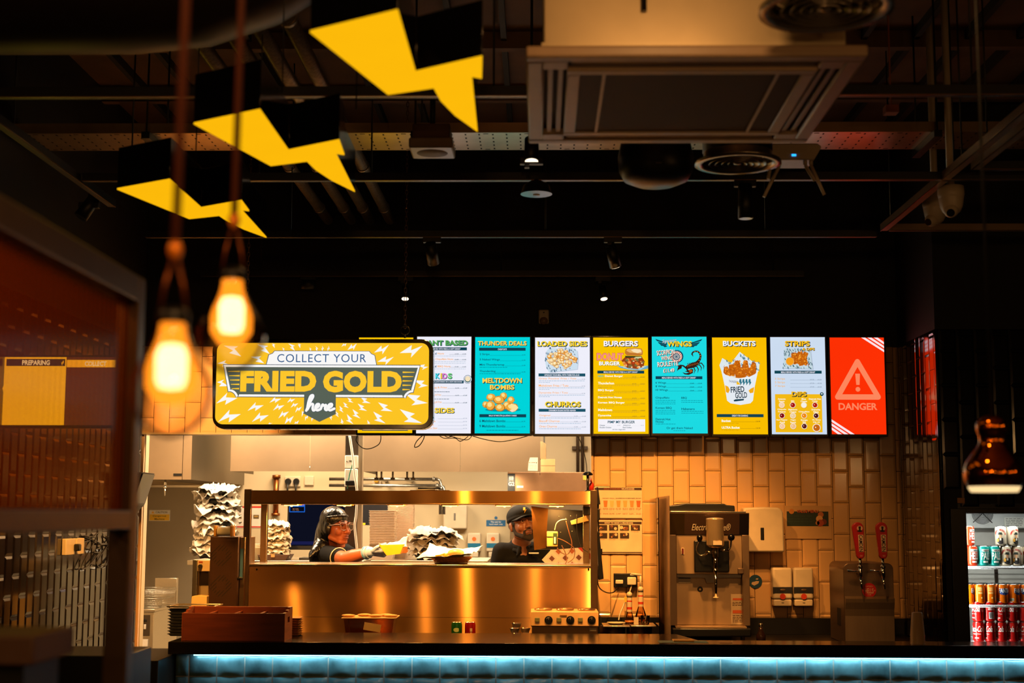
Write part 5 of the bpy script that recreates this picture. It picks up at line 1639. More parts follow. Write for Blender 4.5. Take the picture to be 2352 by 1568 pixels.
for px in (666, 788, 909, 1032, 1156, 1278):
 c = at(px, 1161, 8.98)
 m = MB(BRASS)
 w = 0.062
 zt = gz0 + 0.018
 m.prism([(c.x - w, zt), (c.x + w, zt), (c.x + w * 0.8, zt - 0.026), (c.x - w * 0.8, zt - 0.026)], 8.94, 8.95, 'xz')
 m.prism([(c.x - w, zt), (c.x + w, zt), (c.x + w * 0.8, zt - 0.026), (c.x - w * 0.8, zt - 0.026)], 9.12, 9.13, 'xz')
 m.box(c.x - w, c.x - w + 0.006, 8.95, 9.12, zt - 0.022, zt).box(c.x + w - 0.006, c.x + w, 8.95, 9.12, zt - 0.022, zt)
 h = m.build('heat_lamp', gp)
 MB(glow('heat_bulb', (255, 150, 50), 22.0)).rod((c.x - 0.045, 9.03, zt - 0.024), (c.x + 0.045, 9.03, zt - 0.024), 0.0065, seg=10).ball((c.x + 0.008, 8.99, zt - 0.026), 0.010, 12, 8).build('bulb', h)
 lamp('heat_lamp_light', 'AREA', (c.x, 9.04, zt - 0.032), 8.0, (1.0, 0.45, 0.11), 0.10, (c.x, 9.04, 0), size_y=0.14)
# items lying on top of the pass
zt = gz1 + 0.012
a, b = at(945, 1125, 9.0), at(1034, 1125, 9.0)
o = MB(mat('brown_board', (96, 62, 38), 0.6)).box(a.x, b.x, 8.9, 9.15, zt, zt + 0.005, 0.002).build('clipboard')
tag(o, 'thin brown clipboard lying on top of the heated pass', 'clipboard')
o = MB(PAPER).box(a.x + 0.04, b.x - 0.09, 8.92, 9.12, zt + 0.0055, zt + 0.011).build('paper_pad')
tag(o, 'small white paper pad on the clipboard on top of the pass', 'paper')
o = MB(BLACKP).rod((a.x + 0.05, 8.90, zt + 0.0165), (a.x + 0.19, 8.91, zt + 0.0165), 0.0045, seg=8).build('pen')
tag(o, 'dark pen lying on the paper pad on top of the pass', 'pen')
a, b = at(1338, 1082, 9.05), at(1360, 1125, 9.05)
c = at(1350, 1125, 9.05)
r = thing('bell_stand', 'black stem with round cap standing on the end of the heated pass', 'bell', (c.x, 9.05, zt))
MB(BLACKP).lathe([(0, 0.002), (0.022, 0), (0.022, 0.006), (0.008, 0.012), (0.006, 0.02)], (c.x, 9.05, zt), 20).build('base', r)
MB(BLACKP).rod((c.x, 9.05, zt + 0.01), (c.x, 9.05, zt + 0.105), 0.008, seg=12).build('stem', r)
MB(BLACKG).lathe([(0.0, 0.128), (0.016, 0.126), (0.034, 0.112), (0.033, 0.104), (0.0, 0.10)], (c.x, 9.05, zt), 24).build('cap', r)
c = at(1358, 1125, 9.12)
r = thing('sauce_bottle', 'slim red sauce bottle standing behind the black stem on the pass', 'bottle', (c.x, 9.12, zt))
MB(mat('red_plastic', (190, 40, 24), 0.35)).lathe([(0, 0), (0.016, 0.001), (0.017, 0.05), (0.008, 0.062), (0, 0.062)], (c.x, 9.12, zt), 18).build('body', r)
MB(mat('red_cap', (210, 60, 40), 0.4)).lathe([(0.007, 0.06), (0.003, 0.085), (0, 0.086)], (c.x, 9.12, zt), 14).build('nozzle', r)
# black tablet seen edge-on, with its arm, on the outside of the pass
r = thing('tablet_holder', 'thin black tablet seen edge-on hanging beside the milkshake posters', 'tablet', at(1378, 1240, 8.9))
A = lambda x, y, Y=8.9: at(x, y, Y)
m = MB(BLACKP).prism([(A(1371, 1222).x, A(1371, 1222).z), (A(1376, 1220).x, A(1376, 1220).z), (A(1386, 1328).x, A(1386, 1328).z), (A(1375, 1331).x, A(1375, 1331).z)], 8.86, 9.1, 'xz', 0.002)
m.build('tablet', r)
m = MB(BLACKP).prism([(A(1370, 1118).x, A(1370, 1118).z), (A(1374, 1118).x, A(1374, 1118).z), (A(1379, 1158).x, A(1379, 1158).z), (A(1370, 1158).x, A(1370, 1158).z)], 8.9, 9.0, 'xz', 0.002)
m.build('upper_bracket', r)
m = MB(BLACKM).box(gx1 + 0.001, A(1378, 1180).x, 8.9, 8.95, A(1376, 1194).z, A(1376, 1168).z, 0.004).box(A(1373, 1265).x, A(1384, 1265).x, 8.92, 8.96, A(1380, 1272).z, A(1380, 1260).z, 0.002)
m.tube([A(1374, 1155, 8.93), A(1373, 1180, 8.93), A(1375, 1225, 8.93)], 0.006, 8)
m.build('arm', r)
cable('power_cable', 'black cable curling from the tablet to the black wall sockets', [A(1372, 1325), A(1376, 1348), A(1392, 1360, 9.1), A(1408, 1360, 9.2), A(1420, 1350, 9.27)], 0.004, BLACKP)
# order display hung in the pass, its back to the room
r = thing('order_display', 'order display seen from behind, hanging at the end of the heated pass with loose wires', 'screen', at(1290, 1262, 9.2))
B = lambda x, y, Y=9.22: at(x, y, Y)
m = MB(BLACKP)
m.prism([(B(1222, 1166).x, B(1222, 1166).z), (B(1346, 1172).x, B(1346, 1172).z), (B(1348, 1256).x, B(1348, 1256).z), (B(1276, 1262).x, B(1276, 1262).z), (B(1230, 1262).x, B(1230, 1262).z)], 9.23, 9.27, 'xz', 0.003)
m.build('housing', r)
m = MB(mat('bronze_plate', (140, 96, 46), 0.3, 0.9, 0.25, 9, 0.15))
pl = [B(1220, 1162, 9.22), B(1259, 1167, 9.2), B(1254, 1258, 9.2), B(1227, 1263, 9.22)]
m.face(pl)
m.face([p_ + Vector((0, 0.003, 0)) for p_ in pl][::-1])
for i in range(4):
 a, b = pl[i], pl[(i + 1) % 4]
 m.face([a, a + Vector((0, 0.003, 0)), b + Vector((0, 0.003, 0)), b])
m.build('back_plate', r)
m = MB(mat('media_box', (226, 180, 96), 0.45))
x0, x1, z0, z1 = rect(1256, 1220, 1281, 1255, 9.16)
m.box(x0, x1, 9.13, 9.2, z0, z1, 0.004)
mb = m.build('media_box', r)
MB(GREENC).box(x1 - 0.03, x1 - 0.003, 9.1275, 9.13, z0 + 0.015, z1 - 0.01).build('circuit_window', mb)
MB(PAPER).box(x0 + 0.046, x0 + 0.056, 9.125, 9.1275, z0 + 0.02, z1 - 0.035).build('sticker', mb)
MB(BLACKP).box(x0 - 0.001, x1 + 0.002, 9.128, 9.201, z1 - 0.036, z1 - 0.032).build('strap', mb)
WIRE = mat('brown_wire', (110, 66, 34), 0.5)
for col, pts in ((mat('pale_green_wire', (190, 200, 150), 0.5), [(1274, 1217), (1278, 1202), (1288, 1194), (1302, 1192)]),
                 (WIRE, [(1300, 1196), (1308, 1225), (1314, 1250), (1304, 1272), (1288, 1268), (1280, 1258)]),
                 (WIRE, [(1282, 1236), (1300, 1244), (1318, 1258), (1318, 1280), (1304, 1292)]),
                 (WIRE, [(1290, 1252), (1298, 1268), (1302, 1285), (1297, 1296)]),
                 (BLACKP, [(1325, 1180), (1326, 1220), (1336, 1256), (1350, 1268)])):
 MB(col).tube(curve3([at(x, y, 9.12) for x, y in pts], 6), 0.0028, 6).build('wire', r)
m = MB(mat('tan_bracket', (196, 150, 84), 0.45))
q = [(1310, 1196), (1346, 1184), (1352, 1196), (1313, 1205)]
m.prism([(at(x, y, 9.15).x, at(x, y, 9.15).z) for x, y in q], 9.12, 9.2, 'xz', 0.002)
m.build('mount_bracket', r)
MB(BLACKM).box(B(1338, 1170).x, B(1356, 1170).x, 9.16, 9.22, B(1345, 1182).z, B(1345, 1163).z, 0.004).build('clamp', r)
for x, y in ((1284, 1186), (1311, 1184), (1288, 1222), (1314, 1220), (1300, 1190)):
 c = B(x, y)
 MB(CHROME).ball((c.x, 9.228, c.z), 0.0035, 8, 6).build('bolt', r)
# served basket on the shelf
SHZ = gs1
c = at(1036, 1290, 9.0)
c.z = SHZ
def mark(name, label, cat, m, origin=None):
 return tag(m.build(name, None, origin), label, cat)
WICK = mat('wicker', (186, 116, 46), 0.6, 0, 0.3, 60, 0.4)
r = thing('serving_basket', 'oval wicker serving basket on the bright shelf of the pass', 'basket', c)
m = MB(WICK)
for j in range(6):
 z = 0.012 + j * 0.006
 rad = 0.085 + j * 0.0055
 m.tube([(c.x + rad * 1.15 * math.cos(t) * (1 + 0.02 * (-1) ** (k + j)), c.y + rad * 0.75 * math.sin(t), c.z + z) for k, t in enumerate([2 * PI * q / 36 for q in range(36)])], 0.0038, 5, True)
for q in range(36):
 t = 2 * PI * q / 36
 m.rod((c.x + 0.085 * 1.15 * math.cos(t), c.y + 0.085 * 0.75 * math.sin(t), c.z + 0.009), (c.x + 0.115 * 1.15 * math.cos(t), c.y + 0.115 * 0.75 * math.sin(t), c.z + 0.046), 0.002, seg=5)
m.build('weave', r)
MB(mat('dark_basket_base', (58, 34, 18), 0.6)).lathe([(0, 0.0), (0.088, 0.0), (0.095, 0.012), (0, 0.012)], c, 32, Matrix.Diagonal((1.15, 0.75, 1))).build('base', r)
def sheet_paper(name, label, cen, sx, sy, corners, seed, dip=0.02, m_=None, amp=0.004, origin=None, n=14, pr=0):
 """a square paper sheet with lifted corners"""
 rr = random.Random(seed)
 ph = [rr.uniform(0, 6.28) for _ in range(6)]
 def fn(u, v):
  a, b = 2 * u - 1, 2 * v - 1
  w = [(1 - u) * (1 - v), u * (1 - v), u * v, (1 - u) * v]
  lift = sum(wi ** 1.6 * c_[2] for wi, c_ in zip(w, corners))
  dx = sum(wi ** 1.4 * c_[0] for wi, c_ in zip(w, corners))
  dy = sum(wi ** 1.4 * c_[1] for wi, c_ in zip(w, corners))
  e = max(abs(a), abs(b))
  z = dip * e ** 1.5 + lift + amp * (math.sin(7 * a + ph[0]) * math.sin(6 * b + ph[1]) + 0.6 * math.sin(13 * a + 5 * b + ph[2])) * (0.3 + e)
  return (cen[0] + sx * a * 0.5 + dx, cen[1] + sy * b * 0.5 + dy, cen[2] + z)
 m = MB(m_ or PAPER)
 m.grid(fn, n, n)
 o = m.build(name, None, origin)
 s = o.modifiers.new('solid', 'SOLIDIFY')
 s.thickness = 0.0006
 return tag(o, label, 'paper') if label else o
sheet_paper('paper_liner', 'bright white paper lining the wicker serving basket, corners standing up', (c.x - 0.01, c.y, c.z + 0.022), 0.23, 0.17, [(-0.10, -0.02, 0.0), (0.03, -0.03, 0.03), (0.09, 0.03, 0.07), (-0.02, 0.03, 0.085)], 3, 0.02)
FRY = mat('golden_fry', (244, 186, 60), 0.55, 0, 0.15, 30, 0.1)
r = thing('burger_bun', 'shiny bun lying in the paper lined wicker basket', 'burger', (c.x + 0.035, c.y, c.z + 0.05))
MB(mat('bun_crust', (222, 164, 92), 0.35, 0, 0.1, 12)).ball((c.x + 0.03, c.y, c.z + 0.068), (0.052, 0.05, 0.026), 22, 12).build('bun', r)
MB(mat('bun_filling', (236, 160, 60), 0.5, 0, 0.2, 30)).lathe([(0, 0.036), (0.047, 0.036), (0.052, 0.044), (0.047, 0.052), (0, 0.052)], (c.x + 0.03, c.y, c.z), 22).build('filling', r)
rr = random.Random(2)
for k in range(10):
 x, y = c.x - 0.075 + 0.09 * rr.random(), c.y - 0.045 + 0.06 * rr.random()
 a = rr.uniform(0, PI)
 z = c.z + 0.042 + 0.0022 * k
 o = MB(FRY).box(-0.005, 0.005, -0.024, 0.024, -0.005, 0.005, 0.0015, Matrix.Translation((x, y, z)) @ Matrix.Rotation(a, 4, 'Z') @ Matrix.Rotation(rr.uniform(-0.4, 0.4), 4, 'X')).build('potato_chip')
 tag(o, 'golden potato chip lying in the paper of the wicker serving basket', 'chip', 'potato chips in the wicker basket')
# ------------------------------------------------------------------ kitchen behind the opening
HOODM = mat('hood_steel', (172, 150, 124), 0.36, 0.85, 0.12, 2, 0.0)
HOODSHADE = mat('hood_steel_shaded', (120, 108, 90), 0.45, 0.8, 0.06, 3)  # same steel as the fronts, with shade put into a darker tone
def hood(label, px0, px1, pyb, Y, depth, seam, top=KZ):
 x0, x1, z0, z1 = rect(px0, 1000, px1, pyb, Y)
 r = thing('extractor_hood', label, 'hood', ((x0 + x1) / 2, Y + depth / 2, z0))
 xs = at(seam, 1050, Y).x
 MB(HOODM).box(x0, xs - 0.002, Y, Y + 0.004, z0, top).build('front_panel', r)
 MB(HOODM).box(xs + 0.002, x1, Y, Y + 0.004, z0, top).build('front_panel', r)
 MB(HOODSHADE).box(x0, x0 + 0.004, Y + 0.004, Y + depth, z0, top).build('side_panel', r)
 MB(HOODSHADE).box(x1 - 0.004, x1, Y + 0.004, Y + depth, z0, top).build('side_panel', r)
 m = MB(STEEL).box(x0 + 0.004, x1 - 0.004, Y + 0.1, Y + depth, z0 + 0.05, z0 + 0.054)
 m.box(x0 + 0.004, x1 - 0.004, Y + 0.004, Y + 0.04, z0 + 0.004, z0 + 0.03)
 m.build('filter_bank', r)
 return r, x0, x1, z0
h, x0, x1, z0 = hood('stainless extractor hood above the two kitchen workers', 530, 793, 1082, 11.2, 0.9, 712)
L_ = MB(glow('hood_lamp', (255, 236, 200), 4.0)).box(x0 + 0.55, x1 - 0.12, 11.55, 11.68, z0 + 0.034, z0 + 0.049)
L_.build('strip_lamp', h)
h, x0, x1, z0 = hood('wide stainless extractor hood with a paper notice, beside the cream cartons', 835, 1241, 1083, 11.2, 0.9, 1057)
MB(MATS['hood_lamp']).box(x0 + 0.9, x1 - 0.1, 11.55, 11.68, z0 + 0.034, z0 + 0.049).build('strip_lamp', h)
for px in (865, 876, 902, 935, 949):
 c = at(px, 1100, 11.5)
 m = MB(DSTEEL).rod((c.x, 11.5, c.z), (c.x, 11.5, z0 + 0.05), 0.008, seg=8).box(c.x - 0.018, c.x + 0.018, 11.49, 11.51, c.z - 0.006, c.z + 0.012)
 m.build('nozzle', h)
X0, X1, Z0, Z1 = rect(1212, 1049, 1236, 1081, 11.19)
p = Panel((1640, 275, 1740, 402), (X0, X1, Z0, Z1), 11.199, h, mk=P)
p.poly('notice', [(1662, 280), (1738, 280), (1736, 402), (1642, 400), (1648, 325)], (236, 224, 204), 1)
p.bars('notice', 1650, 1720, (326,), (60, 50, 44), 4, 1)
p.bars('notice', 1656, 1725, (352, 366, 382), (180, 160, 140), 3, 2)
p.disc('notice', 1725, 328, 5, (40, 40, 40), 2)
p.done()
# hood on the left, shorter, its side wall in view
x0, x1, z0, z1 = rect(328, 1000, 440, 1101, 10.9)
r = thing('wall_hood', 'pale steel ventilation box with drip nozzle above the warning notice', 'hood', ((x0 + x1) / 2, 11.9, z0))
xs = at(420, 1050, 10.9).x
MB(HOODM).box(x0, xs - 0.003, 10.9, 10.906, z0, KZ).build('front_panel', r)
MB(HOODM).box(xs + 0.002, x1, 10.9, 10.906, z0, KZ).build('front_panel', r)
MB(HOODSHADE).box(x1 - 0.004, x1, 10.906, KY1 - 0.02, z0, KZ).build('side_panel', r)
MB(HOODSHADE).box(x0, x1 - 0.004, 10.91, KY1 - 0.02, z0 + 0.006, z0 + 0.012).build('bottom_panel', r)
a = at(408, 1090, 10.9)
MB(BLACKP).box(a.x - 0.032, a.x + 0.032, 10.894, 10.9, a.z - 0.01, a.z + 0.01).build('badge', r)
a = at(380, 1100, 10.95)
MB(CHROME).rod((a.x, 10.95, z0), (a.x, 10.95, z0 - 0.05), 0.009).rod((a.x, 10.95, z0 - 0.05), (a.x, 10.95, z0 - 0.062), 0.013).rod((a.x, 10.95, z0 - 0.06), (a.x, 10.95, z0 - 0.125), 0.008, 0.003).build('nozzle', r)
# steel splashback with warning notice
x0, x1, z0, z1 = rect(300, 1114, 503, 1500, KY1 - 0.02)
sb = thing('splashback', 'tall grey steel splashback behind the fryer', 'splashback', ((x0 + x1) / 2, KY1 - 0.01, 0))
MB(mat('grey_sheet', (156, 142, 118), 0.42, 0.15, 0.05, 2)).box(KX0 + 0.004, x1, KY1 - 0.02, KY1 - 0.005, 0.005, z1).build('sheet', sb)
MB(STEEL).box(KX0 + 0.004, x1, KY1 - 0.026, KY1 - 0.02, z1 - 0.02, z1).build('top_edge', sb)
X0, X1, Z0, Z1 = rect(342, 1171, 390, 1196, KY1 - 0.03)
nt_ = thing('warning_notice', 'yellow and white CAUTION Dangerous Machine notice on the grey steel splashback', 'notice', ((X0 + X1) / 2, KY1 - 0.024, Z0))
MB(P(240, 236, 226)).box(X0, X1, KY1 - 0.024, KY1 - 0.0205, Z0, Z1, 0.001).build('board', nt_)
p = Panel((190, 858, 405, 965), (X0, X1, Z0, Z1), KY1 - 0.0245, nt_, mk=P)
p.rect('yellow_field', 196, 900, 400, 960, (250, 200, 40), 1)
p.poly('warning_triangle', [(228, 866), (244, 892), (212, 892)], (246, 186, 40), 1)
p.text('lettering', 'CAUTION', 258, 869, 376, 889, (70, 64, 56), 2, 0.01)
p.text('lettering', 'Dangerous', 230, 906, 366, 930, (90, 76, 30), 2, 0.01)
p.text('lettering', 'Machine', 248, 936, 350, 956, (90, 76, 30), 2, 0.01)
p.done()
# fryer
r = thing('deep_fryer', 'stainless deep fryer at the kitchen end beside the tiled edge', 'fryer', at(360, 1495, 10.6))
fx0, fx1 = at(300, 1400, 10.6).x, at(353, 1400, 10.6).x
FZ = at(340, 1402, 10.6).z
r.location = ((fx0 + fx1) / 2, 10.9, 0)
MB(STEEL).box(fx0, fx1, 10.6, 11.3, 0.1, FZ - 0.01, 0.004).build('cabinet', r)
MB(STEEL).box(fx0, fx1 + 0.01, 10.59, 11.3, FZ - 0.01, FZ + 0.012, 0.004).box(fx0, fx1, 11.25, 11.3, FZ, FZ + 0.21, 0.004).build('worktop', r)
x0, x1, z0, z1 = rect(320, 1412, 342, 1460, 10.6)
MB(DSTEEL).box(x0 - 0.02, x1 + 0.006, 10.592, 10.6, z0, z1).build('control_panel', r)
MB(WHITEP).box(x1 - 0.035, x1 - 0.018, 10.586, 10.592, z0 + 0.05, z0 + 0.085, 0.002).build('switch', r)
MB(BLACKP).box(x1 - 0.038, x1 - 0.015, 10.586, 10.592, z1 - 0.05, z1 - 0.03, 0.002).build('gauge', r)
MB(P(180, 40, 30)).box(x0 - 0.01, x0 + 0.008, 10.586, 10.592, z0 + 0.05, z0 + 0.13).build('coloured_panel', r)
x0, x1, z0, z1 = rect(324, 1468, 340, 1488, 10.6)
MB(PAPER).box(x0, x1, 10.588, 10.5985, z0, z1).build('label_plate', r)
for k in range(4):
 MB(DSTEEL).rod((fx0 + 0.03 + (fx1 - fx0 - 0.06) * (k % 2), 10.65 + 0.6 * (k // 2), 0.004), (fx0 + 0.03 + (fx1 - fx0 - 0.06) * (k % 2), 10.65 + 0.6 * (k // 2), 0.105), 0.02).build('leg', r)
bx0, bx1 = at(312, 1370, 10.8).x, at(382, 1370, 10.8).x
r = thing('fryer_basket', 'wire fryer basket with blue handle resting on the fryer', 'basket', ((bx0 + bx1) / 2, 10.85, FZ + 0.012))
m = MB(mat('basket_wire', (190, 184, 168), 0.3, 0.9))
zb, zt2 = FZ + 0.016, FZ + 0.145
for z, e in ((zb, 0.02), ((zb + zt2) / 2, 0.01), (zt2, 0.0)):
 m.tube([(bx0 + e, 10.72 + e, z), (bx1 - e, 10.72 + e, z), (bx1 - e, 11.08 - e, z), (bx0 + e, 11.08 - e, z)], 0.0028, 6, True)
for k in range(26):
 x = bx0 + (bx1 - bx0) * k / 25
 e = 0.02
 xb = bx0 + e + (bx1 - bx0 - 2 * e) * k / 25
 m.rod((x, 10.72, zt2), (xb, 10.74, zb), 0.0011, seg=4).rod((x, 11.08, zt2), (xb, 11.06, zb), 0.0011, seg=4)
for k in range(9):
 z = zb + (zt2 - zb) * k / 8
 e = 0.02 * (1 - k / 8)
 for y in (10.72 + e, 11.08 - e):
  m.rod((bx0 + e, y, z), (bx1 - e, y, z), 0.0011, seg=4)
m.build('wire_mesh', r)
m = MB(MATS['basket_wire']).tube([(bx0 + 0.06, 10.72, zt2), (bx0 + 0.05, 10.66, zt2 + 0.06), (bx0 + 0.045, 10.62, zt2 + 0.085)], 0.005, 8)
m.build('handle_rod', r)
MB(mat('blue_grip', (40, 100, 170), 0.4)).tube([(bx0 + 0.045, 10.62, zt2 + 0.085), (bx0 + 0.02, 10.58, zt2 + 0.11), (bx0 - 0.03, 10.54, zt2 + 0.12)], 0.012, 8).build('handle_grip', r)
# wall fittings of the kitchen back wall
def plate(name, label, cat, px, Y=KY1, d=0.02, m_=None, bev=0.004):
 x0, x1, z0, z1 = rect(*px, Y)
 r = thing(name, label, cat, ((x0 + x1) / 2, Y, z0))
 MB(m_ or CREAMP).box(x0, x1, Y - d, Y - 0.0008, z0, z1, bev).build('plate', r)
 return r, x0, x1, z0, z1
r, x0, x1, z0, z1 = plate('kitchen_socket', 'cream double socket with two black plugs on the kitchen wall', 'socket', (655, 1094, 691, 1117))
for t in (0.22, 0.74):
 cx = x0 + (x1 - x0) * t
 m = MB(BLACKP).rod((cx, KY1 - 0.05, z0 + 0.045), (cx, KY1 - 0.02, z0 + 0.045), 0.026, 0.03, 16).tube([(cx, KY1 - 0.045, z0 + 0.03), (cx, KY1 - 0.05, z0 - 0.03), (cx, KY1 - 0.03, z0 - 0.12)], 0.008, 8)
 m.build('plug', r)
plate('blank_plate', 'plain cream blank plate beside the kitchen socket', 'plate', (700, 1093, 721, 1114))
r, x0, x1, z0, z1 = plate('spur_plate', 'small cream switch plate below the gas pipes', 'plate', (855, 1104, 876, 1115))
MB(mat('yellow_tag', (230, 180, 60), 0.5)).ball(((x0 + x1) / 2, KY1 - 0.03, z1), (0.022, 0.006, 0.02), 12, 8).build('tag', r)
c0, c1 = at(635, 1093, KY1 - 0.04), at(635, 1183, KY1 - 0.04)
m = MB(COPPERM).rod((c0.x, KY1 - 0.04, c1.z), (c0.x, KY1 - 0.04, c0.z), 0.025).rod((c0.x, KY1 - 0.04, c0.z - 0.02), (c0.x, KY1 - 0.04, c0.z + 0.01), 0.038).rod((c0.x, KY1 - 0.04, c1.z - 0.005), (c0.x, KY1 - 0.04, c1.z + 0.02), 0.04)
m.box(c0.x - 0.02, c0.x + 0.02, KY1 - 0.04, KY1 - 0.001, (c0.z + c1.z) / 2, (c0.z + c1.z) / 2 + 0.03)
tag(m.build('copper_pipe'), 'upright copper pipe on the kitchen wall beside the socket', 'pipe')
x0, x1, z0, z1 = rect(532, 1162, 603, 1212, KY1)
r = thing('wall_poster', 'white poster with red borders on the kitchen wall behind the pass end', 'poster', ((x0 + x1) / 2, KY1, z0))
MB(P(222, 212, 198)).box(x0, x1, KY1 - 0.004, KY1 - 0.0008, z0, z1).build('sheet', r)
p = Panel((0, 0, 71, 50), (x0, x1, z0, z1), KY1 - 0.0045, r, mk=P)
p.rect('red_band', 0, 0, 70, 4, (196, 40, 24), 1)
p.rect('lower_band', 0, 46, 70, 49, (196, 40, 24), 1)
for k, x in enumerate((10, 34, 50)):
 p.rect('photo_print', x, 20, x + 13, 29, (96, 76, 40), 1)
 p.rect('photo_print', x + 2, 22, x + 11, 25, (170, 130, 60), 2)
p.done()
# stainless pillar with trunking
x0, x1 = at(793, 1100, 10.2).x, at(832, 1100, 10.2).x
m = MB(DSTEEL).box(x0, x1 - 0.03, 10.2, 10.26, 0, KZ - 0.001).use(mat('pillar_edge', (170, 156, 134), 0.4, 0.7)).box(x1 - 0.03, x1, 10.19, 10.27, 0, KZ - 0.001)
pil = thing('steel_pillar', 'slim steel upright behind the working woman, carrying sockets', 'pillar', ((x0 + x1) / 2, 10.23, 0))
m.build('post', pil)
for k in range(9):
 c = at(815, 1150 + k * 40, 10.2)
 MB(CHROME).ball((c.x, 10.198, c.z), 0.006, 8, 6).build('rivet', pil)
X0, X1, Z0, Z1 = rect(793, 1046, 823, 1075, 10.19)
r = thing('fused_switch', 'white fused switch on the steel upright, green wire below it', 'switch', ((X0 + X1) / 2, 10.19, Z0))
MB(WHITEP).box(X0, X1, 10.165, 10.1995, Z0, Z1, 0.004).build('plate', r)
MB(GREYP).box(X0 + 0.03, X0 + 0.055, 10.162, 10.165, Z0 + 0.05, Z0 + 0.056).box(X0 + 0.012, X0 + 0.018, 10.162, 10.165, Z0 + 0.045, Z0 + 0.051).build('marking', r)
X0, X1, Z0, Z1 = rect(793, 1077, 822, 1118, 10.19)
r = thing('switch_box', 'white switch box with black plug on the steel upright', 'switch', ((X0 + X1) / 2, 10.19, Z0))
MB(WHITEP).box(X0, X1, 10.15, 10.1995, Z0, Z1, 0.006).build('box', r)
MB(BLACKP).box(X0 + 0.01, X1 - 0.012, 10.12, 10.15, Z0 + 0.01, Z0 + 0.045, 0.006).build('plug', r)
cable('white_hose', 'white hose running down the steel upright past the working woman', [at(803, 1000, 10.1), at(809, 1040, 10.1), at(814, 1085, 10.1), at(820, 1130, 10.1), at(818, 1180, 10.1), at(815, 1210, 10.1), at(820, 1262, 10.1), at(822, 1300, 10.1)], 0.009, WHITEP)
cable('green_wire', 'thin green wire beside the white hose on the upright', [at(811, 1062, 10.12), at(804, 1085, 10.13), at(800, 1105, 10.13), at(798, 1122, 10.13)], 0.004, mat('teal_wire', (40, 120, 100), 0.5))
# gas pipes
gpz = at(900, 1100, 12.3).z
m = MB(GALV)
for dz, x1p in ((0.0, 1012), (-0.055, 1020)):
 a, b = at(836, 1098, 12.3), at(x1p, 1098, 12.3)
 m.tube([(a.x - 0.3, 12.3, gpz + dz), (b.x - 0.03, 12.3, gpz + dz), (b.x - 0.006, 12.3, gpz + dz - 0.012), (b.x, 12.3, gpz + dz - 0.04), (b.x, 12.3, gpz - 0.3)], 0.014, 10)
 m.rod((b.x - 0.05, 12.3, gpz + dz), (b.x - 0.07, 12.3, gpz + dz), 0.021)
 m.rod((b.x, 12.3, gpz + dz - 0.06), (b.x, 12.3, gpz + dz - 0.09), 0.021)
for px in (870, 932):
 a = at(px, 1100, 12.3)
 m.box(a.x - 0.012, a.x + 0.012, 12.3, KY1 - 0.001, gpz - 0.012, gpz + 0.012)
tag(m.build('gas_pipe'), 'paired steel gas pipes turning down under the wide hood', 'pipe')
# cartons on top of the grill, pipes in the corner
shz = at(1258, 1084, 12.2).z
r, x0, x1, z0 = None, at(1242, 1060, 12.2).x, at(1275, 1060, 12.2).x, shz
zz = at(1258, 1054, 12.2).z
r = thing('carton', 'cream carton on the grill canopy next to the wide hood', 'box', ((x0 + x1) / 2, 12.3, shz))
MB(mat('cream_card', (222, 186, 124), 0.7)).box(x0, x1, 12.2, 12.5, shz, zz, 0.002).build('body', r)
MB(CARD).box(x0, x1, 12.199, 12.2, (shz + zz) / 2 - 0.003, (shz + zz) / 2 + 0.003).build('tape', r)
zz2 = at(1248, 1014, 12.25).z
r = thing('brown_carton', 'tall brown carton standing on the cream carton by the hood', 'box', (x0 + 0.03, 12.3, zz))
MB(CARD).prism([(x0 - 0.02, zz + 0.001), (x0 + 0.045, zz + 0.001), (x0 + 0.045, zz2 - 0.02), (x0 + 0.01, zz2), (x0 - 0.02, zz2)], 12.22, 12.4, 'xz', 0.003).build('body', r)
MB(mat('carton_tape', (150, 110, 70), 0.5)).box(x0 + 0.0455, x0 + 0.0465, 12.25, 12.37, zz + 0.02, zz2 - 0.05).build('tape', r)
for k, px in enumerate((1327, 1338)):
 a, b = at(px, 1000, KY1 - 0.06), at(px, 1084, KY1 - 0.06)
 m = MB(mat('dark_pipe', (70, 56, 44), 0.45, 0.6)).rod((a.x, KY1 - 0.06, b.z - 0.3), (a.x, KY1 - 0.06, KZ - 0.001), 0.014)
 if k == 0:
  m.box(a.x - 0.05, a.x + 0.09, KY1 - 0.05, KY1 - 0.001, at(px, 1030, KY1).z - 0.01, at(px, 1026, KY1).z + 0.004)
 tag(m.build('corner_pipe'), ('upright dark pipe in the kitchen corner, with the cross bracket', 'upright dark pipe in the kitchen corner, nearer the tiles')[k], 'pipe')
# grill canopy with G2 plate
x0, x1, z0, z1 = rect(1166, 1085, 1362, 1127, 12.15)
r = thing('contact_grill', 'warm steel grill canopy marked G2 behind the pass end', 'grill', ((x0 + x1) / 2, 12.2, 0))
MB(mat('canopy_steel', (176, 130, 92), 0.4, 0.6)).box(x0, x1 + 0.2, 12.15, 12.6, z0 - 0.02, shz - 0.001, 0.004).build('canopy', r)
xs = at(1183, 1100, 12.15).x
MB(BLACKP).box(x0, xs, 12.14, 12.149, z0 - 0.01, z1 - 0.01).build('name_panel', r)
MB(STEEL).box(x0 + 0.02, x1 + 0.18, 12.2, 12.6, 0.005, z0 - 0.02).build('body', r)
p = Panel((1462, 455, 1530, 580), (x0, xs, z0 - 0.01, z1 - 0.01), 12.1395, r, mk=P)
p.rect('marking', 1476, 474, 1516, 498, (220, 210, 196), 1)
p.text('marking', 'G2', 1470, 512, 1524, 538, (220, 210, 196), 1, 0.02)
p.bars('marking', 1472, 1520, (505,), (180, 170, 160), 3, 1)
p.rect('marking', 1490, 476, 1494, 496, (20, 20, 20), 2)
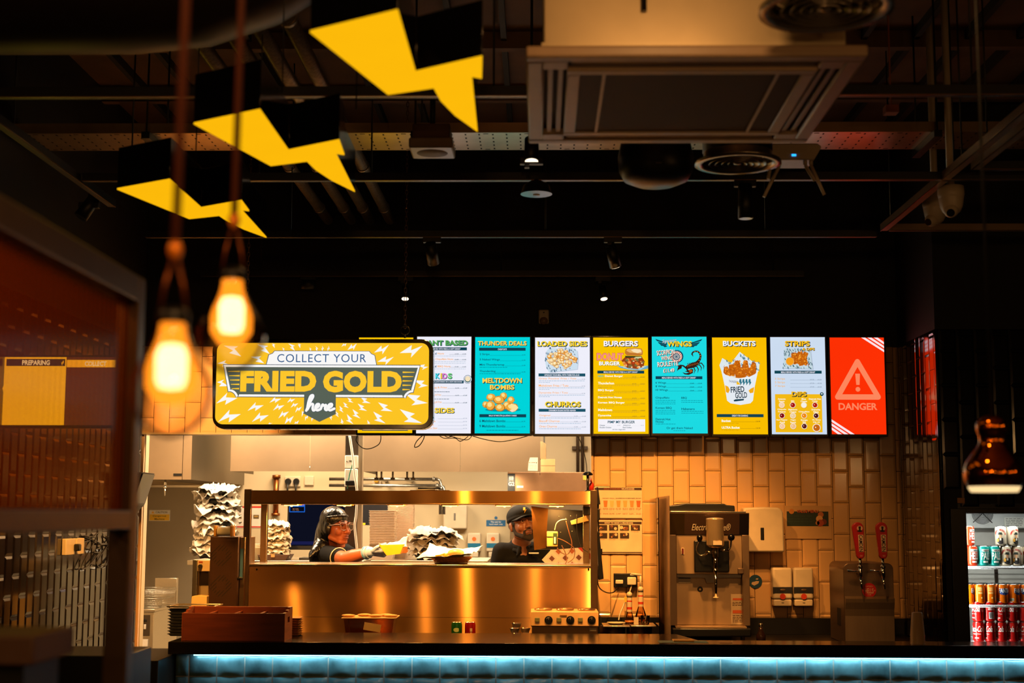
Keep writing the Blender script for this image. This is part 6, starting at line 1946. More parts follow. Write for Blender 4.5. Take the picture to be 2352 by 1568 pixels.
p.done()
MB(PAPER).box(at(1187, 1117, 12.15).x, at(1202, 1117, 12.15).x, 12.146, 12.149, at(1190, 1120, 12.15).z, at(1190, 1115, 12.15).z).build('label_plate', r)
MB(mat('yellow_notice', (230, 190, 70), 0.5)).box(at(1339, 1095, 12.15).x, at(1351, 1095, 12.15).x, 12.146, 12.149, at(1345, 1102, 12.15).z, at(1345, 1089, 12.15).z).build('sticker', r)
# dispensers at the hand-wash sink
r, x0, x1, z0, z1 = plate('towel_dispenser', 'large cream paper towel dispenser on the kitchen wall behind the grey paper baskets', 'dispenser', (1020, 1160, 1074, 1214), KY1, 0.11, CREAMP, 0.012)
MB(GREYP).box((x0 + x1) / 2 - 0.012, (x0 + x1) / 2 + 0.004, KY1 - 0.113, KY1 - 0.109, z0 + 0.075, z0 + 0.14, 0.004).build('window', r)
for k, (px0, px1, lab) in enumerate(((1075, 1105, 'cream soap dispenser with blue band, nearer the towel dispenser'), (1118, 1148, 'cream soap dispenser with blue band, next to the working man'))):
 x0, x1, z0, z1 = rect(px0, 1223, px1, 1279, KY1)
 r = thing('soap_dispenser', lab, 'dispenser', ((x0 + x1) / 2, KY1, z0))
 MB(CREAMP).box(x0, x1, KY1 - 0.09, KY1 - 0.0008, z0 + 0.05, z1, 0.012).build('body', r)
 MB(mat('blue_band', (20, 110, 150), 0.4)).box(x0 + 0.002, x1 - 0.002, KY1 - 0.0925, KY1 - 0.088, z0 + 0.085, z0 + 0.125).build('band', r)
 MB(CREAMP).box(x0 + 0.02, x1 - 0.02, KY1 - 0.085, KY1 - 0.0008, z0, z0 + 0.049, 0.008).build('push_bar', r)
 MB(mat('orange_mark', (226, 110, 40), 0.5)).rod(((x0 + x1) / 2, KY1 - 0.092, z1 - 0.055), ((x0 + x1) / 2, KY1 - 0.088, z1 - 0.055), 0.019, seg=18).build('emblem', r)
X0, X1, Z0, Z1 = rect(1117, 1194, 1161, 1208, KY1)
r = thing('wall_sign', 'blue sign reading This sink for hand wash only', 'sign', ((X0 + X1) / 2, KY1, Z0))
MB(P(14, 96, 150)).box(X0, X1, KY1 - 0.004, KY1 - 0.0008, Z0, Z1).build('plate', r)
MB(P(14, 96, 150)).rod(((X0 + X1) / 2, KY1 - 0.004, Z1 + 0.02), ((X0 + X1) / 2, KY1 - 0.0008, Z1 + 0.02), 0.014, seg=20).build('roundel', r)
p = Panel((135, 445, 490, 555), (X0, X1, Z0, Z1), KY1 - 0.0045, r, mk=P)
p.text('lettering', 'This sink for', 215, 462, 410, 494, (230, 230, 224), 1, 0.01)
p.text('lettering', 'hand wash only', 190, 506, 440, 540, (230, 230, 224), 1, 0.01)
p.done()
# prep tables
def table(label, px0, px1, py, Y0, Y1):
 x0, x1 = at(px0, py, Y0).x, at(px1, py, Y0).x
 z = at((px0 + px1) / 2, py, Y0).z
 r = thing('prep_table', label, 'table', ((x0 + x1) / 2, (Y0 + Y1) / 2, 0))
 MB(STEEL).box(x0, x1, Y0, Y1, z - 0.035, z, 0.003).build('tabletop', r)
 MB(STEEL).box(x0 + 0.05, x1 - 0.05, Y0 + 0.05, Y1 - 0.05, 0.25, 0.27).build('undershelf', r)
 for sx in (x0 + 0.05, x1 - 0.05):
  for sy in (Y0 + 0.05, Y1 - 0.05):
   MB(STEEL).rod((sx, sy, 0.004), (sx, sy, z - 0.035), 0.018).build('leg', r)
 return z
TZ1 = table('steel prep table with the kitchen display and the tall paper stacks', 430, 835, 1287, 10.3, 11.2)
TZ2 = table('steel prep table holding the nested takeaway boxes', 852, 1120, 1287, 10.2, 11.0)
# kitchen display beside the woman
X0, X1, Z0, Z1 = rect(663, 1157, 818, 1253, 10.55)
r = thing('kitchen_display', 'wide dark kitchen display behind the working woman, blue ticket in its corner', 'screen', ((X0 + X1) / 2, 10.55, TZ1))
MB(BLACKP).box(X0 - 0.012, X1 + 0.012, 10.555, 10.60, Z0 - 0.03, Z1 + 0.012, 0.004).build('housing', r)
p = Panel((1625, 815, 2290, 1200), (X0, X1, Z0, Z1), 10.5545, r)
p.rect('display', 1625, 815, 2290, 1200, (13, 15, 30), 0)
p.rect('display', 1625, 1160, 2290, 1190, (26, 28, 72), 1)
p.rect('ticket', 1628, 818, 1782, 892, (30, 100, 210), 1)
p.rect('ticket', 1636, 842, 1774, 884, (8, 10, 24), 2)
p.bars('ticket', 1640, 1770, (826,), (230, 120, 130), 6, 2)
p.bars('ticket', 1660, 1730, (862, 876), (230, 150, 90), 5, 3)
p.bars('display', 2250, 2288, (1137,), (190, 190, 220), 8, 4)
p.done()
MB(mat('yellow_label', (246, 186, 30), 0.5)).box(X0 + 0.22, X0 + 0.28, 10.552, 10.555, Z0 - 0.024, Z0 - 0.008).build('sticker', r)
MB(BLACKP).box((X0 + X1) / 2 - 0.03, (X0 + X1) / 2 + 0.03, 10.6, 10.63, TZ1, Z0 + 0.1).box((X0 + X1) / 2 - 0.16, (X0 + X1) / 2 + 0.16, 10.5, 10.7, TZ1, TZ1 + 0.015, 0.003).build('stand', r)
X0, X1, Z0, Z1 = rect(832, 1157, 900, 1206, 10.9)
r = thing('second_display', 'dark display screen partly hidden by the nested takeaway boxes', 'screen', ((X0 + X1) / 2, 10.9, TZ2))
MB(mat('dark_screen', (40, 40, 44), 0.2)).box(X0, X1, 10.9, 10.94, Z0, Z1, 0.004).build('housing', r)
MB(mat('yellow_label', (246, 186, 30), 0.5)).box(X0 + 0.002, X0 + 0.025, 10.896, 10.9, Z0 + 0.002, Z0 + 0.018).build('sticker', r)
MB(BLACKP).box((X0 + X1) / 2, (X0 + X1) / 2 + 0.05, 10.92, 10.95, TZ2, Z0 + 0.02).build('stand', r)
# stacks of paper lined baskets
PAPW = mat('greaseproof_paper', (204, 194, 178), 0.75, 0, 0.06, 10, 0.25, 40)
PAPG = mat('printed_paper', (206, 192, 168), 0.75, 0, 0.25, 22, 0.25, 40)
BASK = mat('black_basket', (22, 22, 24), 0.5, 0, 0.2)
def basket(c, rx, ry, h, label, group):
 r = thing('lined_basket', label, 'basket', c, group)
 m = MB(BASK).lathe([(0.0, 0.0), (0.78, 0.0), (1.0, h), (0.97, h), (0.75, 0.004), (0, 0.004)], (0, 0, 0), 28, Matrix.Diagonal((rx, ry, 1)))
 for v in m.bm.verts:
  v.co += Vector(c)
 m.build('bowl', r)
 return r
def liner(c, rx, ry, seed, label, group, m_, rise=0.05, spread=1.16, amp=1.0):
 """crumpled sheet pressed into a bowl: ruffled rim with points"""
 rr = random.Random(seed)
 ph = [rr.uniform(0, 6.28) for _ in range(8)]
 na, nr = 72, 8
 m = MB(m_)
 g = []
 pts_ = [(rr.uniform(0, 2 * PI), rr.uniform(0.2, 0.5), rr.uniform(0.12, 0.25)) for _ in range(7)]
 for i in range(na):
  t = 2 * PI * i / na
  row = []
  ct, st = math.cos(t), math.sin(t)
  nz_ = lambda f, o, u: noise.noise(Vector((ct * f + o, st * f + seed * 3.7, u * f * 0.8)))
  spike = sum(a_ * math.exp(-((math.atan2(math.sin(t - q), math.cos(t - q))) / w_) ** 2) for q, a_, w_ in pts_)
  for j in range(nr + 1):
   u = 0.3 + 0.7 * j / nr
   rad = u * spread * (1 + (0.16 * nz_(2.3, 0, u) + 0.10 * nz_(6.0, 4, u)) * u + 0.36 * spike * u ** 4 * amp)
   z = rise * (0.25 + 0.55 * math.sin(PI * min(u, 0.86))) + amp * (0.030 * nz_(2.6, 9, u) + 0.022 * nz_(6.5, 2, u)) + spike * u ** 4 * amp * 0.07 * math.sin(3 * t + ph[3]) - 0.022 * u ** 6
   row.append(m.bm.verts.new((c[0] + rx * rad * math.cos(t), c[1] + ry * rad * math.sin(t), c[2] + z)))
  g.append(row)
 fs = []
 for i in range(na):
  a, b = g[i], g[(i + 1) % na]
  for j in range(nr):
   fs.append(m.bm.faces.new((a[j], b[j], b[j + 1], a[j + 1])))
 m._fin(fs, True)
 bmesh.ops.delete(m.bm, geom=[v for v in m.bm.verts if not v.link_faces], context='VERTS')
 o = m.build('paper_liner', None, c)
 s = o.modifiers.new('solid', 'SOLIDIFY')
 s.thickness = 0.0008
 return tag(o, label, 'paper', group)
rr = random.Random(21)
xb = at(498, 1240, 10.7).x
z0, z1 = TZ1, at(498, 1128, 10.7).z
n = 13
for k in range(n):
 z = z0 + 0.02 + (z1 - z0 - 0.03) * k / (n - 1)
 j = n - 1 - k
 nm = ORD[j] if j else 'topmost'
 x, y = xb + rr.uniform(-0.012, 0.012) + (0.0 if k > 2 else -0.02), 10.7 + rr.uniform(-0.02, 0.02)
 basket((x, y, z - 0.018 if k else z0), 0.120, 0.10, 0.04, ('topmost black basket of the tall white paper stack' if j == 0 else 'black basket, %s from the top of the tall white paper stack' % nm), 'paper lined baskets in the tall stack')
 liner((x, y, z), 0.150, 0.125, 40 + k * 3, ('topmost crumpled white paper of the tall stack behind the brown warmer' if j == 0 else 'crumpled white paper, %s from the top of the tall stack' % nm), 'white papers in the tall stack', PAPW, 0.062, 1.02, 1.25)
# stack of printed papers in a dark tray
xb = at(634, 1240, 10.4).x
z0, z1 = TZ1, at(634, 1190, 10.4).z
r = thing('card_tray', 'shallow dark brown tray under the printed paper stack', 'tray', (xb, 10.4, z0))
m = MB(mat('brown_tray', (74, 46, 30), 0.6))
m.prism([(xb - 0.085, z0), (xb + 0.09, z0), (xb + 0.115, z0 + 0.042), (xb - 0.115, z0 + 0.042)], 10.3, 10.52, 'xz', 0.002)
m.build('tray', r)
MB(mat('tray_flap', (206, 150, 90), 0.6)).box(xb - 0.015, xb + 0.012, 10.296, 10.3, z0 + 0.024, z0 + 0.044).build('flap', r)
n = 10
for k in range(n):
 z = z0 + 0.05 + (z1 - z0 - 0.10) * k / (n - 1)
 j = n - 1 - k
 liner((xb + rr.uniform(-0.006, 0.006) + 0.003, 10.4, z), 0.098, 0.09, 80 + k, ('topmost printed paper of the stack beside the kitchen display' if j == 0 else 'crumpled printed paper, %s from the top of the stack beside the display' % ORD[j]), 'printed papers beside the kitchen display', PAPG if k < 8 else PAPW, 0.034, 1.0, 0.8)
# grey papers in baskets beside the boxes
xb = at(998, 1250, 10.45).x
z0 = TZ2
n = 5
for k in range(n):
 z = z0 + 0.045 + 0.034 * k
 j = n - 1 - k
 x = xb + rr.uniform(-0.01, 0.01)
 basket((x, 10.42, z - 0.03 if k else z0), 0.15, 0.11, 0.05, ('topmost black basket beside the nested takeaway boxes' if j == 0 else 'black basket, %s from the top of the stack beside the takeaway boxes' % ORD[j]), 'baskets beside the takeaway boxes')
 liner((x, 10.42, z), 0.165, 0.125, 120 + k, ('topmost spread printed paper behind the wicker serving basket' if j == 0 else 'crumpled greyish paper, %s from the top behind the wicker basket' % ORD[j]), 'greyish papers behind the wicker basket', PAPG if k < 4 else PAPW, 0.045, 1.06, 1.1)
# nested takeaway boxes
TBOX = mat('takeaway_card', (228, 206, 182), 0.6)
def takeaway(c, w, d, h, label, group):
 r = thing('takeaway_box', label, 'box', c, group)
 m = MB(TBOX)
 e = 0.012
 def ringpts(k, z):
  return [(c[0] - w / 2 + k, c[1] - d / 2 + k, c[2] + z), (c[0] + w / 2 - k, c[1] - d / 2 + k, c[2] + z), (c[0] + w / 2 - k, c[1] + d / 2 - k, c[2] + z), (c[0] - w / 2 + k, c[1] + d / 2 - k, c[2] + z)]
 rings = [ringpts(e, 0), ringpts(0.002, h), ringpts(-0.003, h), ringpts(-0.003, h + 0.003), ringpts(0.003, h + 0.003), ringpts(e + 0.002, 0.003)]
 vr = [[m.bm.verts.new(p_) for p_ in rg] for rg in rings]
 fs = []
 for a, b in zip(vr, vr[1:]):
  fs += [m.bm.faces.new((a[i], a[(i + 1) % 4], b[(i + 1) % 4], b[i])) for i in range(4)]
 fs += [m.bm.faces.new(vr[0][::-1]), m.bm.faces.new(vr[-1])]
 m._fin(fs)
 m.build('box', r)
 return r
for (px0, px1, py, yb, Y, n, pitch, lab, grp) in ((848, 906, 1172, 1286, 10.45, 21, 0.0120, 'the nearer shorter nested stack', 'takeaway boxes in the shorter stack'), (890, 948, 1158, 1286, 10.62, 28, 0.0098, 'the taller nested stack behind', 'takeaway boxes in the taller stack')):
 x0, x1 = at(px0, 1230, Y).x, at(px1, 1230, Y).x
 ztop = at((px0 + px1) / 2, py, Y).z
 h = ztop - TZ2 - pitch * (n - 1) - 0.003
 src = None
 for k in range(n):
  j = n - 1 - k
  lb = ('topmost white takeaway box of ' + lab) if j == 0 else 'white takeaway box, %s from the top of %s' % (ORD[j], lab)
  c = ((x0 + x1) / 2 + rr.uniform(-0.0015, 0.0015), Y + 0.08, TZ2 + pitch * k)
  if src is None:
   src = takeaway(c, x1 - x0, 0.16, h, lb, grp)
   b0 = src
  else:
   dup(src, c, lb)
c = at(921, 1268, 10.615)
o = MB(mat('orange_sticker', (226, 120, 30), 0.5)).box(c.x - 0.055, c.x + 0.05, 10.612, 10.616, at(921, 1270, 10.6).z, at(921, 1256, 10.6).z).build('sticker')
tag(o, 'orange sticker strip on the bottom takeaway box near the gloved hand', 'sticker')
# paper cups and leaning leaflets
c = at(592, 1266, 10.35)
r = thing('cup_stack', 'short stack of white paper cups behind the pass end', 'cup', (c.x, 10.35, TZ1))
for k in range(3):
 MB(WHITEP).lathe([(0.0, 0.0), (0.024, 0.0), (0.036, 0.09), (0.038, 0.092), (0.034, 0.092), (0, 0.006)], (c.x, 10.35, TZ1 + k * 0.012), 22).build('cup', r)
a = at(1325, 1285, 9.9)
r = thing('menu_leaflet', 'tilted leaflet with food pictures and red bands behind the order display', 'leaflet', a)
ang = -0.75
pl = thing
def lf(u, v, d=0.0):
 ca, sa = math.cos(ang), math.sin(ang)
 return (a.x - 0.03 + u * ca - v * sa, 9.9 - d, a.z + 0.02 + u * sa + v * ca)
m = MB(P(226, 214, 200))
m.face([lf(-0.14, -0.16), lf(0.14, -0.16), lf(0.14, 0.16), lf(-0.14, 0.16)])
m.face([lf(-0.14, -0.16, -0.002), lf(-0.14, 0.16, -0.002), lf(0.14, 0.16, -0.002), lf(0.14, -0.16, -0.002)])
m.build('sheet', r)
def lq(m, u0, v0, u1, v1, col, d):
 m.use(P(*col)).face([lf(u0, v0, d), lf(u1, v0, d), lf(u1, v1, d), lf(u0, v1, d)])
m = MB()
lq(m, -0.12, 0.07, 0.14, 0.10, (176, 44, 34), 0.001)
lq(m, -0.12, 0.115, 0.14, 0.125, (40, 60, 50), 0.001)
m.build('red_band', r)
for i in range(4):
 for j in range(3):
  m = MB()
  u, v = -0.12 + i * 0.065, 0.0 - j * 0.066
  lq(m, u, v, u + 0.05, v + 0.05, (210, 200, 196), 0.001)
  lq(m, u + 0.01, v + 0.012, u + 0.04, v + 0.04, ((150, 60, 40), (170, 90, 50), (110, 60, 50))[(i + j) % 3], 0.0015)
  m.build('food_picture', r)
tb = MB(STEEL).box(at(1300, 1300, 9.85).x, at(1365, 1300, 9.85).x, 9.7, 10.1, 0.85, a.z - 0.24)
tb = tag(tb.build('side_cabinet'), 'steel side cabinet under the tilted leaflet behind the pass', 'cabinet')
# dry store rack piece by the kitchen edge: brown speaker-like warmer with round vents
WY = 8.75
x0, x1, z0, z1 = rect(481, 1232, 546, 1396, WY)
r = thing('holding_cabinet', 'brown upright holding cabinet with two round slotted vents beside the pass', 'cabinet', ((x0 + x1) / 2, WY + 0.2, BZ))
WARMB = mat('brown_enamel', (74, 50, 38), 0.38, 0.4)
MB(WARMB).box(x0, x1, WY, WY + 0.38, BZ, z1, 0.006).build('body', r)
xm = (x0 + x1) / 2
MB(mat('brown_front', (84, 58, 44), 0.32, 0.5)).box(x0 + 0.014, x1 - 0.012, WY - 0.003, WY, BZ + 0.03, z1 - 0.018, 0.002).build('vent_panel', r)
for cy in (1275, 1345):
 c = at(511, cy, WY)
 m = MB(mat('vent_slot', (10, 8, 7), 0.8))
 for i in range(-5, 6):
  for j in range(-5, 6):
   rad = math.hypot(i, j)
   if 3.1 < rad < 5.2 and (i + j) % 2 == 0:
    u, v = c.x - 0.008 + i * 0.0115, c.z + j * 0.0115
    m.face([(u - 0.008, WY - 0.0036, v - 0.0075), (u - 0.004, WY - 0.0036, v - 0.0075), (u + 0.008, WY - 0.0036, v + 0.0075), (u + 0.004, WY - 0.0036, v + 0.0075)])
 m.build('round_vent', r)
xs1 = at(558, 1300, WY).x
MB(BRASS).box(x1, xs1, WY + 0.05, WY + 0.36, BZ, z1 - 0.005, 0.003).build('side_door', r)
MB(mat('blue_sticker', (70, 120, 170), 0.5)).box(x1 + 0.003, x1 + 0.02, WY + 0.046, WY + 0.05, at(548, 1330, WY).z, at(548, 1260, WY).z).build('sticker', r)
c = at(548, 1328, WY)
MB(BLACKP).rod((c.x, WY + 0.01, c.z), (c.x, WY + 0.05, c.z), 0.009).box(c.x - 0.01, c.x + 0.025, WY - 0.004, WY + 0.012, c.z - 0.006, c.z + 0.006, 0.003).build('handle', r)
c = at(515, 1222, WY + 0.1)
r = thing('paper_roll', 'paper roll in a brass holder lying on the brown holding cabinet', 'roll', (c.x, WY + 0.1, z1))
MB(PAPER).rod((c.x - 0.04, WY + 0.1, z1 + 0.03), (c.x + 0.045, WY + 0.1, z1 + 0.03), 0.028, seg=24).build('roll', r)
GOLDP = mat('gold_plate', (236, 176, 90), 0.35, 0.6)
for x in (c.x - 0.05, c.x + 0.052):
 MB(GOLDP).box(x - 0.008, x + 0.008, WY + 0.06, WY + 0.14, z1, z1 + 0.066, 0.004).build('holder_side', r)
# knob unit with a sheaf of parchment
x0, x1, z0, z1 = rect(441, 1285, 481, 1396, WY + 0.1)
r = thing('toaster_unit', 'pale steel toaster frame with a round dial beside the brown cabinet', 'toaster', ((x0 + x1) / 2, WY + 0.25, BZ))
TW_ = mat('pale_enamel', (226, 200, 160), 0.4)
MB(STEEL).box(x0, x0 + 0.03, WY + 0.1, WY + 0.4, BZ, z1, 0.003).build('side_plate', r)
zk = at(460, 1312, WY + 0.1).z
MB(TW_).box(x0 + 0.03, x1, WY + 0.1, WY + 0.4, zk, z1 - 0.003, 0.004).build('control_head', r)
for xx in (x0 + 0.034, x1 - 0.006):
 MB(BRASS).box(xx, xx + 0.01, WY + 0.1, WY + 0.13, BZ, zk).build('upright', r)
c = at(461, 1300, WY + 0.1)
MB(DSTEEL).rod((c.x, WY + 0.075, c.z), (c.x, WY + 0.1, c.z), 0.012, 0.013, 20).build('dial', r)
MB(mat('red_print', (176, 80, 40), 0.5)).box(c.x - 0.012, c.x + 0.012, WY + 0.098, WY + 0.0995, c.z + 0.02, c.z + 0.03).build('marking', r)
MB(mat('toaster_back', (170, 150, 120), 0.5)).box(x0 + 0.03, x1, WY + 0.2, WY + 0.24, BZ, zk).build('back_plate', r)
x0, x1, z0, z1 = rect(439, 1366, 478, 1397, WY + 0.02)
o = MB(mat('parchment', (246, 206, 140), 0.7)).prism([(x0, BZ + 0.001), (x1, BZ + 0.001), (x1, z1 - 0.005), (x0 + 0.05, z1), (x0 + 0.012, z1 - 0.006)], WY - 0.02, WY + 0.06, 'xz', 0.003).build('parchment_sheaf')
tag(o, 'sheaf of cream parchment standing in front of the toaster frame', 'paper')
# ------------------------------------------------------------------ people
def blob(mb, a, b, ra, rb=None):
 """closed tapered capsule"""
 rb = ra if rb is None else rb
 a, b = Vector(a), Vector(b)
 mb.ball(a, ra, 16, 10)
 if (b - a).length > 1e-5:
  mb.ball(b, rb, 16, 10)
  mb.rod(a, b, ra, rb, 16)
def fuse(name, mb, m, voxel, parent=None, loc=None, smooth=4, ext=None):
 """melt overlapping pieces into one continuous skin"""
 me = bpy.data.meshes.new('tmp')
 bmesh.ops.recalc_face_normals(mb.bm, faces=mb.bm.faces[:])
 mb.bm.to_mesh(me)
 mb.bm.free()
 t = bpy.data.objects.new('tmp', me)
 COL.objects.link(t)
 r_ = t.modifiers.new('r', 'REMESH')
 r_.mode = 'VOXEL'
 r_.voxel_size = voxel
 s_ = t.modifiers.new('s', 'SMOOTH')
 s_.factor = 0.5
 s_.iterations = smooth
 dg = bpy.context.evaluated_depsgraph_get()
 out = bpy.data.meshes.new_from_object(t.evaluated_get(dg))
 COL.objects.unlink(t)
 bpy.data.objects.remove(t)
 org = Vector(root_of(parent).location) if parent is not None else Vector(loc)
 for v in out.vertices:
  v.co -= org
 for p_ in out.polygons:
  p_.use_smooth = True
 out.materials.clear()
 out.materials.append(m)
 out.name = name
 o = bpy.data.objects.new(name, out)
 COL.objects.link(o)
 if parent is not None:
  o.parent = parent
 else:
  o.location = org
 return o
def hand(mb, wrist, d, n, s=1.0, curl=0.6, side=1):
 """palm, four unequal curled fingers and a thumb; d points along the fingers, n out of the palm"""
 w = Vector(wrist)
 d = Vector(d).normalized()
 n = (Vector(n) - d * Vector(n).dot(d)).normalized()
 x = d.cross(n) * side
 for k, u in enumerate((-0.032, -0.011, 0.011, 0.031)):
  blob(mb, w + x * u * 0.55 * s + d * 0.012 * s, w + x * u * s + d * 0.085 * s, 0.017 * s, 0.0125 * s)
 for k, (u, L) in enumerate(((-0.033, 0.072), (-0.0115, 0.082), (0.0105, 0.076), (0.032, 0.058))):
  p0 = w + x * u * s + d * 0.088 * s
  ang = 0.15 + 0.1 * k
  for j, f in enumerate((0.45, 0.32, 0.23)):
   ang += curl * (0.8 + 0.12 * k)
   dd = d * math.cos(ang) + n * math.sin(ang)
   p1 = p0 + dd * L * f * s
   blob(mb, p0, p1, (0.0098 - 0.0012 * j) * s, (0.0088 - 0.0012 * j) * s)
   p0 = p1
 b0 = w - x * 0.026 * s + d * 0.025 * s
 b1 = b0 + (-x * 0.75 + d * 0.75 + n * 0.35).normalized() * 0.042 * s
 b2 = b1 + (-x * 0.15 + d * 0.95 + n * 0.5).normalized() * 0.032 * s
 b3 = b2 + (x * 0.1 + d * 0.9 + n * 0.65).normalized() * 0.025 * s
 blob(mb, b0, b1, 0.0155 * s, 0.0115 * s)
 blob(mb, b1, b2, 0.0112 * s, 0.0098 * s)
 blob(mb, b2, b3, 0.0098 * s, 0.0078 * s)
def head_parts(mb, T):
 """T maps head space (face towards -Y, ears at z=0) to the scene"""
 def E(c, r):
  M3 = T.to_3x3()
  mb.ball(T @ Vector(c), r, 20, 14, M3)
 def K(a, b, ra, rb):
  blob(mb, T @ Vector(a), T @ Vector(b), ra, rb)
 E((0, 0.018, 0.045), (0.076, 0.094, 0.082))
 E((0, -0.028, -0.02), (0.066, 0.066, 0.082))
 E((0, -0.046, -0.072), (0.048, 0.044, 0.042))
 E((0, -0.066, -0.098), (0.026, 0.022, 0.020))
 for s in (-1, 1):
  E((s * 0.038, -0.064, -0.028), (0.029, 0.026, 0.030))
  E((s * 0.030, -0.083, 0.030), (0.026, 0.013, 0.010))
  K((s * 0.052, 0.0, -0.066), (s * 0.022, -0.062, -0.098), 0.020, 0.018)
  E((s * 0.078, 0.012, -0.005), (0.009, 0.020, 0.033))
  E((s * 0.080, 0.018, 0.012), (0.010, 0.016, 0.016))
  E((s * 0.013, -0.100, -0.036), (0.010, 0.012, 0.009))
 K((0, -0.088, 0.022), (0, -0.108, -0.030), 0.0095, 0.0135)
 E((0, -0.112, -0.034), (0.0125, 0.012, 0.010))
 E((0, -0.088, -0.060), (0.028, 0.016, 0.010))
 E((0, -0.088, -0.077), (0.025, 0.015, 0.010))
def face_kids(root, T, skinlip, brow, skin, lid=0.006, iris=(40, 24, 14)):
 M3 = T.to_3x3()
 for s in (-1, 1):
  c = T @ Vector((s * 0.030, -0.080, 0.010))
  m = MB(mat('eye_white', (206, 192, 176), 0.3)).ball(c, 0.0122, 16, 10)
  e = m.build('eye', root)
  f = (T @ Vector((s * 0.030 - 0.002, -0.0935, 0.009))) - c
  p_ = c + f.normalized() * 0.0112
  MB(mat('iris_%d' % iris[0], iris, 0.2)).ball(p_, 0.0058, 12, 8).build('iris', e)
  MB(skin).ball(c + M3 @ Vector((0, -0.0008, lid)), 0.0128, 16, 10).ball(c + M3 @ Vector((0, -0.0004, -0.0075)), 0.0122, 16, 10).build('eyelid', root)
  m = MB(brow)
  m.tube([T @ Vector((s * q, yy, zz)) for q, yy, zz in ((0.013, -0.0975, 0.033), (0.026, -0.0975, 0.038), (0.042, -0.0885, 0.036), (0.052, -0.076, 0.028))], [0.0035, 0.0045, 0.004, 0.002], 8)
  m.build('eyebrow', root)
  m = MB(skinlip)
  m.tube([T @ Vector((s * q, yy, zz)) for q, yy, zz in ((0.013, -0.0925, 0.014), (0.024, -0.0965, 0.020), (0.036, -0.0945, 0.020), (0.046, -0.085, 0.013))], [0.003, 0.004, 0.004, 0.003], 8)
  m.build('lash_line', root)
 for z, r, yy in ((-0.0620, 0.0055, -0.1035), (-0.0755, 0.0068, -0.1025)):
  m = MB(skinlip)
  m.tube([T @ Vector((q, yy + 0.010 * abs(q / 0.024) ** 2, z + (0.002 if abs(q) < 0.004 and z > -0.07 else 0.004) - 0.0025 * abs(q / 0.024) ** 2)) for q in (-0.024, -0.014, -0.005, 0, 0.005, 0.014, 0.024)], [0.002, r * 0.85, r, r * 0.9, r, r * 0.85, 0.002], 8)
  m.build('lip', root)
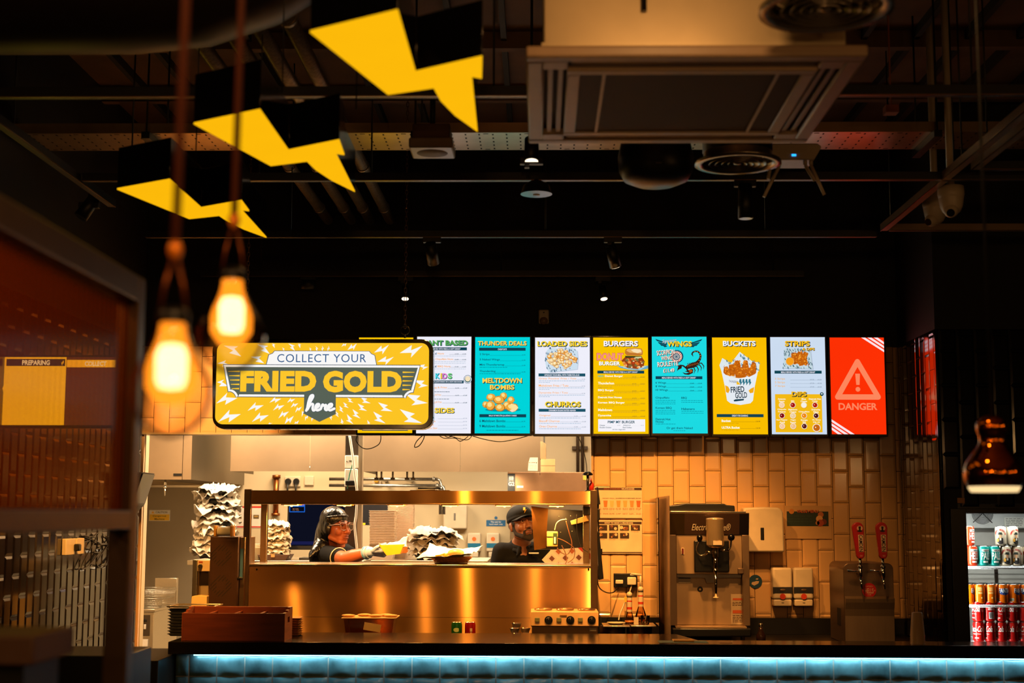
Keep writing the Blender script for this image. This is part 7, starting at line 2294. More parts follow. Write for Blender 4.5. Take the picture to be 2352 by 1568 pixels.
def person(label, base, headc, yaw, pitch, roll, SKIN, CLOTH, TROUSER, arms, chest_yaw, shirt_extra=None, collar=True):
 """arms: list of (shoulder, elbow, wrist, hand dir, palm normal, curl, side, gloved)"""
 hz = headc.z
 T = Matrix.Translation(headc) @ Matrix.Rotation(yaw, 4, 'Z') @ Matrix.Rotation(-pitch, 4, 'X') @ Matrix.Rotation(roll, 4, 'Y')
 cz = Matrix.Rotation(chest_yaw, 3, 'Z')
 bx = Vector((base[0], base[1], 0))
 sh = hz - 0.172
 hip = sh - 0.55
 side = cz @ Vector((1, 0, 0))
 fw = cz @ Vector((0, -1, 0))
 B_ = MB()
 head_parts(B_, T)
 nb = Vector((base[0], base[1], sh + 0.045)) + fw * 0.025
 blob(B_, T @ Vector((0, 0.018, -0.05)), nb, 0.052, 0.060)
 blob(B_, nb, (base[0], base[1], sh - 0.05), 0.07, 0.10)
 S_ = MB()
 def torso(mm, e):
  blob(mm, bx + side * -0.12 + Vector((0, 0, sh - 0.02)), bx + side * 0.12 + Vector((0, 0, sh - 0.02)), 0.062 + e, 0.062 + e)
  for z, rx, ry in ((sh - 0.10, 0.185, 0.115), (sh - 0.22, 0.175, 0.118), (sh - 0.34, 0.165, 0.115), (sh - 0.46, 0.172, 0.118)):
   M3 = cz
   mm.ball(bx + Vector((0, 0, z)), (rx + e, ry + e, 0.11 + e), 20, 12, M3)
  blob(mm, bx + side * -0.07 + Vector((0, 0, sh + 0.0)), nb - Vector((0, 0, 0.03)), 0.055 + e, 0.062 + e)
  blob(mm, bx + side * 0.07 + Vector((0, 0, sh + 0.0)), nb - Vector((0, 0, 0.03)), 0.055 + e, 0.062 + e)
 torso(B_, -0.012)
 torso(S_, 0.004)
 gl = []
 for shd, elb, wr, d, n, curl, sd, glove in arms:
  shd, elb, wr = Vector(shd), Vector(elb), Vector(wr)
  blob(B_, shd, elb, 0.056, 0.048)
  blob(B_, elb, elb.lerp(wr, 0.35), 0.046, 0.048)
  blob(B_, elb.lerp(wr, 0.35), wr, 0.048, 0.031)
  blob(S_, shd, shd.lerp(elb, 0.62), 0.066, 0.064)
  blob(S_, shd, nb - Vector((0, 0, 0.06)), 0.062, 0.07)
  hand(B_, wr, d, n, 0.96, curl, sd)
  if glove:
   gl.append((wr, d, n, curl, sd, elb))
 # hips and legs
 for s in (-1, 1):
  h0 = bx + side * s * 0.09 + Vector((0, 0, hip + 0.04))
  k0 = bx + side * s * 0.10 + fw * 0.02 + Vector((0, 0, 0.50))
  a0 = bx + side * s * 0.11 + Vector((0, 0, 0.09))
  blob(B_, h0, k0, 0.075, 0.052)
  blob(B_, k0, a0, 0.050, 0.036)
  blob(B_, a0 - Vector((0, 0, 0.05)), a0 - Vector((0, 0, 0.05)) + fw * 0.15, 0.036, 0.030)
 body = fuse('body', B_, SKIN, 0.0052, None, (base[0], base[1], 0.004))
 body.name = 'person'
 tag(body, label, 'person')
 fuse('shirt', S_, CLOTH, 0.008, body, smooth=18)
 L_ = MB()
 for s in (-1, 1):
  h0 = bx + side * s * 0.09 + Vector((0, 0, hip + 0.04))
  k0 = bx + side * s * 0.10 + fw * 0.02 + Vector((0, 0, 0.50))
  a0 = bx + side * s * 0.11 + Vector((0, 0, 0.10))
  blob(L_, h0, k0, 0.10, 0.068)
  blob(L_, k0, a0, 0.066, 0.055)
 L_.ball(bx + Vector((0, 0, hip + 0.05)), (0.185, 0.13, 0.12), 20, 12, cz)
 fuse('trousers', L_, TROUSER, 0.011, body)
 for s in (-1, 1):
  a0 = bx + side * s * 0.11
  F_ = MB()
  blob(F_, a0 + Vector((0, 0, 0.05)) - fw * 0.03, a0 + Vector((0, 0, 0.046)) + fw * 0.16, 0.044, 0.038)
  blob(F_, a0 + Vector((0, 0, 0.10)), a0 + Vector((0, 0, 0.05)), 0.048, 0.048)
  fuse('shoe', F_, BLACKP, 0.008, body)
 for wr, d, n, curl, sd, elb in gl:
  H_ = MB()
  hand(H_, wr, d, n, 1.03, curl, sd)
  blob(H_, wr, wr.lerp(elb, 0.16), 0.034, 0.040)
  g = fuse('glove', H_, mat('blue_tinted_glove', (168, 190, 236), 0.3, 0, 0.1, 30, 0.1), 0.0034, body, smooth=3)
  q = wr.lerp(elb, 0.10)
  ax = (elb - wr).normalized()
  u = ax.cross(Vector((0, 0, 1))).normalized()
  v = ax.cross(u)
  for t, col in ((0.16, (90, 150, 190)), (0.06, (150, 170, 196))):
   q = wr.lerp(elb, t)
   rad = 0.0405 if t > 0.1 else 0.0375
   MB(mat('glove_cuff_%d' % int(t * 100), col, 0.4)).tube([q + (u * math.cos(a_) + v * math.sin(a_)) * rad for a_ in [2 * PI * i / 20 for i in range(20)]], 0.005, 6, True).build('glove_cuff', g)
 # collar
 if collar:
  C_ = MB()
  cb = nb + Vector((0, 0, 0.012))
  rg = [cb + side * math.sin(a_) * 0.072 + fw * math.cos(a_) * 0.078 + Vector((0, 0, -0.012 - 0.024 * math.cos(a_))) for a_ in [R(q) for q in range(24, 337, 24)]]
  for a, b in zip(rg, rg[1:]):
   blob(C_, a, b, 0.013)
   o_ = Vector((0, 0, -0.02))
   blob(C_, a + o_ + (a - cb) * 0.18, b + o_ + (b - cb) * 0.18, 0.012)
  for s in (-1, 1):
   a = cb + side * s * 0.028 + fw * 0.082 + Vector((0, 0, -0.035))
   blob(C_, a, a + side * s * 0.022 + fw * 0.022 + Vector((0, 0, -0.05)), 0.013, 0.008)
  fuse('collar', C_, CLOTH, 0.0048, body, smooth=3)
 return body, T, nb, side, fw, sh, cz
# --- woman handing over a tray
SK1 = mat('heat_lit_brown_skin', (168, 88, 48), 0.42, 0, 0.08, 8, 0.02, 60, sss=0.08)  # brown skin, saturated to carry the heat lamps' orange light
SK2 = mat('shaded_tan_skin', (134, 84, 56), 0.42, 0, 0.08, 8, 0.02, 60, sss=0.08)  # tan skin, darkened so the colour carries the shade on the face
BLACKC = mat('black_cotton', (9, 9, 10), 0.9, 0, 0.2, 40, 0.15, spec=0.2)
hc = at(772, 1211, 9.75)
bs = at(765, 1290, 9.88)
shd_n = Vector((at(752, 1278, 9.72).x, 9.72, at(752, 1274, 9.72).z))
shd_f = Vector((at(790, 1275, 9.98).x, 9.98, at(790, 1268, 9.98).z))
elb = at(792, 1283, 9.52)
wr = at(850, 1267, 9.40)
arms = [(shd_n, elb, wr, (0.95, -0.12, -0.10), (0.10, 0.45, 0.85), 0.42, -1, True),
  (shd_f, shd_f + Vector((0.06, 0.03, -0.28)), shd_f + Vector((0.16, -0.14, -0.40)), (0.7, -0.6, -0.3), (-0.3, -0.2, -0.9), 0.4, 1, False)]
wb, T, nb, side, fw, sh, cz = person('person in black hair wrap and clear glasses reaching across the pass with a yellow tray', (bs.x, bs.y), hc, R(52), R(2), 0, SK1, BLACKC, mat('black_trouser', (20, 20, 22), 0.8), arms, R(38))
face_kids(wb, T, mat('dark_lip', (128, 62, 46), 0.4), mat('black_brow', (24, 14, 10), 0.8), SK1, 0.0068)
# hair wrap with draped tail
SATIN = mat('black_satin', (9, 9, 9), 0.27, 0, 0.4, 7, 0.8, 11, stretch=(4, 4, 0.8), spec=0.7)
H_ = MB()
M3 = T.to_3x3()
H_.ball(T @ Vector((0, 0.026, 0.058)), (0.088, 0.104, 0.088), 24, 16, M3)
H_.ball(T @ Vector((0, 0.052, 0.012)), (0.092, 0.074, 0.10), 24, 16, M3)
H_.ball(T @ Vector((0, 0.075, -0.02)), (0.086, 0.068, 0.09), 24, 16, M3)
for s in (-1, 1):
 H_.ball(T @ Vector((s * 0.074, 0.012, -0.004)), (0.022, 0.034, 0.044), 16, 12, M3)
ch_ = [(756, 1196, 9.84, 0.064), (748, 1214, 9.85, 0.064), (744, 1238, 9.82, 0.066), (736, 1254, 9.76, 0.052), (723, 1267, 9.70, 0.030), (711, 1279, 9.66, 0.008)]
for a, b in zip(ch_, ch_[1:]):
 blob(H_, at(*a[:3]), at(*b[:3]), a[3], b[3])
fuse('hair_wrap', H_, SATIN, 0.006, wb, smooth=3)
m = MB(SATIN)
m.tube([T @ Vector((0.086 * math.sin(a_), 0.026 - 0.107 * math.cos(a_), 0.066 + 0.012 * math.cos(a_))) for a_ in [R(q) for q in range(-80, 81, 10)]], 0.007, 8)
m.build('wrap_band', wb)
# glasses
CLR = mat('clear_frame', (206, 176, 156), 0.12, 0, 0.05, trans=0.4)
m = MB(CLR)
for s in (-1, 1):
 pts = [(s * 0.008, 0.022), (s * 0.012, -0.012), (s * 0.030, -0.022), (s * 0.052, -0.014), (s * 0.059, 0.024), (s * 0.034, 0.027)]
 m.tube(curve3([T @ Vector((x, -0.112 + 0.22 * max(0, abs(x) - 0.02), z)) for x, z in pts], 4, True), 0.0018, 6, True)
m.tube([T @ Vector((-0.009, -0.113, 0.012)), T @ Vector((0, -0.118, 0.016)), T @ Vector((0.009, -0.113, 0.012))], 0.003, 6)
for s in (-1, 1):
 m.tube([T @ Vector((s * 0.059, -0.104, 0.018)), T @ Vector((s * 0.074, -0.075, 0.017)), T @ Vector((s * 0.081, -0.01, 0.014))], 0.0028, 6)
gs = m.build('spectacles', wb)
gm = glass('spectacle_lens', (240, 236, 230), 0.03, 1.3)
for s in (-1, 1):
 m = MB(gm)
 m.face([T @ Vector((x, -0.112 + 0.22 * max(0, abs(x) - 0.02), z)) for x, z in [(s * 0.009, 0.021), (s * 0.013, -0.011), (s * 0.030, -0.021), (s * 0.051, -0.013), (s * 0.057, 0.023), (s * 0.034, 0.026)]])
 m.build('lens', gs)
# pale sleeve piping
e_ = shd_n.lerp(elb, 0.66)
ax = (elb - shd_n).normalized()
u = ax.cross(Vector((0, 1, 0))).normalized()
v = ax.cross(u)
MB(mat('sleeve_piping', (230, 210, 180), 0.6)).tube([e_ + (u * math.cos(a_) + v * math.sin(a_)) * 0.064 for a_ in [2 * PI * i / 24 for i in range(24)]], 0.0035, 6, True).build('sleeve_piping', wb)
# yellow tray in her hand
TY = 9.34
r = thing('food_tray', 'yellow card food tray held out in a gloved hand over the pass', 'tray', at(902, 1277, TY))
YC = mat('yellow_card', (250, 176, 36), 0.5)
tp_ = [at(873, 1251, TY), at(929, 1249, TY), at(920, 1271, TY), at(890, 1275, TY)]
m = MB(YC)
n0, n1 = TY - 0.05, TY + 0.05
tl, tr_, br, bl = tp_
R8 = [[Vector((tl.x, n0, tl.z)), Vector((tr_.x, n0, tr_.z)), Vector((tr_.x, n1, tr_.z)), Vector((tl.x, n1, tl.z))],
      [Vector((bl.x, n0 + 0.012, bl.z)), Vector((br.x, n0 + 0.012, br.z)), Vector((br.x, n1 - 0.012, br.z)), Vector((bl.x, n1 - 0.012, bl.z))]]
for i in range(4):
 j = (i + 1) % 4
 m.face([R8[0][i], R8[0][j], R8[1][j], R8[1][i]])
m.face(R8[1][::-1])
o = m.build('tray', r)
o.modifiers.new('solid', 'SOLIDIFY').thickness = 0.002
c = at(900, 1256, TY)
pl_ = sheet_paper('paper_liner', 'white paper with a standing corner inside the held yellow tray', (c.x, TY, c.z - 0.012), 0.14, 0.085, [(-0.01, 0, 0.022), (0.035, 0, 0.004), (0.03, 0, 0.075), (-0.01, 0, 0.02)], 9, 0.012)
# --- man looking down at his screen
hc = at(1199, 1207, 9.85)
bs = at(1196, 1300, 9.95)
sl = Vector((at(1152, 1266, 9.9).x, 9.9, at(1152, 1266, 9.9).z))
sr = Vector((at(1242, 1262, 9.98).x, 9.98, at(1242, 1262, 9.98).z))
arms = [(sl, sl + Vector((-0.05, 0.02, -0.28)), sl + Vector((0.06, -0.20, -0.36)), (0.4, -0.85, 0.0), (0.2, 0.1, -0.95), 0.4, -1, False),
  (sr, sr + Vector((0.06, 0.0, -0.28)), sr + Vector((0.02, -0.22, -0.35)), (-0.2, -0.9, 0.0), (-0.1, 0.1, -0.95), 0.4, 1, False)]
mb_, T, nb, side, fw, sh, cz = person('bearded person in a black cap and polo shirt looking down behind the order display', (bs.x, bs.y), hc, R(24), R(16), R(-4), SK2, BLACKC, mat('black_trouser', (20, 20, 22), 0.8), arms, R(12))
face_kids(mb_, T, mat('brown_lip', (112, 64, 50), 0.45), mat('black_brow', (24, 14, 10), 0.8), SK2, 0.0036)
BEARD = mat('short_beard', (26, 16, 11), 0.9, 0, 0.3, 60, 0.3)
H_ = MB()
M3 = T.to_3x3()
for s in (-1, 1):
 blob(H_, T @ Vector((s * 0.068, -0.004, -0.012)), T @ Vector((s * 0.060, -0.02, -0.062)), 0.011, 0.016)
 blob(H_, T @ Vector((s * 0.060, -0.02, -0.062)), T @ Vector((s * 0.034, -0.066, -0.092)), 0.016, 0.018)
 blob(H_, T @ Vector((s * 0.034, -0.066, -0.092)), T @ Vector((0, -0.080, -0.108)), 0.018, 0.022)
 blob(H_, T @ Vector((s * 0.032, -0.086, -0.062)), T @ Vector((s * 0.030, -0.078, -0.088)), 0.008, 0.012)
 blob(H_, T @ Vector((s * 0.031, -0.090, -0.060)), T @ Vector((s * 0.004, -0.106, -0.050)), 0.005, 0.0055)
blob(H_, T @ Vector((0, -0.098, -0.090)), T @ Vector((0, -0.088, -0.106)), 0.009, 0.016)
fuse('beard', H_, BEARD, 0.0036, mb_, smooth=3)
H_ = MB()
H_.ball(T @ Vector((0, 0.030, 0.020)), (0.0815, 0.088, 0.060), 20, 14, M3)
fuse('hair', H_, mat('black_hair', (16, 11, 9), 0.7, 0, 0.3, 60, 0.3), 0.006, mb_)
CAPM = mat('black_cap', (14, 15, 17), 0.8, 0, 0.15, 40, 0.1, spec=0.3)
H_ = MB()
H_.ball(T @ Vector((0, 0.018, 0.070)), (0.088, 0.106, 0.078), 26, 18, M3)
H_.ball(T @ Vector((0, 0.018, 0.048)), (0.090, 0.108, 0.030), 26, 14, M3)
cp = fuse('cap', H_, CAPM, 0.0055, mb_, smooth=3)
m = MB(CAPM)
def brim(u, v):
 a_ = (u - 0.5) * 2
 x = 0.082 * a_
 yy = -0.070 - 0.085 * v * math.sqrt(max(0, 1 - 0.75 * a_ * a_)) + 0.055 * a_ * a_ * (1 - v)
 z = 0.050 - 0.018 * v - 0.020 * a_ * a_
 return T @ Vector((x, yy, z))
m.grid(brim, 14, 6)
o = m.build('brim', cp)
o.modifiers.new('solid', 'SOLIDIFY').thickness = 0.004
m = MB(mat('yellow_badge', (240, 190, 40), 0.6))
m.face([T @ Vector((x * 0.017, -0.0905 + (z * 0.012 if z > 0 else 0), 0.088 + z * 0.022)) for x, z in ((-0.2, 1), (0.7, 0.9), (0.2, 0.1), (0.8, 0.1), (-0.5, -1.1), (-0.1, -0.2), (-0.8, -0.1))])
m.build('badge', cp)
c = at(1226, 1270, 9.80)
m = MB(mat('name_print', (210, 206, 196), 0.6)).box(c.x - 0.034, c.x + 0.034, bs.y - 0.145, bs.y - 0.105, c.z - 0.004, c.z + 0.004)
m.build('chest_print', mb_)
# ------------------------------------------------------------------ soft-serve shake machine
SMY = 8.56
bx = lambda x, y, Y=SMY: at(x, y, Y)
x0, x1 = bx(1537, 1300).x, bx(1722, 1300).x
zt_, zl = bx(1630, 1173).z, bx(1630, 1441).z
r = thing('shake_machine', 'stainless milkshake machine with mixing cylinder standing by the cream tiles', 'milkshake machine', ((x0 + x1) / 2, SMY + 0.3, BZ))
SM = mat('machine_steel', (186, 156, 122), 0.34, 0.6, 0.10, 5, 0.02)
SMD = mat('machine_dark_steel', (128, 106, 86), 0.36, 0.6, 0.1, 5)
zr = bx(1630, 1318).z
zb = bx(1630, 1437).z
MB(SM).box(x0, x1, SMY + 0.10, 9.24, zl, zt_ - 0.012, 0.004).build('cabinet', r)
for xa, xb_ in ((x0, x0 + 0.045), (x1 - 0.042, x1)):
 MB(SMD).box(xa, xb_, SMY + 0.01, SMY + 0.10, zb, bx(1630, 1228).z, 0.003).build('side_frame', r)
MB(SM).box(x0 + 0.046, x1 - 0.043, SMY + 0.016, SMY + 0.10, zr, bx(1630, 1228).z, 0.002).build('upper_front', r)
MB(SM).box(x0 + 0.046, x1 - 0.043, SMY + 0.07, SMY + 0.10, zb, zr, 0.002).build('splash_panel', r)
# header
hz0, hz1 = bx(1630, 1228).z, bx(1630, 1177).z
MB(SMD).prism([(SMY - 0.02, hz1), (SMY + 0.01, hz0), (SMY + 0.10, hz0), (SMY + 0.10, hz1)], x0, x1, 'yz', 0.002).build('header', r)
def hq(xa, xb_, m_, d=0.001):
 m = MB(m_)
 f = lambda x, t: (x, SMY - 0.02 + 0.03 * t - d, hz1 + (hz0 - hz1) * t)
 m.face([f(xa, 0.98), f(xb_, 0.98), f(xb_, 0.04), f(xa, 0.04)])
 return m
xs1, xs2 = bx(1572, 1200).x, bx(1698, 1200).x
hq(x0 + 0.004, xs1, mat('brass_reflect_steel', (200, 160, 96), 0.25, 1.0)).build('steel_end', r)
hq(xs1, xs2, mat('name_panel_brown', (66, 48, 40), 0.3, 0.4)).build('name_panel', r)
hq(xs2, x1 - 0.002, mat('dark_end', (26, 22, 26), 0.3, 0.3)).build('dark_end', r)
class HPanel(Panel):
 def p(self, zx, zy, layer=1):
  u = (zx - self.fx0) / (self.fx1 - self.fx0)
  v = (zy - self.fy0) / (self.fy1 - self.fy0)
  return Vector((self.X0 + (self.X1 - self.X0) * u, SMY - 0.02 + 0.03 * v - 0.001 - 0.0006 * layer, hz1 + (hz0 - hz1) * v))
p = HPanel((218, 190, 1003, 430), (x0, x1, hz0, hz1), SMY, r, mk=P)
p.text('lettering', 'Electro Freeze®', 446, 312, 826, 386, (22, 16, 14), 1, 0.02, 0.3)
p.text('lettering', 'Electro Freeze®', 442, 308, 822, 382, (190, 176, 156), 2, 0.0, 0.3)
p.done()
MB(STEEL).box(x0, x1 - 0.02, SMY - 0.022, SMY + 0.15, hz1, hz1 + 0.008, 0.002).build('top_trim', r)
# black lid
lz = hz1 + 0.008
m = MB(BLACKP)
m.prism([(bx(1538, 1170).x, lz), (bx(1690, 1170).x, lz), (bx(1689, 1158).x, lz + 0.034), (bx(1670, 1156).x, lz + 0.038), (bx(1665, 1153).x, lz + 0.046), (bx(1575, 1153).x, lz + 0.048), (bx(1560, 1157).x, lz + 0.038), (bx(1538, 1158).x, lz + 0.034)], SMY + 0.03, 9.1, 'xz', 0.005)
m.build('hopper_lid', r)
# freezer door block
a0, a1, b0, b1 = rect(1594, 1241, 1674, 1313, SMY)
MB(BLACKP).box(a0, a1, SMY - 0.02, SMY + 0.016, b0, b1, 0.006).build('freezer_door', r)
MB(mat('drip_plate', (150, 138, 126), 0.35, 0.9)).prism([(bx(1556, 1321).x, zr), (bx(1705, 1321).x, zr), (bx(1705, 1330).x, zr - 0.024), (bx(1650, 1332).x, zr - 0.026), (bx(1646, 1341).x, zr - 0.055), (bx(1625, 1341).x, zr - 0.055), (bx(1621, 1332).x, zr - 0.026), (bx(1556, 1330).x, zr - 0.022)], SMY + 0.045, SMY + 0.068, 'xz', 0.002).build('drip_shield', r)
# mixing cylinder and spindle
cx = bx(1638, 1220).x
cz1, cz0 = bx(1638, 1192).z, bx(1638, 1257).z
CY_ = SMY - 0.09
MB(mat('cylinder_steel', (236, 206, 164), 0.2, 0.75)).lathe([(0, cz0 - 0.005), (0.034, cz0), (0.05, cz0 + 0.012), (0.052, cz0 + 0.02), (0.052, cz1 - 0.004), (0.053, cz1), (0.05, cz1 + 0.006), (0, cz1 + 0.012)], (cx, CY_, 0), 36).build('mixing_cylinder', r)
MB(CREAMP).box(cx - 0.018, cx + 0.033, CY_ - 0.0565, CY_ - 0.052 + 0.012, bx(1640, 1250).z, bx(1640, 1241).z).build('cylinder_label', r)
m = MB(STEEL).rod((cx, CY_, cz0), (cx, CY_, bx(1638, 1278).z), 0.018)
m.build('collar', r)
m = MB(CHROME).rod((cx, CY_, bx(1638, 1278).z), (cx, CY_, bx(1638, 1305).z), 0.011).rod((cx, CY_, bx(1638, 1305).z), (cx, CY_, bx(1638, 1313).z), 0.013).rod((cx, CY_, bx(1638, 1313).z), (cx, CY_, bx(1638, 1369).z), 0.0095, 0.008)
m.build('spindle', r)
MB(mat('agitator', (232, 210, 170), 0.4)).lathe([(0, -0.004), (0.017, -0.002), (0.017, 0.003), (0, 0.005)], (cx, CY_, bx(1638, 1370).z), 20).build('agitator_disc', r)
m = MB(CHROME).rod((cx + 0.03, CY_, bx(1655, 1262).z), (bx(1670, 1262).x, CY_, bx(1655, 1262).z), 0.006, seg=10).tube(curve3([(bx(1668, 1262).x, CY_, bx(1655, 1262).z), (bx(1673, 1255).x, CY_, bx(1655, 1255).z), (bx(1675, 1236).x, CY_, bx(1655, 1236).z)], 5), 0.0055, 8)
lv = m.build('lever', r)
MB(BLACKG).ball((bx(1675, 1233).x, CY_, bx(1675, 1233).z), 0.021, 18, 12).build('lever_knob', lv)
MB(BLACKG).ball((bx(1606, 1233).x, SMY - 0.02, bx(1606, 1235).z), (0.018, 0.018, 0.02), 16, 10).build('hopper_knob', r)
MB(CHROME).tube(curve3([bx(1605, 1245, SMY - 0.03), bx(1600, 1262, SMY - 0.04), bx(1608, 1275, SMY - 0.05), bx(1622, 1272, SMY - 0.06), bx(1626, 1265, SMY - 0.08)], 6), 0.0045, 8).build('syrup_tube', r)
MB(CHROME).rod(bx(1620, 1267, CY_), (cx, CY_, bx(1630, 1267).z), 0.007, seg=10).build('side_port', r)
# small fittings
a0, a1, b0, b1 = rect(1558, 1322, 1586, 1338, SMY + 0.07)
MB(CREAMP).box(a0, a1, SMY + 0.066, SMY + 0.07, b0, b1).build('rating_plate', r)
MB(BLACKP).box(a0, a1, SMY + 0.0655, SMY + 0.066, (b0 + b1) / 2 + 0.004, b1).build('rating_print', r)
c = bx(1608, 1353, SMY + 0.07)
MB(BLACKP).lathe([(0.006, 0.0), (0.012, 0.002), (0.017, 0.0), (0.017, -0.006), (0, -0.006)], c, 20, Matrix.Rotation(PI / 2, 3, 'X')).build('drain_port', r)
a0, a1, b0, b1 = rect(1566, 1259, 1571, 1272, SMY)
MB(CREAMP).box(a0 - 0.002, a1 + 0.002, SMY + 0.012, SMY + 0.016, b0 - 0.002, b1 + 0.002).build('switch_frame', r)
MB(mat('dark_red', (90, 20, 14), 0.4)).box(a0 + 0.001, a1 - 0.001, SMY + 0.009, SMY + 0.012, b0, b1).build('switch', r)
c = bx(1702, 1311)
MB(SMD).box(c.x - 0.018, c.x + 0.018, SMY + 0.004, SMY + 0.016, c.z - 0.016, c.z + 0.016, 0.003).build('latch', r)
a0, a1, b0, b1 = rect(1679, 1364, 1710, 1434, SMY + 0.07)
MB(mat('faded_label', (196, 172, 140), 0.6)).box(a0, a1, SMY + 0.067, SMY + 0.07, b0, b1).build('instruction_label', r)
p = Panel((820, 1020, 962, 1325), (a0, a1, b0, b1), SMY + 0.0665, r, mk=P)
p.rect('label_print', 840, 1060, 940, 1080, (206, 96, 50), 1)
p.rect('label_print', 836, 1180, 930, 1212, (206, 96, 50), 1)
p.bars('label_print', 836, 950, (1100, 1115, 1130, 1232, 1250, 1265, 1280, 1295), (120, 100, 84), 5, 3)
p.done()
MB(BLACKP).box(x0 + 0.008, x1 - 0.005, SMY - 0.06, SMY + 0.10, bx(1630, 1460).z, bx(1630, 1441).z, 0.008).build('drip_tray', r)
MB(SM).box(x0 + 0.03, x1 - 0.03, SMY - 0.05, SMY + 0.06, bx(1630, 1441).z, bx(1630, 1437).z, 0.001).build('drip_grid', r)
for sx in (x0 + 0.03, x1 - 0.04):
 for sy in (SMY + 0.06, 9.15):
  MB(SMD).rod((sx, sy, BZ), (sx, sy, zl), 0.014).build('leg', r)
# splash sheet of steel beside the machine, clear guard before it
zt2 = at(1520, 1140, 8.8).z
o = MB(mat('splash_steel', (150, 124, 98), 0.34, 0.7, 0.15, 3)).box(0.753, 0.758, 8.36, 9.26, BZ + 0.001, zt2).build('splash_sheet')
tag(o, 'upright steel splash sheet between the syrup bottles and the milkshake machine', 'panel')
o = MB(glass('clear_acrylic', (250, 240, 225), 0.05, 1.35)).box(0.712, 0.717, 8.62, 9.27, BZ + 0.001, zt2 - 0.01).build('clear_guard')
tag(o, 'clear acrylic guard standing just before the steel splash sheet', 'panel')
a0, a1, b0, b1 = rect(1496, 1199, 1507, 1282, 9.27)
o = MB(mat('amber_lit_paper', (240, 214, 180), 0.7)).box(a0, a1, 9.285, 9.299, b0, b1).build('paper_slip')
tag(o, 'tall white paper slip on the wall seen through the clear acrylic guard', 'paper')
# ------------------------------------------------------------------ wall posters, sockets, syrup bottles
def poster(label, px, frame):
 X0, X1, Z0, Z1 = rect(*px, YW - 0.012)
 r = thing('wall_poster', label, 'poster', ((X0 + X1) / 2, YW - 0.01, Z0))
 MB(mat('poster_sheet', (228, 196, 160), 0.55)).box(X0, X1, YW - 0.010, YW - 0.0005, Z0, Z1).build('sheet', r)
 return Panel(frame, (X0, X1, Z0, Z1), YW - 0.0105, r, mk=P)
p = poster('wall poster headed GOLD STANDARD MILKSHAKES with a row of cups', (1365, 1119, 1475, 1191), (75, 725, 650, 1108))
p.rect('header', 80, 728, 645, 758, (56, 34, 24), 1)
p.text('header', 'GOLD STANDARD', 190, 734, 396, 752, (170, 84, 24), 2, 0.01)
p.text('header', 'MILKSHAKES', 404, 734, 556, 753, (226, 200, 170), 2, 0.02)
for k, (x, nm, col) in enumerate(((130, '', (224, 186, 140)), (210, 'CHOCOLATE', (196, 116, 50)), (286, 'VANILLA', (230, 180, 110)), (366, 'BANOFFEE', (216, 150, 70)), (446, 'COOKIE DOUGH', (220, 164, 90)), (526, 'STRAWBERRY', (220, 140, 70)), (606, 'BISCOFF', (186, 96, 34)))):
 if nm:
  w = len(nm) * 4.2
  p.text('flavour_name', nm, x - w, 852, x + w, 864, (66, 44, 30), 2, 0.01)
 p.poly('cup_picture', [(x - 26, 886), (x + 26, 886), (x + 18, 966), (x - 18, 966)], col, 1)
 p.bars('recipe_text', x - 32, x + 30, (978, 988, 998, 1042, 1052), (176, 140, 104), 4, k)
p.rect('rule', 100, 1022, 640, 1024, (190, 156, 120), 1)
p.rect('bottom_bar', 80, 1098, 645, 1106, (60, 40, 30), 1)
p.done()
p = poster('wall poster headed HOW TO MAKE A MILKSHAKE with seven photos', (1369, 1194, 1475, 1271), (100, 1118, 650, 1524))
p.rect('header', 104, 1138, 645, 1168, (56, 34, 24), 1)
p.text('header', 'HOW TO MAKE A MILKSHAKE', 204, 1144, 542, 1163, (236, 212, 182), 2, 0.02)
for k in range(7):
 x, y = 126 + 130 * (k % 4), (1178, 1274)[k // 4]
 p.rect('photo_print', x, y, x + 108, y + 68, (48, 28, 18), 1)
 q = random.Random(k + 3)
 for j in range(4):
  u, v = x + 16 + q.random() * 66, y + 14 + q.random() * 36
  p.disc('photo_print', u, v, 8 + q.random() * 14, ((190, 130, 80), (120, 70, 40), (220, 190, 150), (90, 50, 30))[j], 1.5 + 0.2 * j, None, 10)
 p.bars('caption', x, x + 90, (y + 80,), (176, 140, 104), 4, k)
p.rect('bottom_bar', 130, 1504, 645, 1516, (60, 40, 30), 1)
p.done()
X0, X1, Z0, Z1 = rect(1409, 1316, 1463, 1348, YW)
r = thing('double_socket', 'black double socket with two white plugs above the syrup bottles', 'socket', ((X0 + X1) / 2, YW, Z0))
MB(BLACKP).box(X0, X1, YW - 0.03, YW - 0.0005, Z0, Z1, 0.004).build('plate', r)
MB(CREAMP).box(X0 + 0.012, X0 + 0.060, YW - 0.05, YW - 0.03, Z0 + 0.022, Z0 + 0.048, 0.005).build('plug', r)
a0, a1, b0, b1 = rect(1441, 1325, 1461, 1343, YW - 0.05)
MB(CREAMP).box(a0, a1, YW - 0.07, YW - 0.03, b0, b1, 0.006).build('plug', r)
MB(PAPER).box(X1 - 0.045, X1 - 0.01, YW - 0.0305, YW - 0.03, Z1 - 0.012, Z1 - 0.004).build('label_plate', r)
cable('white_flex', 'thin pale flex with yellow tag dropping from the white plug', [at(1451, 1343, YW - 0.05), at(1446, 1360, YW - 0.06), at(1436, 1382, YW - 0.06), at(1424, 1410, YW - 0.08), at(1421, 1424, YW - 0.1)], 0.004, CREAMP)
o = MB(mat('yellow_tag', (230, 180, 60), 0.5)).box(*rect(1434, 1370, 1442, 1382, YW - 0.075)[:2], YW - 0.077, YW - 0.073, *rect(1434, 1370, 1442, 1382, YW - 0.075)[2:]).build('flex_tag')
tag(o, 'small yellow tag around the pale flex above the syrup bottles', 'tag')
SYR = glass('syrup_bottle_glass', (244, 214, 170), 0.06, 1.4)
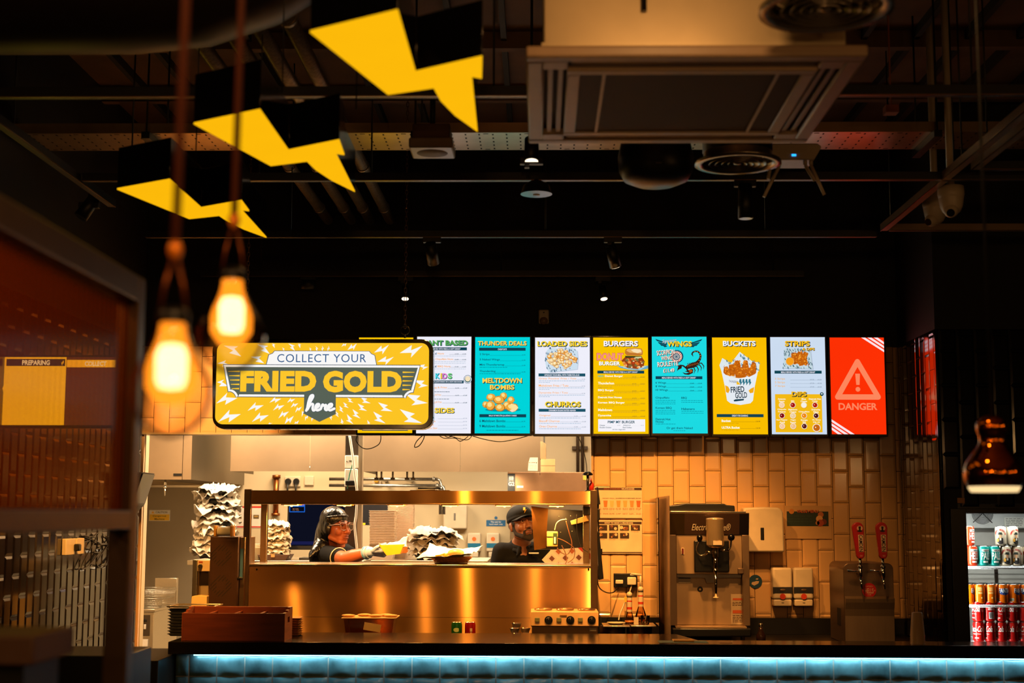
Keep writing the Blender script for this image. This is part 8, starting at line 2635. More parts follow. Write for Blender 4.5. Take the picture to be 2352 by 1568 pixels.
def syrup(label, px, Y, pyb, pyneck, rad, pump):
 c = at(px, pyb, Y)
 c.z = pz
 zs_, zn = at(px, pyneck + 48, Y).z - pz, at(px, pyneck, Y).z - pz
 r = thing('syrup_bottle', label, 'bottle', c, 'pump syrup bottles')
 MB(SYR).lathe([(0, 0), (rad, 0.002), (rad, zs_ - 0.05), (rad * 0.82, zs_ - 0.015), (0.016, zs_ + 0.035), (0.0155, zn), (0, zn)], c, 26).build('glass', r)
 MB(mat('syrup', (170, 104, 44), 0.2, 0, 0.1)).lathe([(0, 0.002), (rad - 0.004, 0.004), (rad - 0.004, 0.02), (0, 0.02)], c, 24).build('syrup', r)
 m = MB(CREAMP).lathe([(0.0165, zs_ + 0.036), (0.0165, zn - 0.004)], c, 22)
 m.build('neck_label', r)
 MB(mat('red_label', (200, 60, 30), 0.5)).lathe([(0.0168, zs_ + 0.05), (0.0168, zs_ + 0.065)], c, 22).lathe([(0.0168, zn - 0.03), (0.0168, zn - 0.022)], c, 22).build('red_band', r)
 m = MB(CREAMP).lathe([(0, zn), (0.017, zn), (0.017, zn + 0.02), (0.008, zn + 0.03), (0, zn + 0.03)], c, 20)
 if pump:
  m.rod((c.x, Y, c.z + zn + 0.02), (c.x, Y, c.z + zn + 0.10), 0.006).rod((c.x + 0.005, Y, c.z + zn + 0.10), (c.x - 0.06, Y, c.z + zn + 0.108), 0.008, 0.006)
 m.build('pump' if pump else 'cap', r)
# bain-marie pots with flat lids carrying the bottles
pz = at(1450, 1434, 8.8).z
r = thing('sauce_warmer', 'pair of dark steel pots with flat shiny lids in front of the syrup bottles', 'pot', (at(1440, 1440, 8.8).x, 8.85, BZ))
for px in (1407, 1468):
 c = at(px, 1445, 8.85)
 MB(mat('dark_pot', (60, 44, 32), 0.35, 0.8)).lathe([(0, 0), (0.075, 0), (0.08, pz - BZ - 0.012), (0, pz - BZ - 0.012)], (c.x, 8.85, BZ), 28).build('pot', r)
a, b, c_, d = at(1383, 1437, 8.72), at(1446, 1431, 8.72), at(1446, 1426, 9.0), at(1394, 1430, 9.0)
MB(STEEL).box(at(1385, 1435, 8.75).x, at(1447, 1435, 8.75).x, 8.74, 8.98, pz - 0.011, pz - 0.003, 0.002).build('lid', r)
MB(STEEL).box(at(1449, 1435, 8.75).x, at(1511, 1435, 8.75).x - 0.01, 8.74, 8.98, pz - 0.009, pz - 0.001, 0.002).build('lid', r)
syrup('pump syrup bottle with red and white neck label, shorter and nearer the pass', 1446, 8.88, 1425, 1370, 0.033, False)
syrup('tall pump syrup bottle with long white spout, nearer the clear guard', 1472, 8.90, 1428, 1358, 0.040, True)
r = thing('plastic_beaker', 'clear plastic beaker with a white card beside the tall syrup bottle', 'beaker', (at(1482, 1430, 8.8).x, 8.8, pz))
MB(glass('clear_plastic', (246, 226, 196), 0.08, 1.35)).lathe([(0, 0.001), (0.024, 0.002), (0.029, 0.055), (0.028, 0.055), (0.022, 0.004)], (at(1482, 1430, 8.8).x, 8.8, pz), 22).build('cup', r)
c = at(1461, 1420, 8.8)
o = MB(CREAMP).box(c.x - 0.014, c.x + 0.014, 8.795, 8.80, pz + 0.0, pz + 0.045).build('paper_card')
tag(o, 'small white card standing in front of the tall syrup bottle', 'card')
c = at(1415, 1428, 8.85)
r = thing('spoon_rest', 'cream dish lying on the pot lid before the syrup bottles', 'dish', (c.x, 8.85, pz))
MB(CREAMP).lathe([(0, 0.0), (0.04, 0.0), (0.058, 0.012), (0.056, 0.013), (0.036, 0.003), (0, 0.003)], (c.x, 8.85, pz - 0.002), 26, Matrix.Diagonal((1.0, 0.7, 1))).build('dish', r)
# ------------------------------------------------------------------ dispensers and signs on the cream tiles
X0, X1, Z0, Z1 = rect(1722, 1164, 1792, 1266, YW)
r = thing('towel_dispenser', 'large cream paper towel dispenser on the cream tiles behind the milkshake machine', 'dispenser', ((X0 + X1) / 2, YW, Z0))
m = MB(CREAMP)
m.prism([(X0 - 0.07, Z0), (X1, Z0), (X1 - 0.005, Z1 - 0.03), (X1 - 0.03, Z1 - 0.004), (X0 + 0.06, Z1), (X0 - 0.06, Z1 - 0.006)], YW - 0.16, YW - 0.0005, 'xz', 0.012)
m.build('cover', r)
c = at(1751, 1226, YW - 0.16)
MB(BLACKP).box(c.x - 0.011, c.x + 0.011, YW - 0.163, YW - 0.158, c.z - 0.038, c.z + 0.04, 0.008).build('window', r)
for k, (px0, px1, lab) in enumerate(((1768, 1815, 'cream hand soap dispenser with navy band, nearer the milkshake machine'), (1816, 1863, 'cream hand soap dispenser with navy band, nearer the beer tower'))):
 x0, x1, z0, z1 = rect(px0, 1302, px1, 1390, YW)
 r = thing('soap_dispenser', lab, 'dispenser', ((x0 + x1) / 2, YW, z0))
 w = x1 - x0
 MB(CREAMP).box(x0 + 0.003, x1 - 0.003, YW - 0.10, YW - 0.0005, z0 + 0.045, z1, 0.014, seg=3).build('body', r)
 MB(mat('navy_band', (40, 40, 46), 0.35)).box(x0 + 0.004, x1 - 0.004, YW - 0.1025, YW - 0.09, z0 + 0.082, z0 + 0.122, 0.002).build('band', r)
 MB(mat('bronze_lens', (90, 70, 50), 0.2)).ball(((x0 + x1) / 2, YW - 0.102, z0 + 0.103), (0.019, 0.004, 0.008), 14, 8).build('level_window', r)
 MB(mat('red_mark', (206, 60, 34), 0.5)).rod(((x0 + x1) / 2, YW - 0.1025, z0 + 0.062), ((x0 + x1) / 2, YW - 0.098, z0 + 0.062), 0.0185, seg=20).build('emblem', r)
 MB(CREAMP).box(x0 + 0.008, x1 - 0.008, YW - 0.095, YW - 0.0005, z0, z0 + 0.043, 0.008).build('push_bar', r)
 MB(GREYP).box((x0 + x1) / 2 - 0.008, (x0 + x1) / 2 + 0.008, YW - 0.0965, YW - 0.095, z0 + 0.02, z0 + 0.025).build('push_print', r)
X0, X1, Z0, Z1 = rect(1803, 1161, 1910, 1237, YW - 0.01)
r = thing('menu_card', 'cream wall card with dark VALUE MENU picture above the soap dispensers', 'sign', ((X0 + X1) / 2, YW, Z0))
MB(mat('card_cream', (206, 164, 112), 0.55)).box(X0, X1, YW - 0.006, YW - 0.0005, Z0, Z1).build('card', r)
p = Panel((308, 548, 634, 778), (X0, X1, Z0, Z1), YW - 0.0065, r, mk=P)
p.rect('picture', 322, 588, 614, 690, (34, 52, 46), 1)
p.disc('picture', 356, 588, 18, (206, 130, 50), 2)
p.title('lettering', 'VALUE MENU', 392, 577, 542, 597, (206, 96, 40), (60, 34, 20), 3, bold=0.02)
p.bars('picture', 332, 500, (620, 640, 658), (44, 66, 58), 5, 5)
for x, y, rr_, col in ((560, 610, 20, (190, 110, 60)), (550, 640, 24, (226, 170, 110)), (556, 668, 24, (170, 70, 40)), (580, 660, 20, (120, 50, 34)), (536, 668, 14, (200, 130, 70))):
 p.disc('picture', x, y, rr_, col, 2 + y * 0.002)
p.done()
c = at(1735, 1335, YW)
r = thing('wash_sticker', 'round dark blue hand wash sticker beside the milkshake machine', 'sticker', c)
MB(P(20, 66, 92)).rod((c.x, YW - 0.004, c.z), (c.x, YW - 0.0006, c.z), 0.043, seg=30).build('disc', r)
m = MB(P(206, 176, 140))
for pts in ([(-0.026, -0.016), (-0.008, -0.026), (0.018, -0.012), (0.024, 0.002), (0.004, 0.004), (-0.004, 0.0), (-0.022, -0.004)], [(0.0, 0.014), (0.014, 0.012), (0.02, 0.02), (0.006, 0.02)]):
 m.face([(c.x + u, YW - 0.0046, c.z + v) for u, v in pts])
m.build('hand_symbol', r)
# ------------------------------------------------------------------ beer tower with two taps
BY = 8.62
x0, x1 = at(1938, 1350, BY).x, at(2053, 1350, BY).x
zt3 = at(1995, 1293, BY).z
r = thing('beer_tower', 'brushed steel beer tower with two red handled taps', 'beer tower', ((x0 + x1) / 2, BY + 0.2, BZ))
BS = mat('tower_steel', (126, 102, 82), 0.36, 0.65, 0.08, 5, 0.02, None, stretch=(1, 1, 8))
def arc2(cx, cz, rad, a0, a1, n=6):
 return [(cx + rad * math.cos(R(a0 + (a1 - a0) * k / n)), cz + rad * math.sin(R(a0 + (a1 - a0) * k / n))) for k in range(n + 1)]
rd = 0.035
prof = [(x0, BZ)] + arc2(x0 + rd, zt3 - rd, rd, 180, 90) + arc2(x1 - rd, zt3 - rd, rd, 90, 0) + [(x1, BZ)]
MB(BS).prism(prof, BY, BY + 0.42, 'xz', 0.004).build('housing', r)
zmid = at(1995, 1375, BY).z
m = MB(mat('tower_front', (150, 128, 106), 0.42, 0.65, 0.08, 5, 0.02, None, stretch=(8, 1, 1)))
prf = [(BY - 0.03, zmid + 0.002), (BY - 0.026, zmid - 0.02), (BY - 0.012, zmid - 0.06), (BY - 0.004, zmid - 0.1), (BY - 0.001, BZ), (BY - 0.0005, BZ), (BY - 0.0005, zmid + 0.016)]
m.prism(prf, x0 + 0.004, x1 - 0.003, 'yz', 0.0)
m.build('drip_apron', r)
MB(mat('vent_dark', (30, 24, 20), 0.7)).box(x0 - 0.002, x0, BY + 0.1, BY + 0.2, BZ + 0.1, BZ + 0.2).build('side_vent', r)
HRED = mat('tap_red', (176, 18, 22), 0.35)
for k, px in enumerate((1975, 2027)):
 c = at(px, 1315, BY - 0.05)
 t = MB(CHROME)
 t.rod((c.x, BY, c.z), (c.x, BY - 0.07, c.z), 0.013, 0.011)
 t.rod((c.x, BY - 0.065, c.z + 0.03), (c.x, BY - 0.065, c.z - 0.028), 0.0135, 0.012)
 t.rod((c.x, BY - 0.065, c.z - 0.028), (c.x + 0.004, BY - 0.075, c.z - 0.095), 0.009, 0.0055)
 t.rod((c.x, BY - 0.065, c.z + 0.03), (c.x, BY - 0.065, c.z + 0.085), 0.010, 0.008)
 t.rod((c.x, BY - 0.06, c.z + 0.008), (c.x - 0.075, BY - 0.055, c.z + 0.012), 0.0055, 0.007)
 t.ball((c.x, BY - 0.065, c.z + 0.035), 0.016, 14, 10)
 to = t.build('tap', r)
 zb_, zt4 = at(px, 1284, BY - 0.07).z, at(px, 1199, BY - 0.07).z
 xt = c.x - (0.006 if k == 0 else 0.0)
 pts = []
 H = zt4 - zb_
 for i in range(13):
  a_ = PI * i / 12
  pts.append((xt - 0.006 + 0.034 * math.cos(a_), zt4 - 0.034 + 0.034 * math.sin(a_)))
 pts += [(c.x - 0.024, zb_ + 0.02), (c.x - 0.014, zb_ + 0.004), (c.x + 0.014, zb_ + 0.004), (c.x + 0.024, zb_ + 0.02)]
 h = MB(HRED).prism(pts, BY - 0.085, BY - 0.055, 'xz', 0.006).build('handle', r)
 p = Panel((0, 0, 70, 250), (c.x - 0.036, c.x + 0.036, zb_, zt4), BY - 0.0855, r, mk=P)
 p.poly('handle_print', [(22, 84), (52, 84), (52, 200), (26, 200)], (226, 200, 170), 1)
 p.text('handle_print', 'CAMDEN', -18, 131, 94, 153, (40, 20, 16), 2, 0.02, rot=-PI / 2)
 p.disc('handle_print', 33, 40, 17, (216, 180, 160), 1)
 p.poly('handle_print', [(16, 60), (28, 52), (26, 28), (40, 28), (38, 52), (50, 60), (34, 66)], (24, 20, 22), 2)
 p.rect('handle_print', 30, 222, 46, 225, (226, 170, 150), 1)
 p.rect('handle_print', 31, 229, 45, 231, (226, 170, 150), 1)
 d_ = p.done()
c = at(1996, 1355, BY)
MB(P(196, 24, 24)).rod((c.x, BY - 0.004, c.z), (c.x, BY - 0.0005, c.z), 0.0425, seg=30).build('round_badge', r)
p = Panel((842, 1080, 942, 1180), (c.x - 0.0425, c.x + 0.0425, c.z - 0.0425, c.z + 0.0425), BY - 0.0045, r, mk=P)
p.text('badge_print', 'HELLS', 862, 1116, 922, 1152, (226, 190, 160), 1, 0.02)
p.text('badge_print', 'CAMDEN', 866, 1098, 918, 1108, (226, 190, 160), 1, 0.0)
p.text('badge_print', 'LAGER', 880, 1157, 906, 1165, (226, 190, 160), 1, 0.0)
p.disc('badge_print', 852, 1132, 6, (220, 120, 90), 1)
p.disc('badge_print', 930, 1132, 6, (220, 120, 90), 1)
p.done()
# sanitizer bottle behind the counter edge
c = at(1748, 1472, 8.6)
r = thing('spray_bottle', 'dark bottle with a silver cap between the milkshake machine and the beer tower', 'bottle', (c.x, 8.6, BZ))
MB(mat('dark_bottle', (40, 24, 18), 0.15)).lathe([(0, 0), (0.028, 0.001), (0.028, 0.05), (0.012, 0.08), (0.011, 0.1), (0, 0.1)], (c.x, 8.6, BZ), 20).build('body', r)
MB(CHROME).lathe([(0, 0.1), (0.012, 0.1), (0.011, 0.118), (0, 0.12)], (c.x, 8.6, BZ), 16).build('cap', r)
# ------------------------------------------------------------------ drinks fridge
r = thing('drinks_fridge', 'tall black drinks fridge with lit glass door full of cans', 'fridge', ((FX0 + FX1) / 2, YR + 0.3, 0))
gx0_, gx1_ = at(2222, 1320, YR).x, FX1 - 0.05
gz1_, gz0_ = at(2280, 1178, YR).z, 0.35
FB = mat('fridge_black', (10, 10, 11), 0.3)
FY0, FY1 = YR - 0.02, YR + 0.62
m = MB(FB)
m.box(FX0 + 0.004, gx0_ - 0.035, FY0 + 0.045, FY1, 0.03, FZ1 - 0.004).box(gx1_ + 0.01, FX1 - 0.004, FY0 + 0.045, FY1, 0.03, FZ1 - 0.004)
m.box(gx0_ - 0.035, gx1_ + 0.01, FY0 + 0.045, FY1, gz1_ + 0.003, FZ1 - 0.004).box(gx0_ - 0.035, gx1_ + 0.01, FY0 + 0.045, FY1, 0.03, gz0_ - 0.003)
m.build('body', r)
LIN = mat('fridge_liner', (206, 204, 196), 0.4)
m = MB(LIN).box(gx0_ - 0.035, gx1_ + 0.01, FY1 - 0.02, FY1 - 0.001, gz0_, gz1_)
m.build('back_liner', r)
m = MB(mat('fridge_evaporator', (196, 198, 196), 0.35)).box(gx0_ - 0.03, gx1_, FY1 - 0.16, FY1 - 0.021, at(2280, 1213, YR + 0.4).z, gz1_ - 0.001, 0.004)
m.build('fan_housing', r)
c = at(2256, 1180, FY1 - 0.16)
m = MB(mat('fan_wire', (60, 60, 60), 0.3, 0.8))
for k in range(9):
 rad = 0.010 + 0.0068 * k
 m.tube([(c.x + rad * math.cos(t), FY1 - 0.166, c.z + 0.004 + rad * math.sin(t)) for t in [2 * PI * q / 30 for q in range(30)]], 0.0014, 4, True)
for a_ in (0.8, 2.3, 3.9, 5.5):
 m.rod((c.x, FY1 - 0.167, c.z + 0.004), (c.x + 0.082 * math.cos(a_), FY1 - 0.167, c.z + 0.004 + 0.082 * math.sin(a_)), 0.002, seg=5)
m.build('fan_guard', r)
X0, X1, Z0, Z1 = rect(2307, 1188, 2365, 1210, FY1 - 0.165)
MB(P(226, 226, 216)).box(X0, X1, FY1 - 0.165, FY1 - 0.161, Z0, Z1).build('warning_label', r)
p = Panel((540, 125, 760, 228), (X0, X1, Z0, Z1), FY1 - 0.1655, r, mk=P)
p.bars('warning_print', 552, 700, (138, 156, 174, 192, 210), (120, 120, 116), 6, 3)
p.poly('warning_print', [(714, 222), (756, 222), (735, 180)], (230, 190, 60), 2)
p.done()
shelfz = [at(2285, 1299, YR + 0.08).z, at(2285, 1387, YR + 0.08).z, at(2285, 1474, YR + 0.08).z, 0.62]
for z in shelfz:
 m = MB(mat('shelf_wire', (200, 204, 206), 0.25, 0.9))
 for k in range(14):
  y = YR + 0.06 + k * 0.034
  m.rod((gx0_ - 0.03, y, z - 0.004), (gx1_, y, z - 0.004), 0.0025, seg=6)
 for x in (gx0_ - 0.02, (gx0_ + gx1_) / 2, gx1_ - 0.01):
  m.rod((x, YR + 0.05, z - 0.009), (x, FY1 - 0.17, z - 0.009), 0.004, seg=6)
 m.rod((gx0_ - 0.03, YR + 0.055, z - 0.012), (gx1_, YR + 0.055, z - 0.012), 0.006, seg=8)
 m.build('wire_shelf', r)
m = MB(DSTEEL).box(at(2289, 1330, FY1 - 0.03).x - 0.01, at(2289, 1330, FY1 - 0.03).x + 0.01, FY1 - 0.03, FY1 - 0.021, gz0_, gz1_ - 0.2)
m.build('shelf_rail', r)
d = MB(FB)
d.box(FX0 + 0.006, gx0_, FY0, FY0 + 0.04, 0.2, FZ1 - 0.03, 0.003).box(gx0_, gx1_, FY0, FY0 + 0.04, gz1_, FZ1 - 0.03, 0.003).box(gx1_, FX1 - 0.006, FY0, FY0 + 0.04, 0.2, FZ1 - 0.03, 0.003).box(gx0_, gx1_, FY0, FY0 + 0.04, 0.2, gz0_, 0.003)
d = d.build('door', r)
MB(glass('fridge_glass', (248, 252, 252), 0.02, 1.15)).box(gx0_, gx1_, FY0 + 0.015, FY0 + 0.02, gz0_, gz1_).build('glass_pane', d)
MB(glow('fridge_tube', (235, 245, 255), 4.0)).box(gx0_ - 0.030, gx0_ - 0.022, YR + 0.03, YR + 0.04, gz0_ + 0.02, gz1_ - 0.02).build('light_tube', r)
lamp('fridge_light', 'AREA', (gx0_ + 0.25, YR + 0.05, gz1_ - 0.01), 3.0, (1.0, 0.97, 0.90), 0.5, (gx0_ + 0.25, YR + 0.2, 1.0), size_y=0.04)
lamp('fridge_light', 'AREA', (gx0_ - 0.02, YR + 0.04, 1.2), 4.5, (1.0, 0.97, 0.90), 0.03, (gx0_ + 0.3, YR + 0.25, 1.2), size_y=1.0)
o = MB(mat('amber_sticker', (190, 130, 60), 0.5)).box(*rect(2198, 1143, 2215, 1155, YR - 0.004)[:2], YR - 0.011, YR - 0.0065, *rect(2198, 1143, 2215, 1155, YR - 0.004)[2:]).build('door_sticker')
tag(o, 'small amber sticker on the black tiles just above the drinks fridge', 'sticker')
# cans
def can(name, label, cat, loc, colour, art, group, rot=0.0):
 r = thing(name, label, cat, loc, group)
 L = Vector(loc)
 rad, H = 0.0325, 0.115
 MB(mat('can_' + colour[0], colour[1], 0.28, 0.35, 0.04)).lathe([(0, 0.004), (0.022, 0.001), (0.025, 0.0), (0.0315, 0.009), (rad, 0.014), (rad, H - 0.015), (0.0285, H - 0.003)], L, 28).build('body', r)
 MB(mat('can_lid', (206, 206, 204), 0.22, 1.0)).lathe([(0.0285, H - 0.003), (0.028, H), (0.026, H - 0.001), (0.025, H - 0.005), (0, H - 0.005)], L, 24).build('lid', r)
 parts = {}
 def W(u, v, l=1):
  a_ = u / rad
  q = rad + 0.0003 * l
  return Vector((L.x + q * math.sin(a_), L.y - q * math.cos(a_), L.z + v))
 def m_(nm, c):
  if nm not in parts:
   parts[nm] = MB()
  parts[nm].use(P(*c))
  return parts[nm]
 def T_(nm, s, u0, v0, u1, v1, c, b=0.01, sh=0.0, l=3):
  add_text(m_(nm, c), s, lambda u, v: W(u, v, l), (u0, v0, u1, v1), b, sh)
 def Q(nm, u0, v0, u1, v1, c, l=1):
  n = max(1, int((u1 - u0) / 0.006))
  for i in range(n):
   a_, b_ = u0 + (u1 - u0) * i / n, u0 + (u1 - u0) * (i + 1) / n
   m_(nm, c).face([W(a_, v0, l), W(b_, v0, l), W(b_, v1, l), W(a_, v1, l)])
 def D(nm, u, v, ru, rv, c, l=1):
  mm = m_(nm, c)
  for i in range(8):
   a_, b_ = -1 + i / 4, -0.75 + i / 4
   ha, hb = rv * math.sqrt(max(0, 1 - a_ * a_)), rv * math.sqrt(max(0, 1 - b_ * b_))
   pts = [W(u + ru * a_, v - ha, l), W(u + ru * b_, v - hb, l), W(u + ru * b_, v + hb, l), W(u + ru * a_, v + ha, l)]
   mm.face(pts[1:] if ha < 1e-6 else (pts[:3] if hb < 1e-6 else pts))
 art(T_, Q, D, W, m_)
 for k, b in parts.items():
  b.build(k, r)
 r.rotation_euler = (0, 0, rot)
 return r
WH = (240, 236, 228)
def art_coke(T_, Q, D, W, m_):
 for c0 in (-0.05, 0.05):
  T_('script_lettering', 'Coca-Cola', c0 - 0.044, 0.058, c0 + 0.044, 0.092, WH, 0.012, 0.35)
  T_('small_print', 'Original Taste', c0 - 0.024, 0.042, c0 + 0.024, 0.049, WH, 0.0)
 for c0 in (-0.05, 0.05):
  Q('small_print', c0 - 0.012, 0.020, c0 + 0.012, 0.025, WH)
def art_coke_back(T_, Q, D, W, m_):
 for v in (0.092, 0.086, 0.080, 0.074, 0.068):
  Q('nutrition_print', -0.02, v, 0.02, v + 0.003, WH)
 Q('bar_code', -0.016, 0.018, 0.016, 0.056, (214, 206, 206))
 for k in range(8):
  Q('bar_code', -0.013 + k * 0.0034, 0.022, -0.0115 + k * 0.0034, 0.052, (60, 60, 64), 2)
 for c0 in (0.085, -0.085):
  T_('script_lettering', 'Coca-Cola', c0 - 0.02, 0.058, c0 + 0.02, 0.092, WH, 0.012, 0.35)
def art_fanta(T_, Q, D, W, m_):
 for c0 in (-0.05, 0.05):
  D('blue_splash', c0, 0.072, 0.036, 0.019, (30, 66, 140))
  T_('lettering', 'FANTA', c0 - 0.033, 0.066, c0 + 0.033, 0.092, (250, 248, 244), 0.03, 0.0, 3)
 Q('bar_code', -0.014, 0.018, 0.014, 0.034, (190, 190, 160))
 for k in range(7):
  Q('bar_code', -0.012 + k * 0.0036, 0.02, -0.0105 + k * 0.0036, 0.032, (60, 60, 50), 2)
def art_fanta_back(T_, Q, D, W, m_):
 for v in (0.094, 0.088, 0.082, 0.076, 0.066, 0.060):
  Q('nutrition_print', -0.022, v, 0.004, v + 0.003, (250, 206, 120))
 D('nutrition_print', -0.002, 0.036, 0.005, 0.005, (250, 206, 120))
 Q('nutrition_print', 0.016, 0.02, 0.020, 0.05, (250, 206, 120))
def art_lager(word):
 def f(T_, Q, D, W, m_):
  for c0 in (0.0,):
   Q('white_panel', c0 - 0.026, 0.082, c0 + 0.026, 0.096, WH)
   T_('lettering', 'CAMDEN', c0 - 0.023, 0.085, c0 + 0.023, 0.093, (40, 30, 28), 0.02)
   T_('lettering', word, c0 - 0.028, 0.036, c0 + 0.030, 0.078, WH, 0.02)
   Q('white_panel', c0 - 0.018, 0.018, c0 + 0.010, 0.028, WH)
   D('round_seal', c0 + 0.022, 0.022, 0.007, 0.008, (60, 20, 20))
  m_('side_panel', (226, 206, 190)).face([W(-0.05 + u, v, 1) for u, v in ((-0.012, 0.02), (0.0, 0.058), (-0.012, 0.096), (-0.024, 0.058))])
 return f
def art_moretti(T_, Q, D, W, m_):
 for c0 in (-0.052, 0.052):
  s = 'BIRRA MORETTI'
  for i, ch in enumerate(s):
   if ch == ' ':
    continue
   a_ = (i - 6) / 6.0
   u, v = c0 + 0.033 * math.sin(a_ * 1.25), 0.060 + 0.034 * math.cos(a_ * 1.25)
   T_('arched_lettering', ch, u - 0.0034, v - 0.006, u + 0.0034, v + 0.006, (170, 40, 34), 0.03)
  # a drinker in hat and dark suit, simple shapes
  D('portrait_print', c0, 0.030, 0.022, 0.020, (34, 30, 30), 1)
  D('portrait_print', c0, 0.056, 0.009, 0.012, (200, 150, 110), 2)
  D('portrait_print', c0, 0.069, 0.017, 0.004, (36, 44, 36), 3)
  Q('portrait_print', c0 - 0.010, 0.069, c0 + 0.010, 0.079, (36, 44, 36), 3)
  D('portrait_print', c0 - 0.014, 0.034, 0.008, 0.010, (214, 150, 50), 3)
  Q('portrait_print', c0 - 0.004, 0.032, c0 + 0.005, 0.046, (220, 210, 196), 2)
CR, CB, CO, CRD, CT = ('red', (206, 24, 20)), ('red', (206, 24, 20)), ('orange', (244, 112, 4)), ('lager_red', (226, 62, 26)), ('teal', (20, 156, 146))
CM = ('cream', (222, 206, 180))
CYF = YR + 0.105
def cpos(px, z, dy=0.0):
 return (at(px, 1320, CYF).x, CYF + dy, z)
z3, z2, z1_ = shelfz[2], shelfz[1], shelfz[0]
protos = {}
def put(kind, px, z, label, group, rot=0.0, dy=0.0):
 arts = {'coke': (CR, art_coke, 'cola_can'), 'coke_back': (CB, art_coke_back, 'cola_can'), 'fanta': (CO, art_fanta, 'orangeade_can'), 'fanta_back': (CO, art_fanta_back, 'orangeade_can'),
   'hells': (CRD, art_lager('HELLS'), 'lager_can'), 'pale': (CT, art_lager('PALE'), 'ale_can'), 'moretti': (CM, art_moretti, 'beer_can')}
 col, art, nm = arts[kind]
 loc = cpos(px, z, dy)
 if kind not in protos:
  protos[kind] = can(nm, label, 'can', loc, col, art, group, rot)
 else:
  dup(protos[kind], loc, label, rot, None, group)
q = 'in the fridge'
g1, g2 = 'red cola cans on the bottom shelf', 'red cola cans stacked on top'
xs_ = (2243, 2269, 2295, 2321, 2347)
low = ('bottom row, nearest the fridge frame', 'second in the bottom row from the frame', 'third in the bottom row from the frame', 'fourth in the bottom row from the frame', 'fifth in the bottom row from the frame')
for i, px in enumerate(xs_):
 put('coke', px, z3, 'red cola can with white script, ' + low[i], g1, (0.9, 0.35, 0.3, 0.1, 0.5)[i])
up = ('upper row, nearest the fridge frame', 'upper row, showing its bar code between two script sides', 'third in the upper row from the frame', 'fourth in the upper row from the frame', 'last in the upper row, bar code half turned away')
for i, px in enumerate(xs_):
 put(('coke', 'coke_back', 'coke', 'coke', 'coke_back')[i], px, z3 + 0.1155, 'red cola can ' + q + ', ' + up[i], g2, (0.25, 0.1, 0.75, 0.2, 0.5)[i])
fx = (2222, 2248, 2274, 2301, 2327, 2354)
fl = ('orange fizzy drink can half hidden by the fridge frame', 'orange fizzy drink can showing small print, nearest the frame', 'orange fizzy drink can showing small print, second whole one', 'orange fizzy drink can with its blue splash name facing the door', 'orange fizzy drink can with its blue splash turned aside', 'orange fizzy drink can at the cropped edge of the shelf')
for i, px in enumerate(fx):
 put(('fanta', 'fanta_back', 'fanta_back', 'fanta', 'fanta', 'fanta')[i], px, z2, fl[i], 'orange fizzy drink cans on the middle shelf', (2.9, 0.2, 0.0, -1.45, -0.75, 1.4)[i])
rown = ('second', 'third')
for rw in (1, 2):
 for i, px in enumerate(fx):
  put('fanta_back', px, z2, 'orange fizzy drink can behind the front row, %s row back, %s from the frame' % (rown[rw - 1], ('first', 'second', 'third', 'fourth', 'fifth', 'sixth')[i]), 'orange fizzy drink cans behind the front row', 0.5 * i, 0.067 * rw)
put('hells', 2234, z1_, 'red and white lager can reading HELLS on the top shelf, lower of the two', 'red lager cans', 0.3)
put('hells', 2228, z1_ + 0.1155, 'red and white lager can on the top tier beside the fridge frame', 'red lager cans', 0.75)
put('pale', 2260, z1_, 'teal ale can reading PALE, beside the red lager can', 'teal ale cans', 0.25)
put('pale', 2286, z1_, 'teal ale can reading PALE, beside the cream beer can', 'teal ale cans', 0.1)
for i, px in enumerate((2312, 2338, 2364)):
 put('moretti', px, z1_, ('cream beer can with hatted man, next to the teal ale can', 'cream beer can with hatted man, second from the teal ale cans', 'cream beer can at the cropped edge of the top shelf')[i], 'cream beer cans on the top shelf', (1.55, 1.1, 1.3)[i])
for i, px in enumerate((2302, 2329)):
 put('moretti', px, z1_ + 0.1155, ('cream beer can of the upper tier, nearer the fan', 'cream beer can of the upper tier, below the warning label')[i], 'cream beer cans on the upper tier', (1.2, -1.2)[i])
for i, px in enumerate((2234, 2260, 2286, 2312)):
 for rw in (1,):
  put(('hells', 'pale', 'pale', 'moretti')[i], px, z1_, ('red lager can standing behind the front lager can', 'teal ale can behind the first teal one', 'teal ale can behind the second teal one', 'cream beer can behind the front cream one')[i], 'cans behind the front row of the top shelf', 0.4, 0.067)
# ------------------------------------------------------------------ plastic cups on the counter
c = at(2108, 1477, 7.72)
r = thing('cup_stack', 'stack of upturned clear plastic cups on the dark counter by the tiled return', 'cup', (c.x, 7.72, 1.0))
CUPM = mat('frosted_cup', (240, 200, 150), 0.18, 0, 0.05, trans=0.4)
for k in range(4):
 MB(CUPM).lathe([(0.040, 0), (0.038, 0.004), (0.028, 0.118), (0.024, 0.122), (0, 0.122), (0, 0.118), (0.025, 0.116), (0.035, 0.004)], (c.x, 7.72, 1.0 + 0.014 * k), 26).build('cup', r)
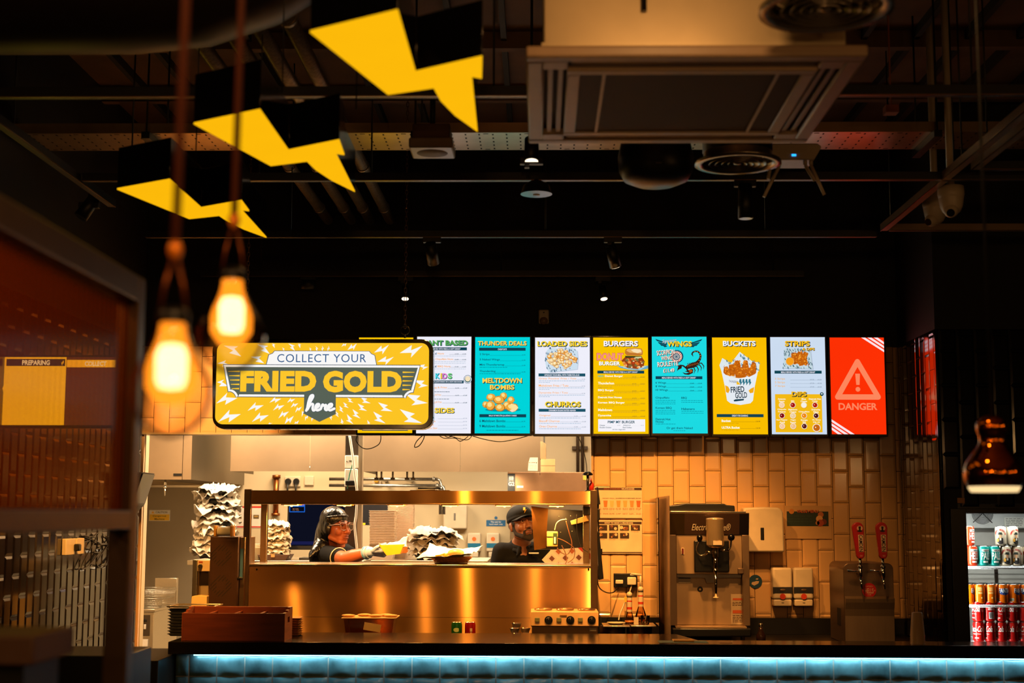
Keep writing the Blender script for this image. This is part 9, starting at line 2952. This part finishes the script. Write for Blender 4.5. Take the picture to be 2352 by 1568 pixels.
# ------------------------------------------------------------------ things on the service counter and back counter
# wooden caddy
CY = 7.66
x0, x1, z0, z1 = rect(418, 1408, 653, 1470, CY)
z0 = 1.0
zb_ = at(600, 1398, CY + 0.2).z
r = thing('wooden_caddy', 'long reddish wooden caddy with compartments and handle slots on the counter', 'caddy', ((x0 + x1) / 2, CY + 0.1, 1.0))
WOOD = mat('red_wood', (112, 48, 22), 0.5, 0, 0.25, 5, 0.05, None, stretch=(1, 6, 10))
WOODL = mat('red_wood_end', (150, 72, 32), 0.5, 0, 0.25, 5, 0.05, None, stretch=(6, 1, 10))
CDP = 0.235
MB(WOOD).box(x0, x1, CY, CY + 0.012, 1.0, z1, 0.002).build('front_panel', r)
MB(WOOD).box(x0, x1, CY + CDP - 0.012, CY + CDP, 1.0, z1 + 0.022, 0.002).build('back_panel', r)
MB(WOOD).box(x0 + 0.012, x1 - 0.012, CY + 0.012, CY + CDP - 0.012, 1.0, 1.01).build('base_panel', r)
for xa in (x0 - 0.002, x1 - 0.012):
 m = MB(WOODL)
 hz = z1 - 0.04
 # end board with a handle slot: built as a frame of boards around the slot
 y0_, y1_ = CY + 0.001, CY + CDP - 0.001
 ys0, ys1 = CY + 0.085, CY + 0.15
 zs0, zs1 = z1 - 0.055, z1 - 0.025
 m.box(xa, xa + 0.014, y0_, ys0, 1.0, z1 + 0.001).box(xa, xa + 0.014, ys1, y1_, 1.0, z1 + 0.023)
 m.box(xa, xa + 0.014, ys0, ys1, 1.0, zs0).box(xa, xa + 0.014, ys0, ys1, zs1, z1 + 0.012)
 m.build('end_board', r)
for k in range(3):
 xd = x0 + (x1 - x0) * (k + 1) / 4
 MB(WOODL).box(xd - 0.005, xd + 0.005, CY + 0.012, CY + CDP - 0.012, 1.01, z1 - 0.002).build('divider', r)
# black trays stack with a steel tray
x0, x1 = at(399, 1430, 8.1).x, at(448, 1430, 8.1).x
zt = 1.0
n = 9
for k in range(n):
 z = zt + 0.0165 * k
 r = thing('black_tray', 'black serving tray, %s from the top of the stack behind the wooden caddy' % ORD[n - 1 - k] if k < n - 1 else 'topmost black serving tray of the stack behind the wooden caddy', 'tray', ((x0 + x1) / 2 + 0.05, 8.06, z), 'black serving trays behind the caddy')
 if k == 0:
  src = r
  m = MB(BLACKP)
  m.prism([(x0 + 0.02, z), (x1 + 0.12, z), (x1 + 0.14, z + 0.013), (x0, z + 0.013), (x0, z + 0.010), (x0 + 0.006, z + 0.010)], 7.96, 8.16, 'xz', 0.002)
  m.build('tray', r)
 else:
  bpy.data.objects.remove(r)
  dup(src, ((x0 + x1) / 2 + 0.05, 8.06, z), 'black serving tray, %s from the top of the stack behind the wooden caddy' % ORD[n - 1 - k] if k < n - 1 else 'topmost black serving tray of the stack behind the wooden caddy')
z = zt + 0.0165 * n
r = thing('steel_tray', 'shiny steel tray lying on the black serving trays', 'tray', ((x0 + x1) / 2 + 0.05, 8.06, z))
m = MB(STEEL)
ring(m, x0 - 0.004, x1 + 0.14, 7.95, 8.17, 0.012, z + 0.008, z + 0.016, 0.002)
m.box(x0 + 0.01, x1 + 0.13, 7.965, 8.155, z, z + 0.003).prism([(x0 - 0.002, z + 0.012), (x0 + 0.012, z), (x0 + 0.014, z + 0.002), (x0 + 0.002, z + 0.014)], 7.96, 8.16, 'xz')
m.build('tray', r)
# wire baskets stack
c = at(690, 1450, 8.25)
n = 8
for k in range(n):
 z = 1.0 + 0.0125 * k if k < 6 else 1.0 + 0.0125 * k
 lab = 'shallow dark metal dish, %s from the top of the pile behind the caddy handle' % ORD[n - 1 - k] if k < n - 1 else 'topmost shallow dark metal dish behind the caddy handle'
 if k == 0:
  src = thing('metal_dish', lab, 'dish', (c.x, 8.05, z), 'metal dishes behind the caddy')
  MB(mat('bronze_dish', (96, 66, 40), 0.3, 0.9)).prism([(c.x - 0.05, z), (c.x + 0.025, z), (c.x + 0.038, z + 0.010), (c.x - 0.06, z + 0.010)], 7.98, 8.12, 'xz', 0.002).build('dish', src)
  MB(mat('bright_rim', (206, 160, 96), 0.25, 1.0)).box(c.x - 0.061, c.x + 0.039, 7.979, 8.121, z + 0.0095, z + 0.0115).build('rim', src)
 else:
  dup(src, (c.x, 8.05, z), lab)
# food pan with sausages and ticket
x0, x1, z0, z1 = rect(779, 1420, 906, 1452, 8.35)
r = thing('food_pan', 'clear food pan with a cream rim standing behind the counter', 'pan', ((x0 + x1) / 2, 8.58, BZ))
PYY = 8.44
zt = at(840, 1418, PYY).z
m = MB(glass('pan_plastic', (206, 160, 100), 0.08, 1.4, tint=0.4)).prism([(x0 + 0.035, BZ), (x1 - 0.03, BZ), (x1 - 0.012, zt - 0.006), (x0 + 0.012, zt - 0.006)], PYY, PYY + 0.2, 'xz', 0.004)
m.build('tub', r)
MB(mat('cream_rim', (240, 200, 140), 0.35)).box(x0, x1, PYY - 0.012, PYY + 0.22, zt - 0.006, zt, 0.002).build('rim', r)
c = at(855, 1440, PYY - 0.005)
o = MB(P(232, 196, 140)).box(-0.05, 0.05, -0.001, 0.001, -0.022, 0.022, 0, Matrix.Translation((c.x, PYY - 0.004, c.z)) @ Matrix.Rotation(0.16, 4, 'Y'))
o = o.build('ticket_label', r)
for k, px in enumerate((800, 835, 862, 886, 898)):
 c = at(px, 1415, PYY + 0.04 + 0.03 * (k % 2))
 m = MB(mat('bread_slice', (236, 176, 96), 0.6, 0, 0.2, 20, 0.1))
 m.ball((c.x, PYY + 0.05 + 0.06 * (k % 2), zt + 0.0085), (0.042, 0.03, 0.0085), 16, 8)
 o = m.build('flat_bun')
 tag(o, ('flat toasted bun nearest the wooden caddy on the cream pan', 'flat toasted bun second on the cream pan', 'flat toasted bun in the middle of the cream pan', 'flat toasted bun fourth along the cream pan', 'flat toasted bun at the drinks can end of the cream pan')[k], 'bun', 'buns on the cream pan')
# two drinks cans
def art_plain(T_, Q, D, W, m_):
 Q('side_print', 0.0, 0.06, 0.014, 0.08, (226, 206, 170))
 Q('side_print', 0.002, 0.05, 0.012, 0.056, (226, 206, 170))
 D('side_print', 0.018, 0.036, 0.006, 0.008, (226, 206, 170))
def art_green(T_, Q, D, W, m_):
 D('side_print', 0.0, 0.07, 0.02, 0.012, (206, 226, 160))
 D('side_print', 0.0, 0.045, 0.016, 0.01, (60, 130, 60))
for px, col, lab, ar, nm in ((1049, ('green', (30, 104, 40)), 'green drinks can standing on the back counter', art_green, 'soda_can'), (1080, ('dark_red', (170, 20, 20)), 'red drinks can standing on the back counter beside the green one', art_plain, 'soda_can')):
 c = at(px, 1440, 8.66)
 can(nm, lab, 'can', (c.x, 8.66, BZ), col, ar, 'drinks cans on the back counter')
# portion cups
for k, (px, pyb, n, lab) in enumerate(((1184, 1430, 4, 'taller pile of small clear portion cups before the pass'), (1208, 1446, 3, 'shorter pile of small clear portion cups by the griddle'))):
 c = at(px, 1445, 8.55)
 r = thing('portion_cup', lab, 'cup', (c.x, 8.55, BZ), 'piles of portion cups')
 for j in range(n):
  z = BZ + j * 0.030
  MB(glass('portion_cup_plastic', (250, 232, 200), 0.12, 1.5, tint=0.6)).lathe([(0, 0.0), (0.022, 0.001), (0.030, 0.026), (0.032, 0.028), (0.028, 0.028), (0.020, 0.004), (0, 0.004)], (c.x + (0.006 if j % 2 else -0.004), 8.55, z), 22).build('cup', r)
# triple griddle
GY_ = 8.45
x0, x1, z0, z1 = rect(1219, 1405, 1375, 1439, GY_)
r = thing('hot_plate', 'cream fronted hot plate unit with three switches and three black knobs', 'hot plate', ((x0 + x1) / 2, GY_ + 0.15, BZ))
CRF = mat('cream_enamel', (226, 180, 120), 0.32, 0.2)
MB(CRF).prism([(GY_ + 0.012, z0), (GY_, z0 + 0.004), (GY_ + 0.02, z1), (GY_ + 0.3, z1), (GY_ + 0.3, z0)], x0, x1, 'yz', 0.003).build('casing', r)
MB(mat('shadow_steel', (150, 112, 70), 0.35, 0.8)).box(x0 + 0.006, x1 - 0.006, GY_ + 0.02, GY_ + 0.3, BZ + 0.012, z0 - 0.0005, 0.002).build('base', r)
for xx in (x0 + 0.02, x1 - 0.03):
 MB(BLACKP).box(xx, xx + 0.02, GY_ + 0.04, GY_ + 0.06, BZ, BZ + 0.012).box(xx, xx + 0.02, GY_ + 0.24, GY_ + 0.26, BZ, BZ + 0.012).build('foot', r)
MB(CREAMP).box(at(1354, 1451, GY_).x, at(1370, 1451, GY_).x, GY_ + 0.017, GY_ + 0.02, z0 - 0.026, z0 - 0.007).build('label_plate', r)
MB(mat('brass_print', (170, 120, 60), 0.4)).box(at(1286, 1415, GY_).x, at(1302, 1415, GY_).x, GY_ + 0.008, GY_ + 0.014, z1 - 0.024, z1 - 0.018).build('maker_print', r)
for k, px in enumerate((1234, 1284, 1333)):
 c = at(px, 1423, GY_)
 MB(mat('green_switch', (140, 140, 96), 0.4)).box(c.x - 0.014, c.x + 0.014, GY_ - 0.004, GY_ + 0.012, c.z - 0.013, c.z + 0.013, 0.003).build('switch', r)
 c = at(px + 26, 1424, GY_)
 kb = MB(BLACKP).rod((c.x, GY_ + 0.014, c.z), (c.x, GY_ - 0.002, c.z), 0.0245, 0.0235, 24).rod((c.x, GY_ - 0.002, c.z + 0.004), (c.x, GY_ - 0.024, c.z + 0.004), 0.014, 0.0125, 20).build('knob', r)
 MB(CREAMP).box(c.x - 0.001, c.x + 0.001, GY_ - 0.0248, GY_ - 0.0242, c.z + 0.006, c.z + 0.016).build('pointer', kb)
 c = at(px + 14, 1400, GY_ + 0.15)
 MB(mat('plate_steel', (190, 160, 120), 0.2, 1.0)).lathe([(0, 0.014), (0.04, 0.014), (0.048, 0.008), (0.052, 0.010), (0.054, 0.006), (0.05, 0.0), (0, 0.0)], (c.x, GY_ + 0.15, z1), 28).build('burner_ring', r)
# papers lying near the tap end of the counter
c = at(1575, 1472, 7.74)
o = MB(mat('teal_sheet', (120, 150, 130), 0.6)).box(at(1513, 1472, 7.74).x, at(1625, 1472, 7.74).x, 7.68, 7.82, 1.0, 1.0012).build('leaflet')
tag(o, 'pale teal leaflet lying on the counter before the milkshake machine', 'leaflet')
o = MB(mat('ochre_sheet', (246, 178, 60), 0.6)).box(at(1545, 1470, 7.8).x, at(1592, 1470, 7.8).x, 7.74, 7.84, 1.0014, 1.008, 0.002).build('napkin_pad')
tag(o, 'yellow napkin pad lying on the teal leaflet', 'napkin')
o = MB(mat('tan_sheet', (216, 160, 100), 0.6)).box(at(1652, 1476, 7.72).x, at(1680, 1476, 7.72).x, 7.69, 7.74, 1.0, 1.0015).build('receipt')
tag(o, 'small tan receipt lying on the counter past the teal leaflet', 'receipt')
